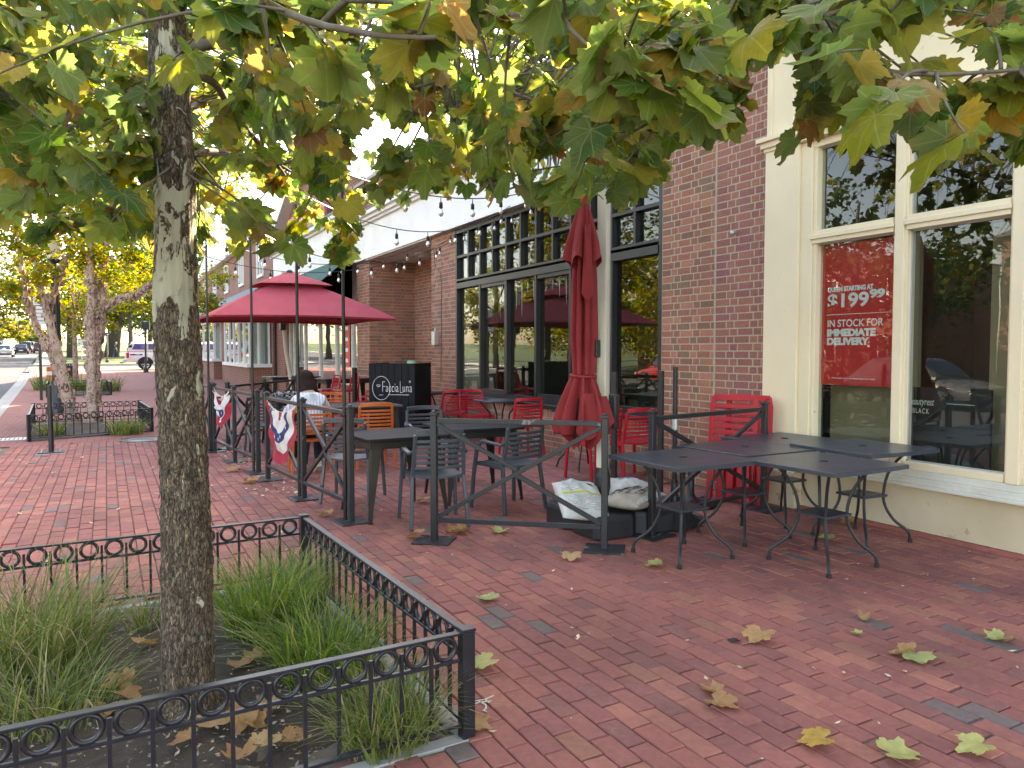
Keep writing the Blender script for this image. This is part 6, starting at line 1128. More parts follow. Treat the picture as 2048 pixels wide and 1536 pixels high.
TWIGS = [(-42,305,246,-21,261,232,6),(187,142,231,164,137,240,6),(188,145,234,198,124,253,6),(116,157,223,125,134,208,6),(105,208,253,98,199,263,6),(119,185,248,118,185,241,6),(66,168,224,72,173,239,6),(211,112,223,217,101,239,6),(-42,305,246,-21,252,245,6),(-42,305,246,-35,272,244,6),(190,136,228,157,125,222,6),(116,157,223,121,129,232,6),(110,202,251,104,199,248,6),(45,200,237,25,193,233,6),(40,246,264,1,251,266,6),(211,112,223,245,116,231,6),(194,160,251,183,149,263,6),(211,112,223,223,128,225,6),(116,157,223,110,140,212,6),(116,157,223,126,142,225,6),(-37,310,252,-33,271,270,6),(116,157,223,135,133,225,6),(116,157,223,110,137,233,6),(116,157,223,106,140,221,6),(196,125,224,170,101,198,6),(40,234,257,18,233,260,6),(195,127,225,152,108,204,6),(188,145,234,195,132,248,6),(211,112,223,209,100,203,6),(194,160,251,243,119,265,6),(110,173,243,117,168,244,6),(45,200,237,56,206,231,6),(121,180,248,130,175,263,6),(40,210,242,32,205,252,6),(208,115,224,220,126,241,6),(64,170,225,71,176,228,6),(40,210,242,-31,230,213,6),(107,167,235,99,158,246,6),(190,152,240,220,163,223,9),(198,184,275,266,154,293,9),(166,207,289,164,219,279,9),(124,201,274,124,207,268,9),(192,157,247,218,163,233,9),(27,342,227,-11,337,226,9),(89,243,282,92,255,277,9),(70,275,267,57,270,263,9),(199,195,285,244,176,294,9),(16,366,255,-4,359,257,9),(189,236,236,188,233,245,9),(199,195,285,210,219,275,9),(198,184,275,290,142,294,9),(-27,320,264,-37,319,278,9),(198,184,275,264,207,244,9),(-11,331,277,-6,339,261,9),(192,157,247,235,157,231,9),(172,264,243,151,261,229,9),(163,190,228,131,216,205,9),(40,234,257,63,258,221,9),(71,273,268,77,277,277,9),(100,223,259,110,246,220,9),(174,262,243,179,247,263,9),(164,190,230,145,221,241,9),(180,251,242,206,232,261,9),(-42,305,246,-3,286,227,9),(199,195,285,330,181,292,9),(40,246,264,6,275,226,9),(27,342,227,6,343,228,9),(30,325,300,13,327,302,9),(-35,312,255,-14,278,266,9),(191,193,271,203,212,263,9),(115,229,289,134,277,298,9),(170,270,247,145,263,242,9),(169,191,236,183,196,226,9),(138,305,269,113,285,268,9),(30,325,300,16,323,295,9),(198,189,280,237,179,288,9),(155,211,291,166,249,292,9),(91,237,264,84,239,237,9),(37,292,289,19,296,275,9),(195,167,258,331,159,249,9),(188,193,266,182,226,263,9),(199,195,285,237,203,283,9),(155,211,291,170,246,277,9),(-14,329,275,-27,348,278,9),(40,234,257,48,265,219,9),(65,285,267,76,290,254,9),(199,195,285,253,206,298,9),(166,207,289,159,207,266,9),(124,201,274,132,208,262,9),(37,292,289,48,293,287,9),(197,178,269,197,180,265,9),(-42,305,246,-14,299,199,9),(173,191,242,194,196,230,9),(175,259,243,174,260,242,9),(28,336,304,34,341,299,9),(163,190,228,146,177,227,9),(163,190,228,147,192,230,9),(24,345,254,8,329,256,9),(170,270,247,130,264,229,9),(205,118,224,227,142,224,9),(191,193,271,192,193,268,9),(-7,333,279,-16,353,267,9),(-30,318,261,-29,320,257,9),(211,112,223,318,164,226,9),(188,199,287,185,203,284,9),(80,315,272,91,297,249,9),(185,192,262,197,193,253,9),(199,195,285,263,188,297,9),(40,234,257,46,236,254,9),(83,249,267,69,255,225,9),(211,112,223,286,147,239,9),(175,191,245,191,189,235,9),(-42,305,246,-43,328,200,9),(199,195,285,240,194,301,9),(195,167,258,223,178,238,9),(181,248,241,169,242,249,9),(124,224,291,123,229,289,9),(40,234,257,41,239,239,9),(40,222,249,47,237,219,9),(91,237,264,109,263,213,9),(195,167,258,215,158,267,9),(32,314,296,59,318,295,9),(188,199,287,184,191,289,9),(61,293,268,43,289,237,9),(198,184,275,235,187,263,9),(166,207,289,176,222,297,9),(173,191,242,160,178,251,9),(-40,307,249,4,279,234,9),(171,191,238,178,190,233,9),(115,229,289,124,238,281,9),(155,211,291,157,225,294,9),(195,162,253,279,166,238,9),(189,236,236,162,222,228,9),(195,162,253,291,135,263,9),(-17,326,272,2,297,276,9),(99,225,261,114,231,268,9),(166,207,289,163,199,277,9),(195,167,258,188,173,250,9),(198,184,275,258,177,276,9),(61,293,268,36,286,228,9),(144,216,292,157,245,296,9),(8,388,257,-41,377,231,9),(198,189,280,308,156,294,9),(89,243,282,102,267,294,9),(211,112,223,241,132,225,9),(177,203,288,179,212,296,9),(198,189,280,302,166,287,9),(195,162,253,277,170,224,9),(-42,305,246,-21,287,201,9),(56,309,271,57,315,249,9),(196,173,264,227,180,252,9),(211,112,223,309,162,238,9),(120,183,248,134,187,243,9),(71,313,272,71,307,286,9),(101,218,257,122,243,216,9),(198,189,280,197,191,278,9),(196,173,264,268,142,283,9),(211,112,223,244,134,217,9),(199,195,285,282,194,297,9),(195,167,258,244,153,267,9),(40,258,271,29,264,258,9),(199,195,285,274,200,283,9),(195,162,253,303,176,228,9),(199,195,285,216,194,289,9),(116,157,223,123,190,196,9),(107,234,287,108,239,292,9),(124,224,291,144,254,285,9),(195,162,253,269,139,253,9),(-37,310,252,-23,325,229,9),(120,195,267,125,189,272,9),(199,195,285,230,208,305,9),(102,216,256,101,207,274,9),(144,216,292,147,243,274,9),(187,239,237,196,249,233,9),(37,292,289,74,296,302,9),(40,234,257,44,247,248,9),(80,248,280,81,248,283,9),(163,190,228,134,188,199,9),(155,211,291,170,238,294,9),(199,195,285,197,197,286,9),(187,239,237,191,249,217,9),(-37,310,252,-37,349,216,9),(163,190,228,157,173,235,9),(27,342,227,0,304,193,9),(40,234,257,34,244,250,9),(-14,329,275,-25,320,292,9),(195,162,253,261,168,226,9),(-42,305,246,-6,280,199,9),(89,243,282,105,264,275,9),(10,343,288,-4,351,305,9),(198,189,280,190,184,285,9),(169,272,249,155,259,259,9),(198,189,280,276,199,257,9),(153,287,262,130,271,242,9),(196,194,281,227,230,260,9),(79,250,279,65,240,270,9),(26,347,307,28,341,310,9),(-42,305,246,-44,298,243,9),(198,184,275,255,163,286,9),(68,280,267,73,283,283,9),(177,191,248,164,195,254,9),(181,248,241,157,234,253,9),(67,283,267,66,284,247,9),(95,231,262,108,237,262,9),(13,374,256,-28,362,229,9),(39,270,278,-3,276,259,9),(198,189,280,332,176,279,9),(27,342,227,63,286,190,9),(37,292,289,49,295,299,9),(196,173,264,198,176,258,9),(199,195,285,221,229,297,9),(197,178,269,326,163,267,9),(196,173,264,228,187,249,9),(102,214,255,122,234,226,9),(-42,305,246,-28,309,231,9),(-42,305,246,-33,276,251,9),(194,160,251,214,185,226,9),(-42,305,246,4,268,200,9),(163,190,228,136,205,226,9),(37,292,289,58,289,296,9),(68,280,267,82,287,210,9),(-42,305,246,-35,274,234,9),(-37,310,252,-34,322,241,9),(-37,310,252,-17,270,266,9),(211,112,223,313,146,223,9),(35,303,293,48,306,286,9),(80,315,272,87,302,280,9),(110,202,251,122,224,205,9),(97,329,271,84,356,278,9),(193,406,296,240,332,353,9),(99,548,339,148,519,335,9),(199,195,285,285,230,290,9),(136,308,270,118,289,317,9),(221,435,312,235,456,256,9),(236,450,320,259,368,338,9),(221,435,312,326,314,328,9),(44,448,261,43,449,263,9),(181,391,288,142,401,303,9),(130,455,230,130,449,228,9),(145,295,266,211,300,285,9),(199,195,285,285,298,285,9),(-36,476,256,-58,528,348,9),(236,450,320,259,448,300,9),(193,406,296,225,370,287,9),(236,450,320,302,397,284,9),(181,391,288,198,350,360,9),(26,390,415,20,462,369,9),(-5,478,248,0,468,217,9),(94,327,271,79,340,232,9),(99,548,339,81,529,405,9),(63,474,302,80,479,293,9),(-36,476,256,-50,491,286,9),(193,406,296,198,408,296,9),(199,195,285,250,241,328,9),(-28,537,232,-79,621,363,9),(108,566,349,183,501,368,9),(199,195,285,330,245,327,9),(252,464,328,226,464,397,9),(181,391,288,132,400,360,9),(165,280,255,258,299,322,9),(157,361,273,139,341,318,9),(199,195,285,260,255,287,9),(-28,537,232,-62,570,338,9),(199,195,285,325,198,307,9),(199,195,285,345,163,295,9),(236,450,320,325,377,287,9),(221,435,312,302,348,301,9),(31,369,243,12,371,230,9),(199,195,285,307,189,312,9),(284,494,344,343,397,381,9),(221,435,312,337,299,319,9),(27,357,343,81,386,325,9),(26,347,307,27,359,308,9),(90,529,330,22,565,332,9),(130,455,230,143,493,216,9),(99,548,339,-9,577,396,9),(50,437,285,31,422,303,9),(27,368,367,61,403,344,9),(199,195,285,275,237,321,9),(-28,537,232,-57,572,378,9),(50,437,285,66,428,300,9),(-27,464,258,-42,473,339,9),(205,420,304,166,420,363,9),(193,406,296,186,425,287,9),(61,527,278,61,548,228,9),(61,527,278,-11,544,293,9),(-14,445,262,-32,434,293,9),(199,195,285,254,250,316,9),(169,376,281,203,329,322,9),(-36,476,256,-44,484,228,9),(133,332,258,116,333,226,9),(86,320,272,104,299,314,9),(68,554,283,-3,577,282,9),(81,511,321,114,425,335,9),(119,327,267,120,329,276,9),(205,420,304,202,403,342,9),(54,456,293,24,453,336,9),(221,435,312,209,421,358,9),(199,195,285,345,238,343,9),(236,450,320,302,350,383,9),(72,493,312,104,427,331,9),(27,342,227,67,332,195,9),(193,406,296,220,311,314,9),(99,548,339,23,571,342,9),(40,422,255,28,418,244,9),(236,450,320,331,348,316,9),(252,464,328,277,438,327,9),(72,493,312,10,486,359,9),(193,406,296,296,324,279,9),(181,391,288,166,372,355,9),(160,327,238,171,329,244,9),(268,479,336,295,404,418,9),(26,347,307,46,373,308,9),(221,435,312,190,457,320,9),(252,464,328,271,424,346,9),(252,464,328,258,429,375,9),(268,479,336,374,362,344,9),(72,493,312,84,459,366,9),(-28,537,232,16,552,225,9),(90,529,330,67,544,316,9),(221,435,312,157,467,364,9),(-18,452,261,-37,437,268,9),(-28,537,232,-77,589,336,9),(-28,537,232,-55,582,368,9),(121,582,358,65,551,376,9),(61,527,278,46,519,284,9),(221,435,312,205,461,311,9),(199,195,285,329,251,307,9),(45,418,277,-4,423,290,9),(188,199,287,292,267,306,9),(-11,500,242,-19,493,245,9),(169,376,281,134,363,348,9),(108,566,349,16,575,408,9),(-28,537,232,-80,547,265,9),(121,582,358,109,537,432,9),(165,280,255,253,300,336,9),(81,511,321,101,466,391,9),(199,195,285,277,201,300,9),(99,548,339,-58,596,404,9),(-36,476,256,-40,531,333,9),(-18,515,238,0,531,256,9),(199,195,285,302,266,330,9),(90,529,330,122,504,326,9),(191,233,235,224,251,246,9),(169,376,281,163,358,323,9),(88,436,254,135,471,273,9),(284,494,344,365,371,387,9),(205,420,304,229,367,367,9),(236,450,320,319,353,366,9),(193,406,296,268,317,311,9),(-32,470,257,-50,447,221,9),(157,361,273,193,319,292,9),(-15,507,240,-10,515,258,9),(-36,476,256,-68,484,303,9),(33,351,358,99,385,341,9),(136,308,270,143,318,310,9),(61,527,278,50,533,240,9),(221,435,312,215,467,294,9),(170,270,247,233,300,247,9),(99,548,339,-12,561,414,9),(236,450,320,283,380,380,9),(157,361,273,120,381,278,9),(-3,417,259,-53,399,225,9),(99,548,339,124,499,396,9),(193,406,296,131,391,311,9),(108,566,349,72,506,368,9),(35,355,234,58,360,199,9),(199,195,285,277,266,317,9),(205,420,304,278,366,291,9),(108,566,349,-11,591,363,9),(26,347,307,68,357,296,9),(199,195,285,251,253,326,9),(221,435,312,183,448,326,9),(193,406,296,149,438,296,9),(172,264,243,220,290,235,9),(175,259,243,245,295,252,9),(181,391,288,206,331,339,9),(50,437,285,93,415,287,9),(35,355,234,65,338,232,9),(205,420,304,176,421,365,9),(77,407,252,74,406,252,9),(145,346,265,137,336,303,9),(252,464,328,304,370,341,9),(165,325,230,266,329,250,9),(205,420,304,207,447,260,9),(54,456,293,68,457,274,9),(27,343,237,9,342,237,9),(99,548,339,113,504,357,9),(-28,537,232,-45,536,247,9),(199,195,285,320,267,352,9),(205,420,304,269,352,314,9),(4,398,258,-5,389,271,9),(199,195,285,310,193,297,9),(169,376,281,128,391,325,9),(28,346,320,6,362,321,9),(27,342,227,-18,358,222,9),(170,270,247,222,284,259,9),(-28,537,232,-80,625,252,9),(82,416,249,108,395,251,9),(221,435,312,299,337,326,9),(68,554,283,25,582,264,9),(284,494,344,369,360,417,9),(199,195,285,334,198,312,9),(40,422,255,29,417,253,9),(221,435,312,193,473,272,9),(72,493,312,100,494,297,9),(236,450,320,201,453,400,9),(252,464,328,324,385,325,9),(90,529,330,-24,572,348,9),(326,524,358,367,373,376,9),(205,420,304,259,339,362,9),(-25,530,234,-24,533,228,9),(28,346,320,74,350,321,9),(81,511,321,68,502,326,9),(108,566,349,-26,608,421,9),(63,474,302,116,430,317,9),(26,390,415,32,470,381,9),(181,391,288,191,401,273,9),(99,548,339,0,568,402,9),(221,435,312,224,381,386,9),(61,527,278,14,528,287,9),(205,420,304,165,429,383,9),(205,420,304,275,381,264,9),(54,456,293,-3,482,293,9),(136,308,270,127,303,293,9),(36,395,249,24,415,231,9),(181,391,288,191,336,307,9),(205,420,304,140,452,322,9),(27,368,367,72,412,357,9),(205,420,304,266,332,359,9),(169,376,281,129,370,330,9),(236,450,320,264,434,300,9),(54,456,293,17,450,345,9),(199,195,285,272,284,340,9),(53,501,273,52,523,216,9),(99,548,339,163,513,337,9),(221,435,312,179,473,317,9),(157,361,273,159,331,347,9),(236,450,320,248,390,337,9),(127,331,260,112,343,226,9),(-32,470,257,-58,438,218,9),(326,524,358,386,395,440,9),(268,479,336,328,397,386,9),(188,199,287,227,285,305,9),(205,420,304,194,382,379,9),(103,329,270,99,350,256,9),(33,351,358,108,354,333,9),(199,195,285,335,252,353,9),(68,554,283,25,577,246,9),(121,582,358,172,508,422,9),(61,527,278,16,553,282,9),(72,493,312,1,494,329,9),(199,195,285,239,226,277,9),(82,607,293,-19,608,383,9),(26,379,391,71,420,369,9),(268,479,336,260,437,418,9),(221,435,312,224,407,366,9),(108,566,349,9,558,360,9),(-25,530,234,-41,558,351,9),(92,439,252,65,457,215,9),(108,566,349,42,557,366,9),(-28,537,232,-62,601,337,9),(-10,436,261,-32,431,221,9),(165,280,255,177,299,252,9),(124,455,235,161,504,253,9),(-27,464,258,-9,524,277,9),(53,501,273,59,510,266,9),(14,404,261,19,398,262,9),(-28,537,232,-60,620,244,9),(-28,537,232,-75,576,386,9),(50,437,285,107,415,304,9),(68,554,283,83,536,299,9),(108,566,349,11,545,364,9),(-28,537,232,-76,573,375,9),(221,435,312,273,359,359,9),(41,399,268,27,403,267,9),(-36,476,256,-43,479,305,9),(54,456,293,69,451,295,9),(63,474,302,44,456,315,9),(81,511,321,128,446,377,9),(108,566,349,174,508,364,9),(108,566,349,-25,601,392,9),(-18,452,261,-17,455,255,9),(252,464,328,316,423,259,9),(199,195,285,326,215,309,9),(193,406,296,149,401,311,9),(68,554,283,38,557,263,9),(130,455,230,125,460,207,9),(-28,537,232,-52,590,335,9),(252,464,328,269,433,332,9),(236,450,320,219,480,288,9),(199,195,285,244,243,288,9),(54,456,293,52,429,307,9),(165,280,255,274,290,313,9),(268,479,336,285,415,400,9),(236,450,320,291,369,393,9),(252,464,328,302,367,377,9),(103,329,270,104,369,280,9),(199,195,285,307,238,326,9),(27,368,367,-42,438,346,9),(68,554,283,-12,530,302,9),(108,566,349,162,509,362,9),(205,420,304,224,430,265,9),(268,479,336,284,437,402,9),(268,479,336,223,470,415,9),(268,479,336,306,412,388,9),(53,501,273,78,487,266,9),(2,456,254,12,448,217,9),(-10,436,261,-22,423,298,9),(-1,337,283,-26,374,284,9),(199,195,285,323,206,310,9),(193,406,296,286,350,272,9),(-28,537,232,-35,538,220,9),(27,368,367,94,402,355,9),(42,355,267,48,349,278,9),(30,346,229,14,373,201,9),(205,420,304,232,388,305,9),(72,493,312,109,477,300,9),(169,272,249,277,310,265,9),(4,398,258,-41,380,269,9),(27,368,367,47,414,349,9),(36,395,249,26,403,212,9),(99,548,339,52,537,398,9),(-28,537,232,-8,578,240,9),(115,455,244,121,470,256,9),(160,327,238,173,349,238,9),(108,566,349,59,569,394,9),(127,455,233,135,453,240,9),(90,529,330,150,509,292,9),(236,450,320,212,445,379,9),(-10,436,261,-52,412,320,9),(-28,537,232,1,547,230,9),(110,451,245,99,457,222,9),(72,493,312,123,499,274,9),(5,444,256,10,451,273,9),(28,336,304,51,345,295,9),(89,322,272,100,310,275,9),(-27,464,258,-69,519,277,9),(90,529,330,88,463,349,9),(166,323,225,239,357,240,9),(199,195,285,246,267,329,9),(90,529,330,0,572,339,9),(97,329,271,96,364,270,9),(-28,537,232,-74,637,337,9),(97,442,251,93,470,270,9),(169,376,281,175,377,257,9),(175,259,243,178,258,251,9),(85,420,247,84,421,243,9),(187,239,237,217,262,231,9),(108,566,349,43,569,420,9),(27,357,343,13,414,314,9),(90,529,330,68,468,343,9),(-36,476,256,-62,503,283,9),(-10,436,261,-17,432,261,9),(284,494,344,349,390,422,9),(33,351,358,96,378,347,9),(-28,537,232,-80,562,292,9),(169,376,281,207,366,253,9),(-36,476,256,-59,485,249,9),(-28,537,232,-66,567,283,9),(28,336,304,89,320,320,9),(193,406,296,228,356,350,9),(236,450,320,301,399,293,9),(193,406,296,236,338,359,9),(8,388,257,-5,382,211,9),(-28,537,232,-87,640,300,9),(163,282,256,194,317,275,9),(199,195,285,279,280,355,9),(199,195,285,345,281,326,9),(199,195,285,240,256,328,9),(26,347,307,2,393,308,9),(171,267,245,161,261,248,9),(-28,537,232,-45,560,284,9),(193,406,296,305,302,343,9),(199,195,285,280,241,339,9),(81,511,321,107,501,336,9),(193,406,296,178,380,352,9),(236,450,320,286,346,337,9),(-36,476,256,-71,510,301,9),(97,329,271,84,339,224,9),(-28,537,232,-31,576,305,9),(27,357,343,34,413,317,9),(27,342,227,2,349,206,9),(169,376,281,180,362,270,9),(169,376,281,130,396,296,9),(50,437,285,78,418,303,9),(205,420,304,209,423,294,9),(252,464,328,314,316,345,9),(26,347,307,-26,375,309,9),(199,195,285,284,229,309,9),(8,388,257,-38,378,207,9),(108,566,349,15,566,420,9),(133,220,294,139,276,312,9),(45,418,277,101,400,290,9),(193,406,296,250,362,278,9),(199,195,285,245,230,313,9),(108,566,349,55,546,416,9),(158,284,259,200,281,335,9),(205,420,304,263,362,323,9),(90,529,330,31,547,378,9),(81,511,321,-2,523,332,9),(-28,537,232,-71,524,233,9),(8,388,257,-11,377,261,9),(181,391,288,153,379,302,9),(90,529,330,62,557,328,9),(27,368,367,55,403,351,9),(127,331,260,132,340,270,9),(-18,452,261,-37,437,277,9),(150,289,263,183,291,333,9),(132,312,270,131,318,317,9),(181,391,288,125,419,338,9),(28,346,320,108,365,327,9),(121,582,358,150,508,422,9),(145,295,266,179,297,332,9),(-28,537,232,-84,640,329,9),(50,437,285,51,435,287,9),(268,479,336,360,395,310,9),(26,401,438,6,501,392,9),(49,380,244,41,389,235,9),(236,450,320,355,329,336,9),(-25,530,234,-40,539,292,9),(-36,476,256,-35,479,259,9),(-23,458,259,-52,447,309,9),(-28,537,232,-21,559,281,9),(169,376,281,248,311,283,9),(55,374,261,56,375,269,9),(-7,426,260,-42,414,246,9),(193,406,296,232,343,313,9),(82,607,293,64,626,280,9),(97,661,304,46,669,291,9),(353,541,364,346,561,345,9),(232,696,423,189,700,505,9),(262,718,434,288,769,490,9),(252,464,328,203,548,268,9),(366,549,367,370,572,456,9),(217,685,417,134,734,520,9),(61,527,278,107,504,264,9),(232,696,423,138,758,545,9),(366,549,367,468,599,476,9),(313,516,355,319,505,329,9),(313,516,355,352,437,360,9),(109,677,306,69,703,267,9),(236,450,320,262,457,280,9),(159,741,316,147,765,330,9),(147,615,377,59,604,395,9),(366,549,367,465,665,400,9),(134,598,368,187,512,429,9),(97,661,304,-101,750,472,9),(61,527,278,69,535,283,9),(366,549,367,374,524,371,9),(366,549,367,394,639,413,9),(366,549,367,496,598,505,9),(262,718,434,353,702,375,9),(109,677,306,53,663,324,9),(262,718,434,360,691,507,9),(366,549,367,392,575,349,9),(121,582,358,159,580,304,9),(299,508,352,257,580,354,9),(299,508,352,289,524,316,9),(108,566,349,68,574,418,9),(252,464,328,285,435,335,9),(366,549,367,417,587,384,9),(147,615,377,134,602,430,9),(186,663,406,180,629,493,9),(108,566,349,30,554,368,9),(217,685,417,100,778,532,9),(299,508,352,267,544,431,9),(173,647,396,142,611,478,9),(252,464,328,250,458,365,9),(159,741,316,135,834,431,9),(262,718,434,202,817,559,9),(247,707,428,195,728,533,9),(186,663,406,193,678,366,9),(366,549,367,447,531,501,9),(159,741,316,67,798,461,9),(122,693,309,111,700,366,9),(202,674,411,146,711,516,9),(268,479,336,215,538,333,9),(299,508,352,253,565,416,9),(313,516,355,276,552,429,9),(366,549,367,562,509,483,9),(252,464,328,194,494,375,9),(339,533,361,417,376,412,9),(121,582,358,178,539,338,9),(262,718,434,75,889,572,9),(366,549,367,564,562,543,9),(299,508,352,300,516,334,9),(159,741,316,177,825,378,9),(202,674,411,202,694,390,9),(92,439,252,129,492,271,9),(173,647,396,153,677,391,9),(109,677,306,-97,803,469,9),(366,549,367,369,606,295,9),(90,529,330,132,510,311,9),(109,677,306,163,649,274,9),(97,661,304,-72,708,466,9),(247,707,428,308,657,386,9),(61,527,278,42,531,255,9),(202,674,411,135,738,447,9),(326,524,358,365,503,286,9),(90,634,299,59,644,266,9),(90,634,299,75,647,246,9),(108,566,349,32,575,429,9),(366,549,367,549,560,547,9),(366,549,367,406,512,495,9),(202,674,411,86,788,507,9),(268,479,336,249,467,373,9),(262,718,434,278,708,524,9),(313,516,355,293,505,443,9),(108,566,349,140,538,346,9),(121,582,358,164,515,424,9),(134,598,368,41,644,382,9),(366,549,367,424,559,386,9),(121,582,358,82,619,349,9),(284,494,344,231,559,353,9),(326,524,358,328,494,461,9),(82,607,293,128,584,278,9),(366,549,367,438,448,438,9),(160,631,387,154,664,341,9),(186,663,406,60,709,420,9),(97,661,304,77,673,354,9),(134,598,368,172,581,353,9),(134,598,368,60,623,433,9),(366,549,367,401,565,505,9),(134,598,368,165,520,435,9),(81,511,321,144,484,298,9),(262,718,434,350,705,339,9),(252,464,328,208,462,390,9),(252,464,328,246,442,409,9),(326,524,358,348,491,342,9),(186,663,406,61,738,474,9),(247,707,428,219,767,366,9),(134,598,368,92,577,379,9),(262,718,434,210,758,503,9),(99,548,339,149,548,312,9),(366,549,367,409,503,414,9),(247,707,428,260,672,482,9),(252,464,328,202,494,365,9),(159,741,316,71,789,401,9),(366,549,367,395,531,410,9),(268,479,336,286,407,407,9),(173,647,396,18,710,480,9),(147,615,377,113,595,442,9),(159,741,316,229,708,297,9),(366,549,367,460,383,452,9),(160,631,387,223,556,438,9),(247,707,428,193,753,473,9),(366,549,367,571,359,436,9),(90,634,299,123,650,236,9),(-28,537,232,-88,620,411,9),(147,725,314,88,764,401,9),(326,524,358,293,579,341,9),(159,741,316,178,730,353,9),(262,718,434,362,654,541,9),(236,450,320,276,428,301,9),(186,663,406,129,712,413,9),(284,494,344,309,451,404,9),(90,529,330,87,519,370,9),(147,615,377,76,646,436,9),(366,549,367,526,437,453,9),(366,549,367,457,646,513,9),(299,508,352,249,555,428,9),(202,674,411,159,706,452,9),(173,647,396,35,719,490,9),(159,741,316,185,751,288,9),(262,718,434,275,708,441,9),(262,718,434,270,769,487,9),(147,725,314,151,726,332,9),(268,479,336,310,421,378,9),(366,549,367,393,557,331,9),(173,647,396,72,715,445,9),(217,685,417,232,591,436,9),(134,709,311,45,746,449,9),(97,661,304,55,676,351,9),(108,566,349,61,601,335,9),(252,464,328,263,447,327,9),(61,527,278,37,545,270,9),(284,494,344,257,532,294,9),(159,741,316,76,793,365,9),(268,479,336,248,423,354,9),(121,582,358,101,604,362,9),(217,685,417,118,776,520,9),(366,549,367,374,537,350,9),(186,663,406,0,774,501,9),(202,674,411,168,715,394,9),(247,707,428,243,693,444,9),(173,647,396,140,687,385,9),(247,707,428,151,777,536,9),(159,741,316,94,779,333,9),(366,549,367,349,610,441,9),(202,674,411,63,804,512,9),(262,718,434,334,657,453,9),(97,661,304,-21,676,446,9),(109,677,306,99,678,352,9),(147,725,314,54,781,424,9),(97,661,304,-67,723,444,9),(134,598,368,212,600,284,9),(262,718,434,318,727,312,9),(366,549,367,449,391,437,9),(147,615,377,113,594,393,9),(221,435,312,204,474,264,9),(353,541,364,319,579,402,9),(262,718,434,397,706,569,9),(262,718,434,301,633,504,9),(186,663,406,211,657,376,9),(75,581,288,54,589,299,9),(268,479,336,265,440,404,9),(366,549,367,373,549,364,9),(202,674,411,101,742,428,9),(147,615,377,166,572,422,9),(366,549,367,403,649,450,9),(202,674,411,204,645,444,9),(366,549,367,528,587,559,9),(366,549,367,507,395,450,9),(159,741,316,191,794,352,9),(366,549,367,594,590,540,9),(90,529,330,164,526,281,9),(75,581,288,69,586,273,9),(147,725,314,64,802,284,9),(186,663,406,210,662,361,9),(268,479,336,287,439,396,9),(134,598,368,92,600,411,9),(134,598,368,137,609,344,9),(232,696,423,232,716,413,9),(366,549,367,497,393,453,9),(147,725,314,205,702,249,9),(173,647,396,103,649,474,9),(159,741,316,139,770,313,9),(75,581,288,71,582,306,9),(61,527,278,84,517,284,9),(217,685,417,111,792,482,9),(366,549,367,378,665,321,9),(313,516,355,358,404,425,9),(366,549,367,439,609,465,9),(160,631,387,97,653,443,9),(366,549,367,584,405,460,9),(122,693,309,40,745,346,9),(366,549,367,478,417,441,9),(134,709,311,190,671,308,9),(353,541,364,447,363,399,9),(90,634,299,39,640,301,9),(268,479,336,211,554,280,9),(186,663,406,122,734,439,9),(173,647,396,225,573,438,9),(299,508,352,244,548,449,9),(366,549,367,518,314,394,9),(262,718,434,223,775,575,9),(134,709,311,93,729,382,9),(90,529,330,81,516,384,9),(173,647,396,132,633,415,9),(247,707,428,69,867,585,9),(99,548,339,75,554,337,9),(217,685,417,133,782,476,9),(173,647,396,238,562,435,9),(97,661,304,-53,693,445,9),(121,582,358,127,566,360,9),(262,718,434,234,746,448,9),(353,541,364,344,586,283,9),(366,549,367,560,329,417,9),(147,615,377,192,597,348,9),(366,549,367,422,489,471,9),(366,549,367,343,598,514,9),(236,450,320,249,451,309,9),(82,607,293,167,583,241,9),(366,549,367,395,632,288,9),(262,718,434,277,768,438,9),(262,718,434,401,704,451,9),(202,674,411,168,677,468,9)]
sy = thing('sycamore_tree', 'street sycamore with flaking mottled bark and yellowing leaves in the near planter', 'tree', (TRUNK[0][0], TRUNK[0][1], 0)); c0 = count()
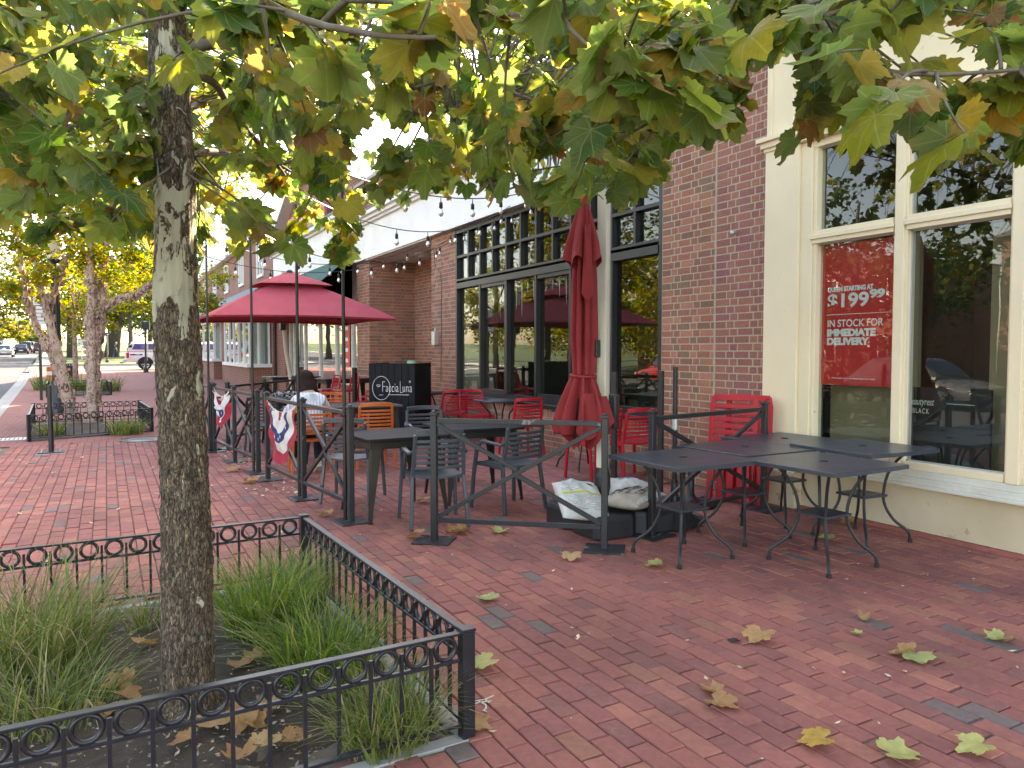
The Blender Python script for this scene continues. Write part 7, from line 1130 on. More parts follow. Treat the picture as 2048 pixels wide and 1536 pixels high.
def trunk_mesh(path, nseg, nring, mat, name, parent, rough=True, seed=0):
    P_ = [Vector(p[:3]) for p in path]; R_ = [p[3] for p in path]; vs = []; pl = []
    zs = [p.z for p in P_]
    for j in range(nring + 1):
        z = zs[0] + (zs[-1] - zs[0]) * j / nring; k = max(i for i in range(len(zs) - 1) if zs[i] <= z + 1e-6); f = (z - zs[k]) / (zs[k + 1] - zs[k]); c = P_[k].lerp(P_[k + 1], f); r = R_[k] * (1 - f) + R_[k + 1] * f
        for i in range(nseg):
            a = 2 * PI * i / nseg; q = V(math.cos(a), math.sin(a), 0); pt = V(q.x * r * 46, q.y * r * 46, z * 19 + seed)
            d, pts = noise.voronoi(pt + noise.noise_vector(pt * .8) * .7); plate = noise.cell(pts[0] * 3.1); edge = min(1, (d[1] - d[0]) / .35)
            big = noise.noise(V(q.x * 2, q.y * 2, z * 1.6 + seed)) * .006 + (.006 * noise.noise(V(q.x * 5, q.y * 5, z * 4)) )
            amp = 1.0 if z < 1.45 else (.55 if z < 1.7 else .28)
            rr_ = r + big + (amp * (.0040 * plate * edge + .0038 * edge) if rough else 0)
            if z < .12: rr_ += .028 * (1 - z / .12) ** 2 * (1 + .6 * math.sin(3 * a + 1))
            vs.append((c.x + q.x * rr_, c.y + q.y * rr_, z)); pl.append((.5 + .5 * plate) * (.35 + .65 * edge))
    fs = [(j * nseg + i, j * nseg + (i + 1) % nseg, (j + 1) * nseg + (i + 1) % nseg, (j + 1) * nseg + i) for j in range(nring) for i in range(nseg)] + [tuple(nring * nseg + i for i in range(nseg))]
    me = bpy.data.meshes.new(name); me.from_pydata(vs, [], fs); me.materials.append(mat); at = me.attributes.new('plate', 'FLOAT', 'POINT'); at.data.foreach_set('value', pl); me.polygons.foreach_set('use_smooth', [True] * len(me.polygons)); return link(name, me, parent)
trunk_mesh(TRUNK, 150, 520, M['bark'], 'trunk', sy)
kn = MB()
for (a, z, s) in ((-2.0, 1.42, .026), (-1.45, 1.37, .032), (-2.25, 2.27, .026), (-.9, 1.13, .02)):
    k = max(i for i in range(len(TRUNK) - 1) if TRUNK[i][2] <= z); c = Vector(TRUNK[k][:3]).lerp(Vector(TRUNK[k + 1][:3]), (z - TRUNK[k][2]) / (TRUNK[k + 1][2] - TRUNK[k][2])); r = TRUNK[k][3] - .012; d = V(math.cos(a), math.sin(a), 0)
    for q in range(1): 
        T = frame_mat(c + d * r, d, V(0, 0, 1), s); kn = MB(); kn.grid(lambda u, v: tuple(T @ V(math.cos(2 * PI * u) * (1 - v) ** .5 * 1.1, .75 * v ** .7 - .25 * max(0, v - .75) * 4, math.sin(2 * PI * u) * (1 - v) ** .5 * 1.3)), 18, 8); kn.build('knot', M['bark'], sy, smooth=True)
fl_ = MB(); rr = random.Random(21)
for i in range(220):                                        # curling bark flakes standing off the trunk
    z = rr.uniform(.5, 2.5); a = rr.uniform(0, 2 * PI); k = max(i_ for i_ in range(len(TRUNK) - 1) if TRUNK[i_][2] <= z); c = Vector(TRUNK[k][:3]).lerp(Vector(TRUNK[k + 1][:3]), (z - TRUNK[k][2]) / (TRUNK[k + 1][2] - TRUNK[k][2])); d = V(math.cos(a), math.sin(a), 0); tq = d.cross(V(0, 0, 1)); r = TRUNK[k][3] + .003
    L_ = rr.uniform(.01, .035); w_ = rr.uniform(.004, .010); cu = rr.uniform(.003, .012)
    fl_.add([tuple(c + d * r - tq * w_ + V(0, 0, z - c.z + L_)), tuple(c + d * r + tq * w_ + V(0, 0, z - c.z + L_)), tuple(c + d * (r + cu) + tq * w_ * .8 + V(0, 0, z - c.z)), tuple(c + d * (r + cu) - tq * w_ * .8 + V(0, 0, z - c.z)), tuple(c + d * (r + cu * 2) + V(0, 0, z - c.z - L_ * .5))], [(0, 1, 2, 3), (3, 2, 4)])
tag(fl_.build('bark_flakes', M['bark'], sy), kind='stuff')
for L_ in LIMBS:
    P_ = [Vector(p[:3]) / 100 for p in L_]; pts = []; rs = []
    for k in range(len(P_) - 1):
        p0, p1, p2, p3 = P_[max(k - 1, 0)], P_[k], P_[k + 1], P_[min(k + 2, len(P_) - 1)]
        for s in (0, .25, .5, .75):
            pts.append(.5 * ((2 * p1) + (p2 - p0) * s + (2 * p0 - 5 * p1 + 4 * p2 - p3) * s * s + (3 * p1 - p0 - 3 * p2 + p3) * s ** 3) + noise.noise_vector(p1 * 3 + V(s, k, 0)) * .012); rs.append((L_[k][3] * (1 - s) + L_[k + 1][3] * s) / 1000)
    pts.append(P_[-1]); rs.append(L_[-1][3] / 1000); MB().tube(pts, rs, 8).build('limb', M['twig'], sy, smooth=True)
crown = bpy.data.objects.new('crown', None); COL.objects.link(crown); crown.parent = sy
rr = random.Random(11); leaves = []; tw = MB()
for q in TWIGS:
    a, e = V(*q[:3]) / 100, V(*q[3:6]) / 100; L_ = (e - a).length; mid = a.lerp(e, .5) + V(rr.uniform(-.1, .1), rr.uniform(-.1, .1), .10 * L_ + rr.uniform(-.03, .08)) * min(1, L_)
    pts = [a * (1 - t) ** 2 + mid * 2 * t * (1 - t) + e * t * t for t in [i / 7 for i in range(8)]]; tw.tube(pts, [.006 - .004 * i / 7 for i in range(8)], 5)
    n = int(q[6])
    for i in range(n):
        t = 1 - .62 * i / n * min(1, .5 / max(L_, .3)) - rr.uniform(0, .05); t = max(.15, min(1, t)); p = a * (1 - t) ** 2 + mid * 2 * t * (1 - t) + e * t * t
        d = (e - a).normalized(); az = rr.uniform(0, 2 * PI); out = V(math.cos(az), math.sin(az), 0)
        tip = (out * .75 + d * .35 + V(0, 0, -rr.uniform(.25, 1.15))); nrm = V(rr.gauss(0, .5), rr.gauss(0, .5), 1) + out * rr.uniform(.0, .9)
        s = rr.choice((.05, .062, .075, .088, .104)) * rr.uniform(.85, 1.12)
        # short stalk
        if q[6] == 6: s *= 1.28
        leaves.append((p, tip, nrm, s, rr.randrange(7)))
upn = len(leaves)
UP = []
for i in range(900):                                      # the top of the crown, above the frame
    v = V(rr.gauss(0, 1), rr.gauss(0, 1), rr.gauss(0, 1)).normalized() * rr.uniform(.3, 1) ** .5; p = V(.3 + v.x * 3.6, 4.2 + v.y * 4.0, 6.0 + v.z * 2.5)
    if p.z < 1.75 + .5 * max(0, ahead(p)[0]) or p.z < 4.6: continue
    az = rr.uniform(0, 2 * PI); UP.append((0, frame_mat(p, V(math.cos(az), math.sin(az), -rr.uniform(.2, 1)), V(rr.gauss(0, .5), rr.gauss(0, .5), 1), rr.uniform(.13, .19))))
order = sorted(range(upn), key=lambda i: (leaves[i][0] - V(0, 0, 1.5)).length if ahead(leaves[i][0])[0] > .6 and abs(ahead(leaves[i][0])[1]) < .72 * ahead(leaves[i][0])[0] and leaves[i][0].z - 1.5 < .48 * ahead(leaves[i][0])[0] else 99)
near = set(order[:300]); lm = [leaf_mesh(k, M['leaf']) for k in range(7)]; items = []
for i, (p, tip, nrm, s, k) in enumerate(leaves):
    T = frame_mat(p, tip, nrm, s)
    if i in near: link('leaf', lm[k], crown).matrix_basis = T
    else: items.append((k, T))
tag(merged('foliage', SHAPES, items, M['leaf'], crown), kind='stuff'); tag(merged('upper_foliage', [LOBED], UP, M['leaf'], crown), kind='stuff'); tag(tw.build('twigs', M['twig'], crown, smooth=True), kind='stuff')
for o in list(COL.objects)[c0:]:
    if o.parent is sy: o.location = V(-TRUNK[0][0], -TRUNK[0][1], 0)
# ------------------------------------------------------------------ other trees
def small_leaf(): 
    return (np.array([(0, 0, 0), (.5, .45, .06), (.35, .8, .0), (0, 1.15, -.1), (-.35, .8, .0), (-.5, .45, .06), (0, .55, -.08)]), [(0, 1, 6), (1, 2, 6), (2, 3, 6), (3, 4, 6), (4, 5, 6), (5, 0, 6)], np.zeros((7, 2)))
SL = [small_leaf()]
SQ = [(np.array([(0, 0, 0), (.5, .5, .08), (0, 1.1, -.05), (-.5, .5, .08)]), [(0, 1, 2), (0, 2, 3)], np.zeros((4, 2)))]
def foliage(parent, blobs, n, size, mat, seed, shp=SQ, name='crown'):
    rr = random.Random(seed); it = []; ws = [b[3] * b[4] * b[5] for b in blobs]
    subs = []
    for i in range(max(24, n // 110)):
        b = rr.choices(blobs, ws)[0]; v = V(rr.gauss(0, 1), rr.gauss(0, 1), rr.gauss(0, 1)).normalized() * rr.uniform(.25, 1.0) ** .45; subs.append((V(b[0] + v.x * b[3], b[1] + v.y * b[4], b[2] + v.z * b[5]), rr.uniform(.16, .34) * (b[3] + b[5]) / 2))
    for i in range(n):
        c, r = rr.choice(subs); v = V(rr.gauss(0, .55), rr.gauss(0, .55), rr.gauss(0, .42)) * r; p = c + v
        az = rr.uniform(0, 2 * PI); it.append((0, frame_mat(p, V(math.cos(az), math.sin(az), -rr.uniform(0, 1)), V(rr.gauss(0, .6), rr.gauss(0, .6), 1), size * rr.uniform(.7, 1.3))))
    return tag(merged(name, shp, it, mat, parent, True, False), kind='stuff')
BIRCH_A = [[(-0.52,18.29,-0.24,0.109),(-0.72,18.43,0.48,0.101),(-0.89,18.57,1.38,0.092),(-1.03,18.67,2.05,0.084),(-1.10,18.74,2.45,0.080),(-1.18,18.81,2.95,0.071),(-1.25,18.86,3.43,0.067),(-1.36,18.97,4.27,0.050),(-1.52,19.11,5.44,0.025)],[(-0.63,18.80,-0.24,0.092),(-0.82,18.95,0.54,0.084),(-1.06,19.12,1.47,0.076),(-1.34,19.30,2.06,0.067),(-1.51,19.42,2.72,0.059),(-1.55,19.47,3.26,0.046),(-1.68,19.60,4.34,0.025)],[(-1.10,18.74,2.45,0.050),(-0.83,18.62,3.00,0.042),(-0.53,18.50,3.96,0.025),(-0.32,18.44,4.91,0.017)]]
BIRCH_B = [[(-0.28,17.81,-0.20,0.101),(-0.28,17.86,0.59,0.101),(-0.28,17.91,1.52,0.092),(-0.28,17.94,2.14,0.084),(-0.23,17.94,2.77,0.076),(-0.25,17.99,3.60,0.050),(-0.32,18.08,4.64,0.025)],[(-0.24,18.02,-0.18,0.084),(-0.21,18.06,0.89,0.084),(-0.15,18.06,1.63,0.080),(-0.07,18.06,2.36,0.076),(-0.01,18.05,2.91,0.067),(0.08,18.06,3.84,0.042),(0.24,18.03,4.99,0.025)],[(-0.09,17.72,2.26,0.034),(0.18,17.59,2.55,0.029),(0.59,17.37,2.64,0.025),(0.83,17.26,2.86,0.021),(1.10,17.12,3.12,0.017),(1.57,16.89,3.59,0.008)]]
bt = thing('river_birch', 'river birch of two leaning peeling stems, nearest the lamp post', 'tree', (-0.558,16.653, 0)); c0 = count()
for st in BIRCH_A:
    P_ = [Vector(p[:3]) for p in st]; pts, rs = [], []
    for k in range(len(P_) - 1):
        for s in (0, .25, .5, .75): pts.append(P_[k].lerp(P_[k + 1], s) + noise.noise_vector(P_[k] * 2 + V(s * 3, 0, 0)) * .02); rs.append((st[k][3] * (1 - s) + st[k + 1][3] * s) * (1 + .12 * noise.noise(V(k + s, 3, 1))))
    pts.append(P_[-1]); rs.append(st[-1][3]); MB().tube(pts, rs, 12).build('trunk', M['birch'], bt, smooth=True)
foliage(bt, [(-1.55, 19.19, 4.4, 1.7, 1.7, 1.2), (-0.84, 19.1, 3.48, 1.1, 1.1, 0.75), (-1.72, 18.64, 2.97, 0.9, 0.9, 0.7), (-1.1, 19.57, 5.59, 1.8, 1.8, 1.0), (-1.03, 17.74, 3.72, 1.2, 1.2, 0.9), (-1.4, 20.38, 7.18, 2.2, 2.2, 1.3), (-1.78, 18.23, 5.52, 1.6, 1.6, 1.2), (-1.07, 20.27, 8.43, 2.4, 2.4, 1.4), (-2.06, 19.61, 7.38, 1.6, 1.6, 1.4)], 19000, .075, M['birch_leaf'], 1, SL)
bt2 = thing('river_birch', 'river birch with two shaggy upright stems beside the leaning one', 'tree', (-0.253,15.880, 0)); c1 = count()
for st in BIRCH_B:
    P_ = [Vector(p[:3]) for p in st]; pts, rs = [], []
    for k in range(len(P_) - 1):
        for s in (0, .25, .5, .75): pts.append(P_[k].lerp(P_[k + 1], s) + noise.noise_vector(P_[k] * 2 + V(s * 3, 0, 0)) * .02); rs.append((st[k][3] * (1 - s) + st[k + 1][3] * s) * (1 + .15 * noise.noise(V(k + s, 3, 1))))
    pts.append(P_[-1]); rs.append(st[-1][3]); MB().tube(pts, rs, 12).build('trunk', M['birch'], bt2, smooth=True)
foliage(bt2, [(0.23, 18.23, 4.4, 1.5, 1.5, 1.2), (0.61, 18.66, 3.51, 1.2, 1.2, 0.7), (-0.26, 17.74, 2.96, 0.8, 0.8, 0.5), (0.45, 18.74, 5.59, 1.6, 1.6, 1.0), (2.2, 18.89, 4.79, 1.3, 1.3, 0.9), (0.2, 20.09, 7.12, 2.0, 2.0, 1.2), (1.87, 19.7, 6.08, 1.5, 1.5, 1.0), (1.42, 20.62, 8.3, 2.0, 2.0, 1.3)], 16000, .075, M['birch_leaf'], 2, SL)
def peel(parent, stems, n, seed):
    rr = random.Random(seed); b = MB()
    for i in range(n):
        st = rr.choice(stems); k = rr.randrange(len(st) - 1); f = rr.random(); c = Vector(st[k][:3]).lerp(Vector(st[k + 1][:3]), f); r = st[k][3] * (1 - f) + st[k + 1][3] * f; a = rr.uniform(0, 2 * PI); d = V(math.cos(a), math.sin(a), 0); t_ = d.cross(V(0, 0, 1)); w_ = rr.uniform(.03, .08); h = rr.uniform(.03, .10); o_ = rr.uniform(.02, .07)
        b.add([tuple(c + d * r * .9 - V(0, 0, h)), tuple(c + d * r * .9 + V(0, 0, h)), tuple(c + d * (r + o_) + t_ * w_ + V(0, 0, h * .7)), tuple(c + d * (r + o_ * .8) + t_ * w_ * 1.2 - V(0, 0, h * .8))], [(0, 1, 2, 3)])
    tag(b.build('bark_curls', M['birch'], parent), kind='stuff')
peel(bt, BIRCH_A, 260, 3); peel(bt2, BIRCH_B, 380, 4)
under(bt, c0); under(bt2, c1)
def tree(label, x, y, h, cr, mat, n, size, seed, z0=None, bark='dark_bark', lean=0, cz=.62, name='tree', group=None, trunk_r=None, flat=.75):
    z = gz(y) if z0 is None else z0; t = thing(name, label, 'tree', (x, y, z), 0, group); rr = random.Random(seed); tr = trunk_r or h * .022
    MB().tube([(0, 0, -.2), (lean * .2, 0, h * .2), (lean * .5, .1, h * .45), (lean, 0, h * .8)], [tr * 1.3, tr, tr * .8, tr * .25], 10).build('trunk', M[bark], t, smooth=True)
    for k in range(5):
        a = rr.uniform(0, 6.28); zz = h * rr.uniform(.3, .5); MB().tube([(lean * .4, 0, zz), (lean * .4 + math.cos(a) * cr * .4, math.sin(a) * cr * .4, zz + h * .14), (lean * .5 + math.cos(a) * cr * .8, math.sin(a) * cr * .8, zz + h * .22)], [tr * .5, tr * .3, tr * .1], 6).build('limb', M[bark], t, smooth=True)
    foliage(t, [(lean * .6, 0, h * cz, cr, cr, h * (1 - cz) * flat), (lean * .6 + cr * .3, cr * .2, h * (cz - .08), cr * .7, cr * .7, h * .2)], n, size, M[mat], seed)
    return t
tree('young street tree rising from the farthest planter beyond the lamp post', -1.201,38.164, 6.2, 1.9, 'birch_leaf', 3500, .10, 5, bark='birch', trunk_r=.10, name='street_tree')
tree('yellow-leaved street tree in front of the bay windows', 2.376,31.683, 5.8, 1.9, 'birch_leaf', 4200, .10, 6, trunk_r=.09, name='street_tree', cz=.68)
tree('great dark oak on the lawn behind the white pickup', 0.509,99.765, 20, 12.5, 'green_leaf', 9000, .42, 7, cz=.55, trunk_r=.65, name='oak_tree', lean=3)
tree('dark rounded tree beyond the lawn, right of the oak', 7.754,104.942, 17, 9.5, 'green_leaf', 7000, .42, 8, cz=.52, name='oak_tree')
tree('russet autumn tree on the near corner of the lawn', 2.162,82.955, 10, 5.0, 'autumn_leaf', 5000, .26, 9, cz=.72, name='autumn_tree')
tree('green autumn tree at the left edge of the lawn', -3.549,97.412, 13, 6, 'autumn_leaf', 5000, .3, 10, cz=.6, name='autumn_tree')
tree('street tree overhanging the far road from the left kerb', -11.956,91.726, 13, 6.5, 'autumn_leaf', 6000, .3, 12, cz=.6, name='autumn_tree')
for i, (px_, x, y, h, cr) in enumerate([(-10,-24.7,229.4,9,6),(55,-20.2,238.3,8,6),(20,-24.3,251.8,9,7),(75,-12.7,200.1,5,4),(130,-4.9,156.1,14,10),(180,-1.6,143.0,13,9),(260,7.0,149.7,16,14)]): tree(['olive tree far down the road above the silver car', 'yellowish tree far down the road beside the concrete building', 'pale green tree far down the road, left of the yellowish one', 'low far tree behind the line of parked cars', 'far dark tree closing the view at the end of the lawn', 'far green tree beside the dark one at the end of the lawn', 'broad far tree behind the oak on the lawn'][i], x, y, h, cr, 'autumn_leaf' if i < 4 else 'green_leaf', 2200, .55, 30 + i, name='far_tree', cz=.55)
for i, (x, y, h, cr, mt) in enumerate([(-16.5, 5.0, 8.5, 3.0, 'green_leaf'), (-17.5, 22, 10, 4.6, 'green_leaf'), (-16.8, 33, 10, 4.8, 'birch_leaf'), (-18, 46, 11, 5, 'autumn_leaf'), (-16.2, 27.5, 8.5, 4.4, 'autumn_leaf'), (-16.4, 39.5, 9, 4.6, 'birch_leaf'), (-17, 56, 11, 5.5, 'autumn_leaf')]):
    tree(['bushy street tree across the road mirrored in the cream window', 'autumn street tree across the road mirrored in the black window', 'yellow street tree across the road mirrored at the window end', 'far street tree across the road beside the long brick house', 'round street tree in the middle of the row across the road', 'yellowish street tree just beyond the round one across the road', 'last street tree of the row across the road', 'small yellow street tree across the road before the first brick house'][i], x, y, h, cr, mt, 8000, .22, 50 + i, name='street_tree', z0=0, cz=.5)
# ------------------------------------------------------------------ grasses
def clump(name, label, x, y, rad, h, n, mat, seed, cat='grass', droop=.5, wd=.0045, z=-.02, group=None, upright=.35):
    rr = random.Random(seed); t_v, t_f = [], []; b = MB()
    for i in range(n):
        a = rr.uniform(0, 2 * PI); r = rad * rr.random() ** .6; p = V(r * math.cos(a), r * math.sin(a), 0); a2 = a + rr.gauss(0, 1.1); d = V(math.cos(a2), math.sin(a2), 0); hh = h * rr.uniform(.45, 1.1); ln = rr.uniform(.08, upright) + .35 * r / rad * upright; dr = droop * rr.uniform(.1, 2.2)
        s = d.cross(V(0, 0, 1)).normalized(); w_ = wd * rr.uniform(.6, 1.4); pts = []
        for k in range(5):
            f = k / 4; q = p + d * (ln * hh * f + dr * hh * f ** 2.6) + V(0, 0, hh * (f - .42 * dr * f ** 3)); tw_ = s * math.cos(f * 1.2 + i) + d * math.sin(f * 1.2 + i) * .5; ww = w_ * (1 - f) ** .5 * (1.0 if k else .8); pts += [q - tw_ * ww, q + tw_ * ww]
        b.add(pts, [(2 * k, 2 * k + 1, 2 * k + 3, 2 * k + 2) for k in range(4)])
    o = b.build(name, M[mat]); o.location = (x, y, z); o.data.uv_layers.new(name='UVMap'); return tag(o, label, cat, group)
G_ = 'grass clumps in the sycamore planter'
clump('grass_clump', 'tall drooping grass clump at the street side of the sycamore planter', -0.330,4.184, .28, .58, 800, 'grass', 1, group=G_, droop=.42)
clump('grass_clump', 'low sprawling grass at the front edge of the planter behind the railings', -0.250,3.533, .24, .38, 330, 'grass', 2, group=G_, droop=.6)
clump('grass_clump', 'bright green grass clump behind the trunk by the back railing', 0.722,4.062, .19, .52, 850, 'tuft', 3, group=G_, droop=.33)
clump('grass_clump', 'green grass clump along the inner side of the right railing', 0.864,3.382, .20, .46, 750, 'tuft', 4, group=G_, droop=.40)
clump('grass_clump', 'grass clump in the front corner of the planter by the corner post', 0.910,2.706, .16, .38, 480, 'grass', 5, group=G_, droop=.45)
clump('grass_clump', 'sparse grass at the back corner of the planter', 0.997,4.532, .18, .40, 500, 'grass', 6, group=G_, droop=.5)
clump('grass_clump', 'few thin grass blades leaning out beside the trunk foot', 0.156,4.517, .10, .30, 90, 'grass', 7, group=G_, droop=.9)
clump('grass_clump', 'yellowing grass clump at the right end of the birch planter', 0.285,15.208, .28, .42, 260, 'grass', 8, group='grasses in the birch planter', wd=.012)
clump('grass_clump', 'grass tuft below the lamp post in the birch planter', -0.864,15.466, .20, .40, 160, 'grass', 9, group='grasses in the birch planter', wd=.012)
for i, (x, y, lab, mt) in enumerate([(-1.037,32.960, 'dark broad-leaved plant at the middle of the farthest planter', 'tuft'), (-0.035,31.850, 'wispy grey-green plant at the corner of the farthest planter', 'grass'), (-1.990,34.044, 'grassy plant at the kerb side of the farthest planter', 'tuft')]): clump('border_plant', lab, x, y, .5, .75, 260, mt, 20 + i, 'plant', wd=.02, group='plants in the farthest planter')
# ------------------------------------------------------------------ fallen leaves
def fallen(label, xy, s, mat, k, rz, curl=0, z=.006, group='fallen leaves on the brick pavement', name='fallen_leaf', tilt=0):
    me = leaf_mesh(k, M[mat], 'fallen_leaf'); n = len(me.vertices); co = np.empty(n * 3, dtype=np.float32); me.vertices.foreach_get('co', co); co = co.reshape(-1, 3); co[:, 1] -= .85
    if curl:
        curl *= 1.35; x = co[:, 0].copy(); th = x * curl; co[:, 0] = np.sin(th) / curl; co[:, 2] += (1 - np.cos(th)) / curl * 1.0
        y = co[:, 1].copy(); co[:, 2] += .25 * abs(curl) * y * y
    co[:, 2] *= .75; co[:, 2] -= co[:, 2].min(); me.vertices.foreach_set('co', co.ravel()); me.update()
    o = link(name, me); o.location = (xy[0], xy[1], z); o.rotation_euler = (0, tilt, rz); s *= 1.62; o.scale = (s, s, s); return tag(o, label, 'leaf', group)
FL = [
 ('pale yellow-green leaf lying alone beside the planter, above the chalk mark', (1.986,4.018), .062, 'pale_leaf', 0, .3, .3), ('tan leaf beside a scrap of black rubber on the open bricks', (2.918,2.750), .075, 'dry_leaf', 1, 1.9, .7),
 ('curled rust-brown leaf touching the pale green leaf', (3.398,2.289), .06, 'dry_leaf', 2, .5, 1.6), ('pale green leaf with its stalk, next to the rust-brown one', (3.415,2.192), .068, 'pale_leaf', 3, 2.4, .25),
 ('yellow-green curling leaf near the edge of the picture on the bricks', (4.019,2.178), .062, 'pale_leaf', 4, 1.2, .9), ('small curled tan leaf with one edge rolled up', (2.305,2.447), .05, 'dry_leaf', 5, .2, 1.2),
 ('broad tan leaf with its stalk towards the camera', (2.268,2.288), .068, 'dry_leaf', 6, 3.5, .4), ('orange-yellow leaf with a green base near the lower edge', (2.325,1.920), .066, 'yellow_leaf', 1, .9, .5),
 ('large yellow-green leaf lying flat at the lower edge', (2.574,1.693), .072, 'pale_leaf', 0, 4.2, .3), ('pale yellow leaf beside the large yellow-green one', (2.799,1.599), .062, 'pale_leaf', 2, 1.1, .5),
 ('small rolled brown leaf on the open bricks below the garden tables', (3.676,2.683), .042, 'dry_leaf', 3, 2.2, 1.7), ('small bleached leaf just above the tan one', (3.459,2.582), .03, 'pale_leaf', 5, .4, .8),
 ('tan leaf at the foot of the planter corner post', (1.279,2.624), .062, 'dry_leaf', 0, 3.9, .4), ('pale green leaf pressed against the planter railing', (1.515,3.135), .07, 'pale_leaf', 1, 1.5, .5),
 ('curled tan leaf below the front slate chair', (2.126,5.628), .075, 'dry_leaf', 2, .6, 1.1), ('crumpled tan leaves at the base plate of the free-standing barrier', (2.486,5.621), .10, 'dry_leaf', 4, 1.4, .8),
 ('yellowish leaf below the bottom rail of the free-standing barrier', (2.813,5.445), .07, 'pale_leaf', 6, 2.0, .6), ('star-shaped tan leaf beside the base plate near the sandbags', (2.903,4.472), .068, 'dry_leaf', 1, 2.6, .5),
 ('yellow-green leaf in front of the garden tables', (3.300,4.073), .064, 'pale_leaf', 3, 1.0, .4), ('yellowish leaf under the garden table nearest the camera', (4.974,4.033), .075, 'pale_leaf', 0, .2, .6),
 ('tan leaf at the foot of the cream wall', (5.617,4.294), .085, 'dry_leaf', 6, 1.2, .7), ('tan leaf lying by the back corner post of the planter', (1.701,6.771), .07, 'dry_leaf', 3, .8, .9),
 ('brown leaf curled against the brick under the loungers', (5.708,7.172), .09, 'dry_leaf', 2, .8, 1.4), ('brown leaf beside the red chair leg under the window', (5.494,6.588), .085, 'dry_leaf', 5, 2.0, 1.0),
 ('tan leaf by the base plate behind the bunting', (1.383,8.884), .09, 'dry_leaf', 0, 1.1, .8), ('brown leaf halfway between the trunk and the bunting barrier', (2.761,9.771), .06, 'yellow_leaf', 4, 1.0, .6),
 ('tan leaf near the base plate left of the trunk side barrier', (1.332,9.794), .09, 'dry_leaf', 1, 2.0, .6), ('yellow leaf under the black table', (2.714,6.915), .07, 'yellow_leaf', 2, .5, .7)]
for a in FL: fallen(*a)
SOIL_LABELS = ['dry leaf on the soil between trunk foot and front railing', 'dry leaf on the soil by the fourth ring of the front railing', 'dry leaf on the soil straight below the front ring right of the trunk', 'dry leaf overlapping its neighbour on the soil right of the trunk', 'dry leaf on the soil halfway between trunk and corner post', 'dry leaf on the soil at the lower edge of the picture, inside the railing',
 'dry leaf on the soil left of the trunk foot', 'dry leaf on the soil close to the low sprawling grass', 'dry leaf on the soil just behind the front rail, left of the trunk', 'dry leaf on the soil touching the left side of the trunk', 'dry leaf on the soil behind the trunk to its right', 'dry leaf on the soil at the foot of the bright green grass', 'dry leaf on the soil in front of the corner grass clump', 'dry leaf caught in the grass near the corner post']
for i, p in enumerate([(0.352,3.152),(0.205,3.026),(0.430,3.038),(0.493,3.017),(0.525,2.885),(0.385,2.850),(-0.007,3.681),(-0.035,3.417),(0.068,3.534),(0.163,4.123),(0.502,3.670),(0.574,3.695),(0.563,3.141),(0.619,2.843),(0.652,2.744),(0.245,4.344),(0.031,4.267),(-0.087,3.309)][:14]):
    fallen(SOIL_LABELS[i], p, random.Random(i).uniform(.05, .075), 'dry_leaf', i % 7, i * 1.3, .5 + (i * .37) % 1.2, .022, 'dry leaves on the planter soil')
rr = random.Random(77); b = MB()
for i in range(420):
    if i < 130: x, y = rr.uniform(-.6, 5.7), rr.uniform(1.5, 6)
    elif i < 250: x, y = rr.uniform(-1.2, 3), rr.uniform(6, 14)
    else:
        x, y = rr.uniform(1.35, 1.9), rr.uniform(8, 12)
    if inside((x, y), PLANT): continue
    s = rr.uniform(.007, .022) * (1.7 if i >= 130 else 1); a = rr.uniform(0, 6.28); e1 = V(math.cos(a), math.sin(a), rr.uniform(-.2, .3)); e2 = V(-math.sin(a), math.cos(a), rr.uniform(-.1, .4)) * rr.uniform(.4, .8); c = V(x, y, .006)
    b.add([tuple(c - e1 * s + V(0, 0, .002)), tuple(c - e2 * s * .8), tuple(c + e1 * s + V(0, 0, .002)), tuple(c + e2 * s * .8)], [(0, 1, 2), (0, 2, 3)])
tag(b.build('leaf_litter', M['flake']), kind='stuff')
b = MB()
for i in range(3000):
    x, y = rr.uniform(-.8, 1.18), rr.uniform(2.6, 4.85); s = rr.uniform(.004, .014); a = rr.uniform(0, 6.28); e1 = V(math.cos(a), math.sin(a), rr.uniform(-.4, .4)); e2 = V(-math.sin(a), math.cos(a), rr.uniform(-.4, .5)) * rr.uniform(.2, .7); c = V(x, y, .024 + rr.random() * .012 + .03 * math.sin(PI * (x + .8) / 2) * math.sin(PI * (y - 2.6) / 2.25))
    b.add([tuple(c - e1 * s), tuple(c - e2 * s), tuple(c + e1 * s), tuple(c + e2 * s)], [(0, 1, 2, 3)])
tag(b.build('bark_mulch', pm('mulch_chip', (.14, .10, .07), (.36, .28, .20), 25, .9, rnd=.7)), kind='stuff')
t = thing('rubber_scrap', 'scrap of black rubber beside the tan leaf on the bricks', 'scrap', (2.828,2.814, .004)); MB().grid(lambda u, v: ((u - .5) * .07 * (1 - .3 * v), (v - .5) * .05, .012 * math.sin(PI * u) * (1 - v) + .002), 5, 4).build('scrap', M['rubber'], t)
# chalk scrawl by the planter corner
cx_, cy_ = 1.371,2.813; b = MB()
for q_ in ([(-.06, .03), (-.02, .035), (.03, .025), (.08, .04)], [(-.05, .01), (.0, .012), (.05, .0)], [(.0, .03), (.012, -.02), (.0, -.05), (-.02, -.06), (-.01, -.075)], [(.03, .03), (.035, -.01)]):
    for p0, p1 in zip(q_, q_[1:]): b.sweep([(cx_ + p0[0], cy_ + p0[1], .003), (cx_ + p1[0], cy_ + p1[1], .003)], .007, .001)
tag(b.build('chalk_mark', M['white_old']), 'faint white chalk scrawl on the bricks by the planter corner post', 'mark')
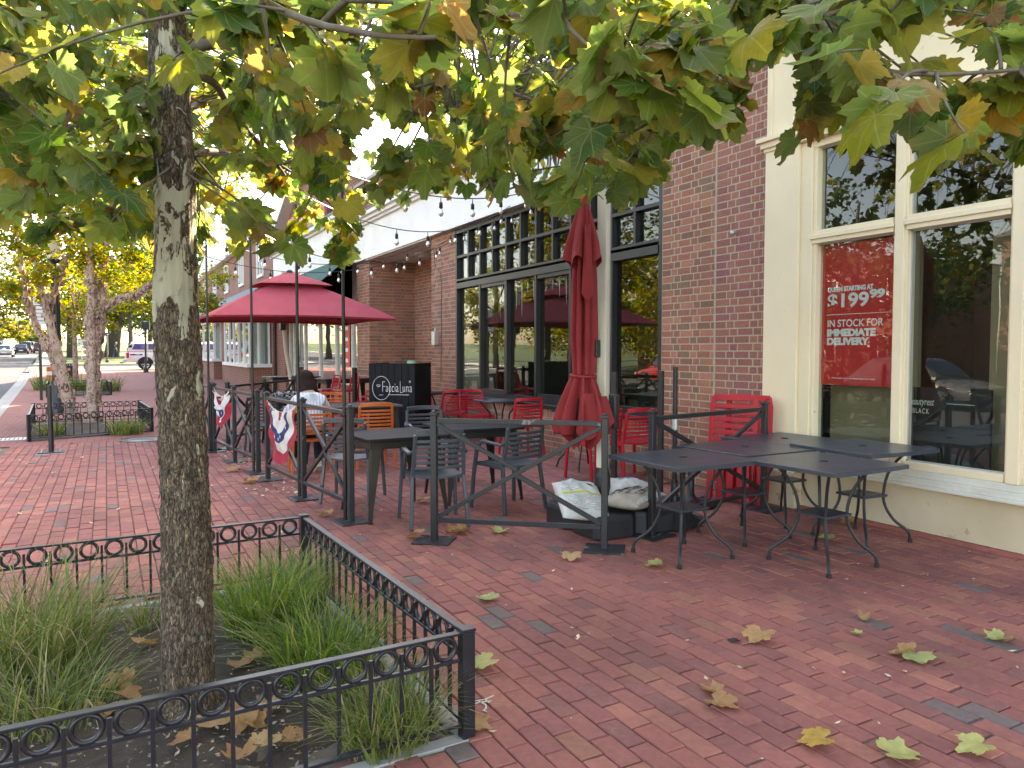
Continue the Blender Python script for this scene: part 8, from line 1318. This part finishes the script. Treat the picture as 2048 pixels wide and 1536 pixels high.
# ------------------------------------------------------------------ vehicles
def wheel(t, x, y, r, w_, nm='wheel'):
    wh = MB(); n = 20; pr = [(r * .62, -w_ / 2), (r * .9, -w_ / 2), (r, -w_ * .32), (r, w_ * .32), (r * .9, w_ / 2), (r * .62, w_ / 2)]
    wh.add([(x + a, y + rr_ * math.cos(2 * PI * j / n), r + rr_ * math.sin(2 * PI * j / n)) for rr_, a in pr for j in range(n)], [(i * n + j, i * n + (j + 1) % n, (i + 1) * n + (j + 1) % n, (i + 1) * n + j) for i in range(5) for j in range(n)])
    o = wh.build(nm, M['rubber'], t, smooth='a'); rm = MB(); s = 1 if x > 0 else -1
    rm.add([(x + s * w_ * .1, y, r)] + [(x + s * w_ * .1, y + r * .63 * math.cos(2 * PI * j / n), r + r * .63 * math.sin(2 * PI * j / n)) for j in range(n)], [(0, 1 + j, 1 + (j + 1) % n) for j in range(n)], 1)
    for j in range(6): a = 2 * PI * j / 6; rm.sweep([(x + s * w_ * .3, y + r * .1 * math.cos(a), r + r * .1 * math.sin(a)), (x + s * w_ * .36, y + r * .62 * math.cos(a), r + r * .62 * math.sin(a))], r * .16, w_ * .14, (1, 0, 0))
    rm.tube([(x + s * w_ * .4, y + r * .6 * math.cos(2 * PI * j / n), r + r * .6 * math.sin(2 * PI * j / n)) for j in range(n)], r * .05, 5, True); rm.build('rim', [M['rim'], M['black']], o)
def loft(sections, mat, name, t, smooth='a', bev=0):
    """sections along y: list of (y, [(x, z) half outline from bottom centre up to top centre])"""
    b = MB(); m_ = len(sections[0][1]); rings = []
    for y, h in sections: rings.append([(x, y, z) for x, z in h] + [(-x, y, z) for x, z in reversed(h)])
    n = 2 * m_
    b.add([p for r in rings for p in r], [tuple(range(n))] + [tuple(len(rings) * n - 1 - i for i in range(n))] + [(k * n + (i + 1) % n, k * n + i, (k + 1) * n + i, (k + 1) * n + (i + 1) % n) for k in range(len(rings) - 1) for i in range(n)]); return b.build(name, mat, t, smooth=smooth)
def car(label, x, y, z, rz, paint, L_=4.5, W_=1.78, H_=1.45, suv=False, group=None, name='parked_car'):
    """nose towards local +y"""
    t = thing(name, label, 'car', (x, y, z), rz, group); w_ = W_ / 2; hb = .86 if not suv else 1.0; g = .22 if not suv else .3; r = .33 if not suv else .38
    def sec(f, zb, zt): return [(w_ * f * .55, zb), (w_ * f * .93, zb + .05), (w_ * f, zb + .25), (w_ * f, (zb + zt) / 2 + .08), (w_ * f * .95, zt - .06), (w_ * f * .8, zt), (0, zt + .02)]
    h = L_ / 2
    loft([(-h, sec(.84, g + .15, hb - .16)), (-h + .08, sec(.93, g + .04, hb - .04)), (-h + .5, sec(1, g, hb + .02)), (-.3, sec(1, g, hb + .03)), (.75, sec(1, g, hb)), (h - .6, sec(.97, g, hb - .12)), (h - .12, sec(.88, g + .02, hb - .24)), (h, sec(.78, g + .12, hb - .34))], paint, 'body', t)
    yr0, yr1, yf1, yf0 = (-h + .28, -h + .95, .35, 1.0) if not suv else (-h + .1, -h + .4, .35, 1.05)
    def cs(zt, f): return [(w_ * .92 * f, hb - .03), (w_ * .90 * f, hb + .02), (w_ * f * .84, hb + (zt - hb) * .6), (w_ * f * .74, zt - .05), (w_ * f * .6, zt), (0, zt + .015)]
    loft([(yr0, cs(hb + .05, .95)), (yr1, cs(H_ - .03, .98)), (-.3, cs(H_, 1)), (yf1, cs(H_ - .03, .98)), (yf0, cs(hb + .05, .95))], paint, 'cabin', t)
    gl = MB()
    def Q(pts): gl.add(pts, [(0, 1, 2, 3)])
    e = .012; zt = H_ - .09; zb = hb + .06
    fx_ = lambda z: w_ * (.90 - .15 * (z - hb) / (H_ - hb)) + e
    for s in (-1, 1):
        for a0, a1, b0, b1 in ((-h + .62 if not suv else -h + .35, -.62, -h + .98 if not suv else -h + .5, -.6), (-.55, .80, -.53, .38)): Q([(s * fx_(zb), a0, zb), (s * fx_(zb), a1, zb), (s * fx_(zt), b1, zt), (s * fx_(zt), b0, zt)])
    k = .74
    Q([(-w_ * k * .98, yr0 + .06 * (yr1 - yr0) - .012, hb + .08), (w_ * k * .98, yr0 + .06 * (yr1 - yr0) - .012, hb + .08), (w_ * k * .84, yr1 - .10 * (yr1 - yr0) - .03, H_ - .08), (-w_ * k * .84, yr1 - .10 * (yr1 - yr0) - .03, H_ - .08)]); Q([(-w_ * k, yf0 - .04 + .02, hb + .09), (w_ * k, yf0 - .04 + .02, hb + .09), (w_ * k * .84, yf1 + .10 + .03, H_ - .08), (-w_ * k * .84, yf1 + .10 + .03, H_ - .08)])
    gl.build('window_glass', M['tinted'], t)
    for s in (-1, 1):
        for yy in (-h + .85, h - .85): wheel(t, s * (w_ - .1), yy, r, .21)
        MB().box((s * w_ * .72, -h + .055, hb - .22), (.34, .10, .14)).build('tail_light', M['red_lens'], t, bev=.02); MB().box((s * w_ * .64, h - .10, hb - .36), (.36, .16, .13)).build('headlight', M['clear_lens'], t, bev=.02)
        MB().box((s * (w_ + .08), .62, hb + .1), (.16, .1, .12)).build('mirror', paint, t, bev=.02)
    MB().box((0, -h + .02, g + .16), (W_ * .8, .09, .14)).build('bumper', M['dark_plastic'], t, bev=.02); MB().box((0, -h - .012 + .05, hb - .3), (.5, .10, .12)).build('number_plate', M['white'], t)
    MB().box((0, h - .03, g + .2), (W_ * .62, .08, .14)).build('grille', M['dark_plastic'], t, bev=.02)
    return t
CG = 'cars on the far road'
def far_car(label, px_, d, paint, **k): x, y = k.pop('xy'); car(label, x, y, gz(y) - .12, math.radians(3), paint, group=CG, **k)
far_car('silver sedan seen from behind on the far road', 8, 90, carpaint('silver_paint', (.42, .45, .50)), xy=(-10.657,108.076))
far_car('black sedan just ahead of the silver one on the far road', 47, 105, carpaint('black_car_paint', (.02, .02, .025)), xy=(-10.700,128.562))
far_car('dark tall wagon in front of the black sedan', 52, 118, carpaint('dark_blue_paint', (.03, .035, .05)), xy=(-11.444,144.880), suv=True, H_=1.75)
far_car('white car in the distance ahead of the dark wagon', 62, 135, carpaint('white_car_paint', (.7, .7, .7)), xy=(-12.298,163.530), suv=True, H_=1.7)
far_car('second white car, the tiniest in the distance', 68, 150, carpaint('white_car_paint2', (.72, .72, .7)), xy=(-13.178,183.332))
far_car('maroon car parked at the right kerb of the far road', 84, 118, carpaint('maroon_paint', (.10, .03, .03)), xy=(-8.978,136.725), suv=True, H_=1.65)
far_car('blue van cut by the picture edge behind the silver sedan', 2, 98, carpaint('blue_paint', (.08, .12, .22)), xy=(-13.289,125.415), suv=True, H_=1.8)
car('grey hatchback passing on the far lane, mirrored in the cream window', -9.2, 13.6, -.12, math.radians(183), carpaint('grey_green_paint', (.16, .17, .17)), L_=4.2, name='hatchback')
car('red car parked across the road, mirrored in the black window', -11.5, 27, -.12, math.radians(3), carpaint('red_paint', (.35, .03, .03)), name='parked_car')
# white pickup with a cap, seen side on, nose to +x (local +y)
tx_, ty_ = 1.106,57.607
pk = thing('white_pickup', 'white pickup truck with a windowed cap on the side street', 'pickup truck', (tx_ + 2.9, 58.3, gz(58.3) - .05), -PI / 2); wp = carpaint('white_truck_paint', (.66, .66, .65))
def tsec(f, zb, zt, tp=.96): return [(.5 * f, zb), (.94 * f, zb + .04), (1.0 * f, zb + .3), (1.0 * f, zt - .12), (tp * f, zt - .04), (tp * .9 * f, zt), (0, zt + .01)]
loft([(-2.85, tsec(.97, .62, 1.22)), (-2.8, tsec(1, .55, 1.26)), (-.4, tsec(1, .5, 1.27)), (1.2, tsec(1, .5, 1.25)), (2.7, tsec(.98, .55, 1.15)), (2.9, tsec(.9, .62, 1.05))], wp, 'body', pk)
loft([(-2.72, tsec(.95, 1.24, 1.35, .9)), (-2.45, tsec(.95, 1.24, 1.93, .86)), (-.38, tsec(.95, 1.24, 1.95, .86))], wp, 'cap', pk)
loft([(-.36, tsec(.96, 1.24, 1.93, .84)), (.75, tsec(.96, 1.24, 1.92, .84)), (1.6, tsec(.96, 1.22, 1.28, .9))], wp, 'cabin', pk)
for s in (-1, 1):
    g = MB(); g.add([(s * .965, -2.45, 1.42), (s * .965, -1.55, 1.42), (s * .962, -1.55, 1.80), (s * .962, -2.28, 1.80)], [(0, 1, 2, 3)]); g.add([(s * .965, -1.45, 1.42), (s * .965, -.5, 1.42), (s * .962, -.5, 1.80), (s * .962, -1.45, 1.80)], [(0, 1, 2, 3)]); g.add([(s * .975, -.2, 1.38), (s * .975, 1.2, 1.38), (s * .97, .75, 1.80), (s * .97, -.2, 1.80)], [(0, 1, 2, 3)]); g.build('window_glass', pm('blue_glass_%d' % s, (.05, .08, .25), None, 2, .08), pk)
    MB().box((s * .96, -2.72, 1.02), (.1, .18, .36)).build('tail_light', M['red_lens'], pk, bev=.02)
    for yy in (-1.65, 1.9):
        wheel(pk, s * .88, yy, .40, .26); MB().tube([(s * .985, yy + .47 * math.cos(q), .42 + .47 * math.sin(q)) for q in [PI * i / 14 for i in range(15)]], .05, 6).build('wheel_arch', M['black'], pk)
        MB().add([(s * 1.003, yy, .45)] + [(s * 1.003, yy + .46 * math.cos(q), .42 + .46 * math.sin(q)) for q in [PI * i / 14 for i in range(15)]], [(0, 1 + i, 2 + i) for i in range(14)]).build('wheel_well', M['rubber'], pk)
MB().box((0, -2.95, .62), (1.8, .2, .2)).build('bumper', M['rim'], pk, bev=.04); MB().box((0, -3.1, .5), (.1, .2, .08)).build('tow_hitch', M['black'], pk)
MB().box((1.004, -2.2, 1.06), (.006, .75, .10)).build('decal', M['black_print'], pk); MB().box((1.008, -2.42, 1.09), (.006, .12, .05)).build('decal', M['red_lens'], pk)
text('1500', .13, M['silver_print'], pk, (1.009, -2.3, 1.02), .002, 1.3, ((0, 1, 0), (0, 0, 1)), name='badge')
for yy in (-2.1, -.7): MB().box((0, yy, 1.99), (1.5, .06, .06)).build('roof_rack', M['black'], pk)
# ------------------------------------------------------------------ street furniture
def put(name, label, cat, xy, z=0, group=None, rz=0): return thing(name, label, cat, (xy[0], xy[1], z), rz, group)
t = put('street_lamp', 'black fluted street lamp post rising through the birch leaves', 'street lamp', (-1.05, 21.2)); b = MB(); b.lathe([(.27, 0), (.27, .12), (.22, .2), (.20, .55), (.15, .72), (.13, .8)], 20); b.build('base', M['black_iron'], t, smooth='a')
b = MB(); n = 24
b.add([((.098 + (.012 if j % 2 else -.004)) * (1 - .15 * i) * math.cos(2 * PI * j / n), (.098 + (.012 if j % 2 else -.004)) * (1 - .15 * i) * math.sin(2 * PI * j / n), .8 + 2.6 * i) for i in (0, 1) for j in range(n)], [(j, (j + 1) % n, n + (j + 1) % n, n + j) for j in range(n)]); b.build('shaft', M['black_iron'], t)
MB().lathe([(.10, 3.4), (.14, 3.45), (.08, 3.6), (.16, 3.7)], 14).build('collar', M['black_iron'], t, smooth='a'); MB().lathe([(.13, 3.7), (.20, 3.95), (.19, 4.15)], 12).build('lantern', M['white_old'], t, smooth='a'); MB().lathe([(.22, 4.15), (.12, 4.3), (.04, 4.42), (.0, 4.5)], 12).build('lantern_cap', M['black_iron'], t, smooth='a')
t = put('parking_sign', 'grey steel post with white parking signs standing at the kerb', 'sign', (-1.77, 27.0)); MB().box((0, 0, 1.55), (.08, .05, 3.1)).build('post', M['leg_metal'], t); a = math.atan2(-1.77, 27.0)
for z, w_, h in ((2.58, .42, .56), (3.02, .28, .26)):
    p = MB().box((0, -.05, z), (w_, .012, h)).build('plate', M['white'], t); 
    for i in range(4): MB().box((0, -.058, z + h * (.32 - .2 * i)), (w_ * (.8 if i % 2 else .62), .004, h * .07)).build('print', pm('sign_print%d%d' % (i, int(z)), (.45, .25, .27) if i == 0 else (.4, .4, .44)), p)
t = put('bollard_post', 'plain black steel post bolted to the bricks before the birch planter', 'bollard', (-.74, 12.89)); MB().tube([(0, 0, .015), (0, 0, 1.0)], .036, 14).build('post', M['black_iron'], t, smooth='a'); pl = MB().box((0, 0, .012), (.34, .24, .018)).build('base_plate', M['steel'], t, bev=.003); MB().box((0, -.02, .003), (.36, .30, .005)).build('grout', M['concrete'], t)
for i in (-1, 1):
    for j in (-1, 1): MB().lathe([(.012, .02), (.012, .05)], 6, (i * .12, j * .08, 0)).build('bolt', M['alu'], pl)
t = put('manhole_cover', 'round dark manhole cover set in the bricks beside the sycamore trunk', 'manhole cover', (.50, 14.1), .002); MB().lathe([(.36, 0), (.36, .006), (.33, .008), (.33, .004), (.0, .004)], 28, caps=False).build('cover', M['black_iron'], t); MB().tube([(.2 * math.cos(2 * PI * i / 24), .2 * math.sin(2 * PI * i / 24), .005) for i in range(24)], .006, 4, True).build('ring', M['alu'], t)
t = put('drain_grate', 'grey slotted drain grate running from the kerb to the birch planter', 'drain grate', (-1.5, 15.2), .002); 
for i in range(9): MB().box((-.20 + i * .062 - .05, 0, .002), (.036, .34, .006)).build('bar', M['alu'], t)
MB().box((-.02, .17, .003), (.62, .03, .008)).build('edge', M['alu'], t); MB().box((-.02, -.17, .003), (.62, .03, .008)).build('edge', M['alu'], t)
t = put('traffic_drum', 'orange and white traffic drum behind the leaning birch', 'traffic drum', (-2.344,42.193)); MB().lathe([(.30, 0), (.30, .04), (.22, .05), (.21, .34)], 16).build('drum', M['orange_plastic'], t, smooth='a'); MB().lathe([(.212, .34), (.20, .52)], 16).build('white_band', M['white'], t, smooth='a'); MB().lathe([(.20, .52), (.19, .74), (.10, .78)], 16).build('upper_drum', M['orange_plastic'], t, smooth='a')
t = put('litter_bin', 'black slatted litter bin beyond the farthest planter', 'litter bin', (-1.542,42.896)); MB().lathe([(.30, 0), (.30, .06), (.24, .08), (.24, .78)], 18).build('liner', M['black'], t)
for i in range(16): a = 2 * PI * i / 16; MB().sweep([(.27 * math.cos(a), .27 * math.sin(a), .05), (.29 * math.cos(a), .29 * math.sin(a), .85)], .04, .012, (math.cos(a), math.sin(a), 0)).build('slat', M['black_iron'], t)
MB().tube([(.31 * math.cos(2 * PI * i / 20), .31 * math.sin(2 * PI * i / 20), .87) for i in range(20)], .025, 6, True).build('rim', M['black_iron'], t)
def signal(label, xy, zt, face, walk):
    x, y = xy; z = gz(y); t = put('pedestrian_signal', label, 'pedestrian signal', xy, z, 'pedestrian signals at the crossing'); h = zt - z
    MB().tube([(0, 0, 0), (0, 0, h - .2)], .055, 8).build('pole', M['black'], t); MB().lathe([(.16, 0), (.15, .25), (.08, .32)], 10).build('base', M['black'], t)
    s = MB().box((.0, 0, h), (.46, .22, .46)).build('housing', M['black'], t, bev=.03); MB().box((.26, 0, h), (.03, .3, .50)).build('bracket', M['alu'], t)
    MB().box((-.05, 0, h - .34), (.5, .05, .05)).build('arm', M['alu'], t); MB().box((.09, .06, h * .6), (.03, .03, h * .7)).build('conduit', M['alu'], t); MB().box((0, 0, h + .26), (.2, .12, .05)).build('top_bracket', M['alu'], t)
    if walk:
        f = MB(); f.lathe([(.0, -.001), (.035, 0)], 8, (0, 0, 0)) if 0 else None
        for p, q in (((0, .05), (0, -.03)), ((0, -.03), (.06, -.16)), ((0, -.03), (-.05, -.16)), ((0, .04), (.07, -.02)), ((0, .04), (-.07, -.0))): f.sweep([(p[0], -.116, h + p[1]), (q[0], -.116, h + q[1])], .035, .006, (0, 1, 0))
        f.box((0, -.116, h + .11), (.06, .006, .06)); m_, N_, L_, B_ = nt('walk_light'); B_.inputs['Emission Color'].default_value = (1, 1, 1, 1); B_.inputs['Emission Strength'].default_value = 2.0; f.build('walking_figure', m_, s)
signal('pedestrian signal showing a white walking figure at the far side of the crossing', (0.073,74.991), 1.5 + 41 / 1500 * 66, 0, True)
signal('pedestrian signal turned away on a black pole in front of the white pickup', (2.172,52.256), 1.5 + 51 / 1500 * 47, 0, False)
t = put('history_marker', 'small grey marker plaque on a post at the edge of the lawn', 'marker', (-2.142,87.557), gz(76)); MB().tube([(0, 0, 0), (0, 0, 1.6)], .05, 8).build('post', M['alu'], t); MB().box((0, 0, 1.95), (.75, .06, .7)).build('plaque', pm('plaque_grey', (.5, .52, .52)), t, bev=.05)
# ------------------------------------------------------------------ people and the dog
def skin(name, verts, edges, mat, parent, sub=2):
    me = bpy.data.meshes.new(name); me.from_pydata([v[:3] for v in verts], edges, []); o = link(name + '_rig', me, None)
    o.modifiers.new('Skin', 'SKIN'); o.modifiers.new('Subsurf', 'SUBSURF').levels = sub
    if not me.skin_vertices: me.skin_vertices.new() if hasattr(me.skin_vertices, 'new') else None
    bpy.context.view_layer.update(); sv = me.skin_vertices[0].data
    for i, v in enumerate(verts): sv[i].radius = v[3] if isinstance(v[3], tuple) else (v[3], v[3]); sv[i].use_root = (i == 0)
    dg = bpy.context.evaluated_depsgraph_get(); m2 = bpy.data.meshes.new_from_object(o.evaluated_get(dg)); bpy.data.objects.remove(o); m2.materials.clear(); m2.materials.append(mat); m2.polygons.foreach_set('use_smooth', [True] * len(m2.polygons)); return link(name, m2, parent)
def hand(verts, edges, wi, wrist, d, side, curl=.35, sc_=1.0):
    """a palm and five fingers hung on vertex wi; d = direction of the fingers, side = towards the thumb"""
    d, s = Vector(d).normalized(), Vector(side).normalized(); n = d.cross(s); w_ = Vector(wrist); b = len(verts)
    verts.append((*(w_ + d * .045 * sc_), (.030 * sc_, .016 * sc_))); edges.append((wi, b))
    for k, (o_, l_) in enumerate(((.030, .070), (.010, .080), (-.010, .074), (-.029, .058))):
        i = len(verts); p = w_ + d * .085 * sc_ + s * o_ * sc_
        for j, f in enumerate((0, .55, 1)): verts.append((*(p + d * l_ * f * math.cos(curl * f) * sc_ - n * l_ * f * math.sin(curl * f * 1.5) * sc_), .0088 * sc_))
        edges.extend([(b, i), (i, i + 1), (i + 1, i + 2)])
    i = len(verts); p = w_ + d * .03 * sc_ + s * .032 * sc_
    verts.append((*p, .012 * sc_)); verts.append((*(p + (d * .6 + s * .8) * .04 * sc_), .010 * sc_)); verts.append((*(p + (d * .85 + s * .75) * .066 * sc_), .009 * sc_)); edges.extend([(b, i), (i, i + 1), (i + 1, i + 2)])
def person_head(t, c, r, fw_, mat_hair, hair='bob', rot=0):
    Tm = Matrix.Translation(c) @ Matrix.Rotation(rot, 4, 'Z') @ Matrix.Rotation(-fw_, 4, 'X'); b = MB()
    def f(u, v):
        th, ph = 2 * PI * u, PI * v; x, y, z = math.sin(ph) * math.cos(th) * .82, math.sin(ph) * math.sin(th), math.cos(ph) * 1.22
        if z < -.2: y = y * (1 - .18 * (-z - .2)) + .08; x *= 1 - .28 * (-z - .2)
        if y > .5 and abs(x) < .2: y += .20 * max(0, 1 - abs(x) / .2) * max(0, 1 - abs(z + .18) / .28)
        if y > .4: y -= .07 * max(0, 1 - abs(abs(x) - .33) / .16) * max(0, 1 - abs(z - .05) / .14); y += .05 * max(0, 1 - abs(x) / .3) * max(0, 1 - abs(z + .62) / .1)
        return tuple(Tm @ V(x * r, y * r, z * r))
    h = b.grid(f, 32, 28).build('head', M['skin'], t, smooth=True)
    for s in (-1, 1):
        MB().lathe([(.002, -.012), (.012, -.006), (.012, .006), (.002, .012)], 10, Tm @ V(s * .33 * r, .86 * r, .06 * r)).build('eye', M['white'], h, smooth=True)
        MB().tube([Tm @ V(s * .80 * r, -.02 * r + .12 * r * math.cos(q), -.08 * r + .24 * r * math.sin(q)) for q in [2 * PI * i / 10 for i in range(10)]], .08 * r, 5, True).build('ear', M['skin'], h, smooth=True)
    MB().tube([Tm @ V(-.24 * r, .92 * r, -.56 * r), Tm @ V(0, .97 * r, -.57 * r), Tm @ V(.24 * r, .92 * r, -.56 * r)], .04 * r, 6).build('mouth', pm('lips', (.4, .14, .12)), h)
    hb = MB(); low = 1.55 if hair == 'bob' else .55
    def g(u, v):
        th = 2 * PI * u; a = PI * .62 * min(1, v * 1.6); dn = max(0, v - .62) / .38; fr = max(0, math.sin(th)) ; rr_ = 1.10 + .03 * math.sin(th * 17 + 3 * v) + .02 * math.sin(th * 41)
        x, y, z = math.sin(a) * math.cos(th) * 1.10 * rr_, math.sin(a) * math.sin(th) * 1.12 * rr_, math.cos(a) * 1.22 + .0
        if dn: z -= dn * low * (1 - .0 * fr); x *= 1 + .16 * math.sin(PI * dn * .8); y *= 1 + .05 * math.sin(PI * dn)
        if fr > .35 and z < .42: y *= .62; z = max(z, .42 - (fr - .35) * .2) if fr > .55 else z
        return tuple(Tm @ V(x * r, y * r - .06 * r, z * r))
    hb.grid(g, 60, 22).build('hair', mat_hair, t, smooth=True); return h
wx, wy = 2.18, 9.22
wm = thing('person', 'woman with dark bob in a striped hooded top seated with her back to the camera', 'person', (wx, wy, 0), math.atan2(1, .12) - PI / 2)
vt = [(0, -.02, .52, (.15, .12)), (0, .0, .64, (.135, .105)), (0, .055, .80, (.15, .11)), (0, .12, .93, (.13, .09)), (0, .17, 1.0, .055), (0, .215, 1.06, .052)]
ed = [(0, 1), (1, 2), (2, 3), (3, 4), (4, 5)]
def limb(pts, root): 
    i0 = len(vt)
    for p in pts: vt.append(p)
    ed.append((root, i0)); ed.extend((i0 + k, i0 + k + 1) for k in range(len(pts) - 1)); return len(vt) - 1
for s in (-1, 1):
    wi = limb([(s * .145, .12, .885, .055), (s * .245, .24, .725, .046), (s * .20, .42, .775, .036), (s * .16, .50, .785, .028)], 3); hand(vt, ed, wi, vt[wi][:3], (-s * .35, 1, -.05), (-s, -.2, .25), .5)
limb([(.10, .06, .50, .085), (.15, .40, .50, .066), (.11, .18, .20, .048), (.10, .06, .105, .036)], 0); limb([(-.10, .06, .50, .085), (-.16, .42, .50, .066), (-.17, .40, .22, .048), (-.17, .38, .09, .036)], 0)
skin('body', vt, ed, M['skin'], wm, 2)
tv = [(0, -.025, .49, (.185, .155)), (0, -.01, .62, (.165, .14)), (0, .05, .78, (.178, .138)), (0, .115, .90, (.135, .112)), (0, .168, 1.0, (.085, .078))]; te = [(0, 1), (1, 2), (2, 3), (3, 4)]
for s in (-1, 1):
    i = len(tv); tv += [(s * .15, .115, .885, .078), (s * .25, .235, .72, .066), (s * .215, .40, .775, .056), (s * .18, .46, .785, .05)]; te += [(3, i), (i, i + 1), (i + 1, i + 2), (i + 2, i + 3)]
skin('hooded_top', tv, te, M['stripe'], wm, 3)
b = MB(); b.grid(lambda u, v: (math.cos(2 * PI * u) * .165 * (1 - v) ** .55 * (1 + .07 * math.sin(7 * PI * u * 2 + v * 3)), .075 + math.sin(2 * PI * u) * .075 * (1 - v) ** .5 - .03 - .07 * v, .875 + .115 * math.sin(2 * PI * u) * .6 + .05 * v + .02 * math.sin(PI * u * 6)), 36, 10); b.build('hood', M['hood'], wm, smooth=True)
lv = [(0, .0, .50, (.165, .115))]; le = []
for s, q in ((1, [(.10, .08, .51, .098), (.15, .38, .51, .080), (.115, .19, .22, .062), (.105, .09, .15, .052)]), (-1, [(-.10, .08, .51, .098), (-.16, .40, .51, .080), (-.17, .40, .25, .062), (-.17, .385, .13, .052)])):
    i = len(lv); lv += q; le += [(0, i), (i, i + 1), (i + 1, i + 2), (i + 2, i + 3)]
skin('trousers', lv, le, M['navy'], wm, 2)
m_, N_, L_, B_ = nt('patterned_shoe'); tc_ = N_.new("ShaderNodeTexCoord"); n_ = noise_n(N_, L_, tc_.outputs['Object'], 22, 2); L_.new(ramp_of(N_, L_, n_.outputs[0], [(.38, (.05, .25, .4)), (.44, (.7, .7, .66)), (.56, (.72, .72, .68)), (.6, (.45, .55, .12))]), B_.inputs['Base Color']); M['shoe'] = m_
def shoe(t, c, rz, rx, mat=None, s=1.0):
    T = Matrix.Translation(c) @ Matrix.Rotation(rz, 4, 'Z') @ Matrix.Rotation(rx, 4, 'X'); o_ = []
    for y, w_, h in ((-.075, .028, .055), (-.05, .038, .085), (0, .038, .08), (.06, .045, .055), (.13, .045, .042), (.175, .032, .03), (.19, .012, .02)): o_.append((y, w_, h))
    b = MB(); n = 12
    b.add([tuple(T @ V(w_ * math.cos(q) * s, y * s, (max(0, .5 + .5 * math.sin(q)) ** .8) * h * s)) for y, w_, h in o_ for q in [2 * PI * i / n for i in range(n)]], [(i * n + j, i * n + (j + 1) % n, (i + 1) * n + (j + 1) % n, (i + 1) * n + j) for i in range(6) for j in range(n)] + [tuple(range(n - 1, -1, -1)), tuple(6 * n + j for j in range(n))]); sh = b.build('shoe', mat or M['shoe'], t, smooth=True)
    MB().prism([(.036 * s, -.075 * s), (.046 * s, .06 * s), (.046 * s, .13 * s), (.03 * s, .18 * s), (-.03 * s, .18 * s), (-.046 * s, .13 * s), (-.046 * s, .06 * s), (-.036 * s, -.075 * s)], -.012, .008).build('sole', M['white_old'], sh).matrix_basis = T
shoe(wm, (.10, .05, .055), .1, -.55); shoe(wm, (-.17, .36, .012), -.1, 0)
person_head(wm, (-.03, .30, 1.145), .098, .45, M['hair'], 'bob', .3)
# man walking on the lawn, with his dog
mx_, my_ = 0.978,94.964; mz = gz(my_) + .03
mn = thing('person', 'grey-haired man in dark shirt and jeans walking on the lawn with a dog', 'person', (mx_, my_, mz), -PI / 2 + .4)
vt = [(0, 0, .95, (.15, .11)), (0, .01, 1.15, (.15, .11)), (0, .02, 1.38, (.17, .11)), (0, .03, 1.5, .055), (0, .04, 1.56, .05)]; ed = [(0, 1), (1, 2), (2, 3), (3, 4)]
for s in (-1, 1):
    wi = limb([(s * .2, .02, 1.42, .06), (s * .26, -.02 - s * .1, 1.15, .045), (s * .24, .1 - s * .16, .92, .032)], 2); hand(vt, ed, wi, vt[wi][:3], (0, .1, -1), (0, 1, 0), .4)
    limb([(s * .1, 0, .9, .09), (s * .1, s * .16, .5, .065), (s * .1, s * .25 - .06, .09, .04)], 0)
skin('body', vt, ed, M['skin'], mn, 1)
tv = [(0, 0, .93, (.175, .135)), (0, .01, 1.15, (.175, .135)), (0, .02, 1.38, (.19, .13)), (0, .03, 1.47, .09)]; te = [(0, 1), (1, 2), (2, 3)]
for s in (-1, 1): i = len(tv); tv += [(s * .2, .02, 1.40, .08), (s * .26, -.02 - s * .08, 1.2, .07)]; te += [(2, i), (i, i + 1)]
skin('shirt', tv, te, M['navy'], mn, 1)
lv = [(0, 0, .95, (.165, .125))]; le = []
for s in (-1, 1): i = len(lv); lv += [(s * .1, 0, .88, .105), (s * .1, s * .16, .5, .085), (s * .1, s * .25 - .06, .14, .07)]; le += [(0, i), (i, i + 1), (i + 1, i + 2)]
skin('jeans', lv, le, M['denim'], mn, 1)
for s in (-1, 1): shoe(mn, (s * .1, s * .25 - .03, .01), 0, 0, M['dark_plastic'], 1.15)
person_head(mn, (0, .06, 1.67), .10, .05, M['grey_hair'], 'short')
dg_ = thing('dog', 'black dog trotting behind the walking man', 'dog', (mx_ + 1.9, my_ + .6, mz), PI / 2 + .3)
dv = [(0, 0, .5, (.11, .12)), (0, .28, .52, (.13, .15)), (0, .45, .60, .08), (0, .56, .74, .065), (0, .66, .78, .07), (0, .80, .74, .035), (0, -.28, .54, (.10, .11)), (0, -.40, .56, .04), (0, -.55, .68, .02), (0, -.62, .82, .012)]; de = [(0, 1), (1, 2), (2, 3), (3, 4), (4, 5), (0, 6), (6, 7), (7, 8), (8, 9)]
for s in (-1, 1):
    i = len(dv); dv += [(s * .08, .28, .38, .05), (s * .08, .30 + s * .06, .22, .032), (s * .08, .27 + s * .1, .03, .03), (s * .085, -.26, .44, .075), (s * .085, -.18 - s * .05, .30, .045), (s * .085, -.34 - s * .05, .18, .028), (s * .085, -.30 - s * .08, .03, .03), (s * .05, .62, .86, .02)]; de += [(1, i), (i, i + 1), (i + 1, i + 2), (6, i + 3), (i + 3, i + 4), (i + 4, i + 5), (i + 5, i + 6), (4, i + 7)]
skin('body', dv, de, M['black'], dg_, 1)
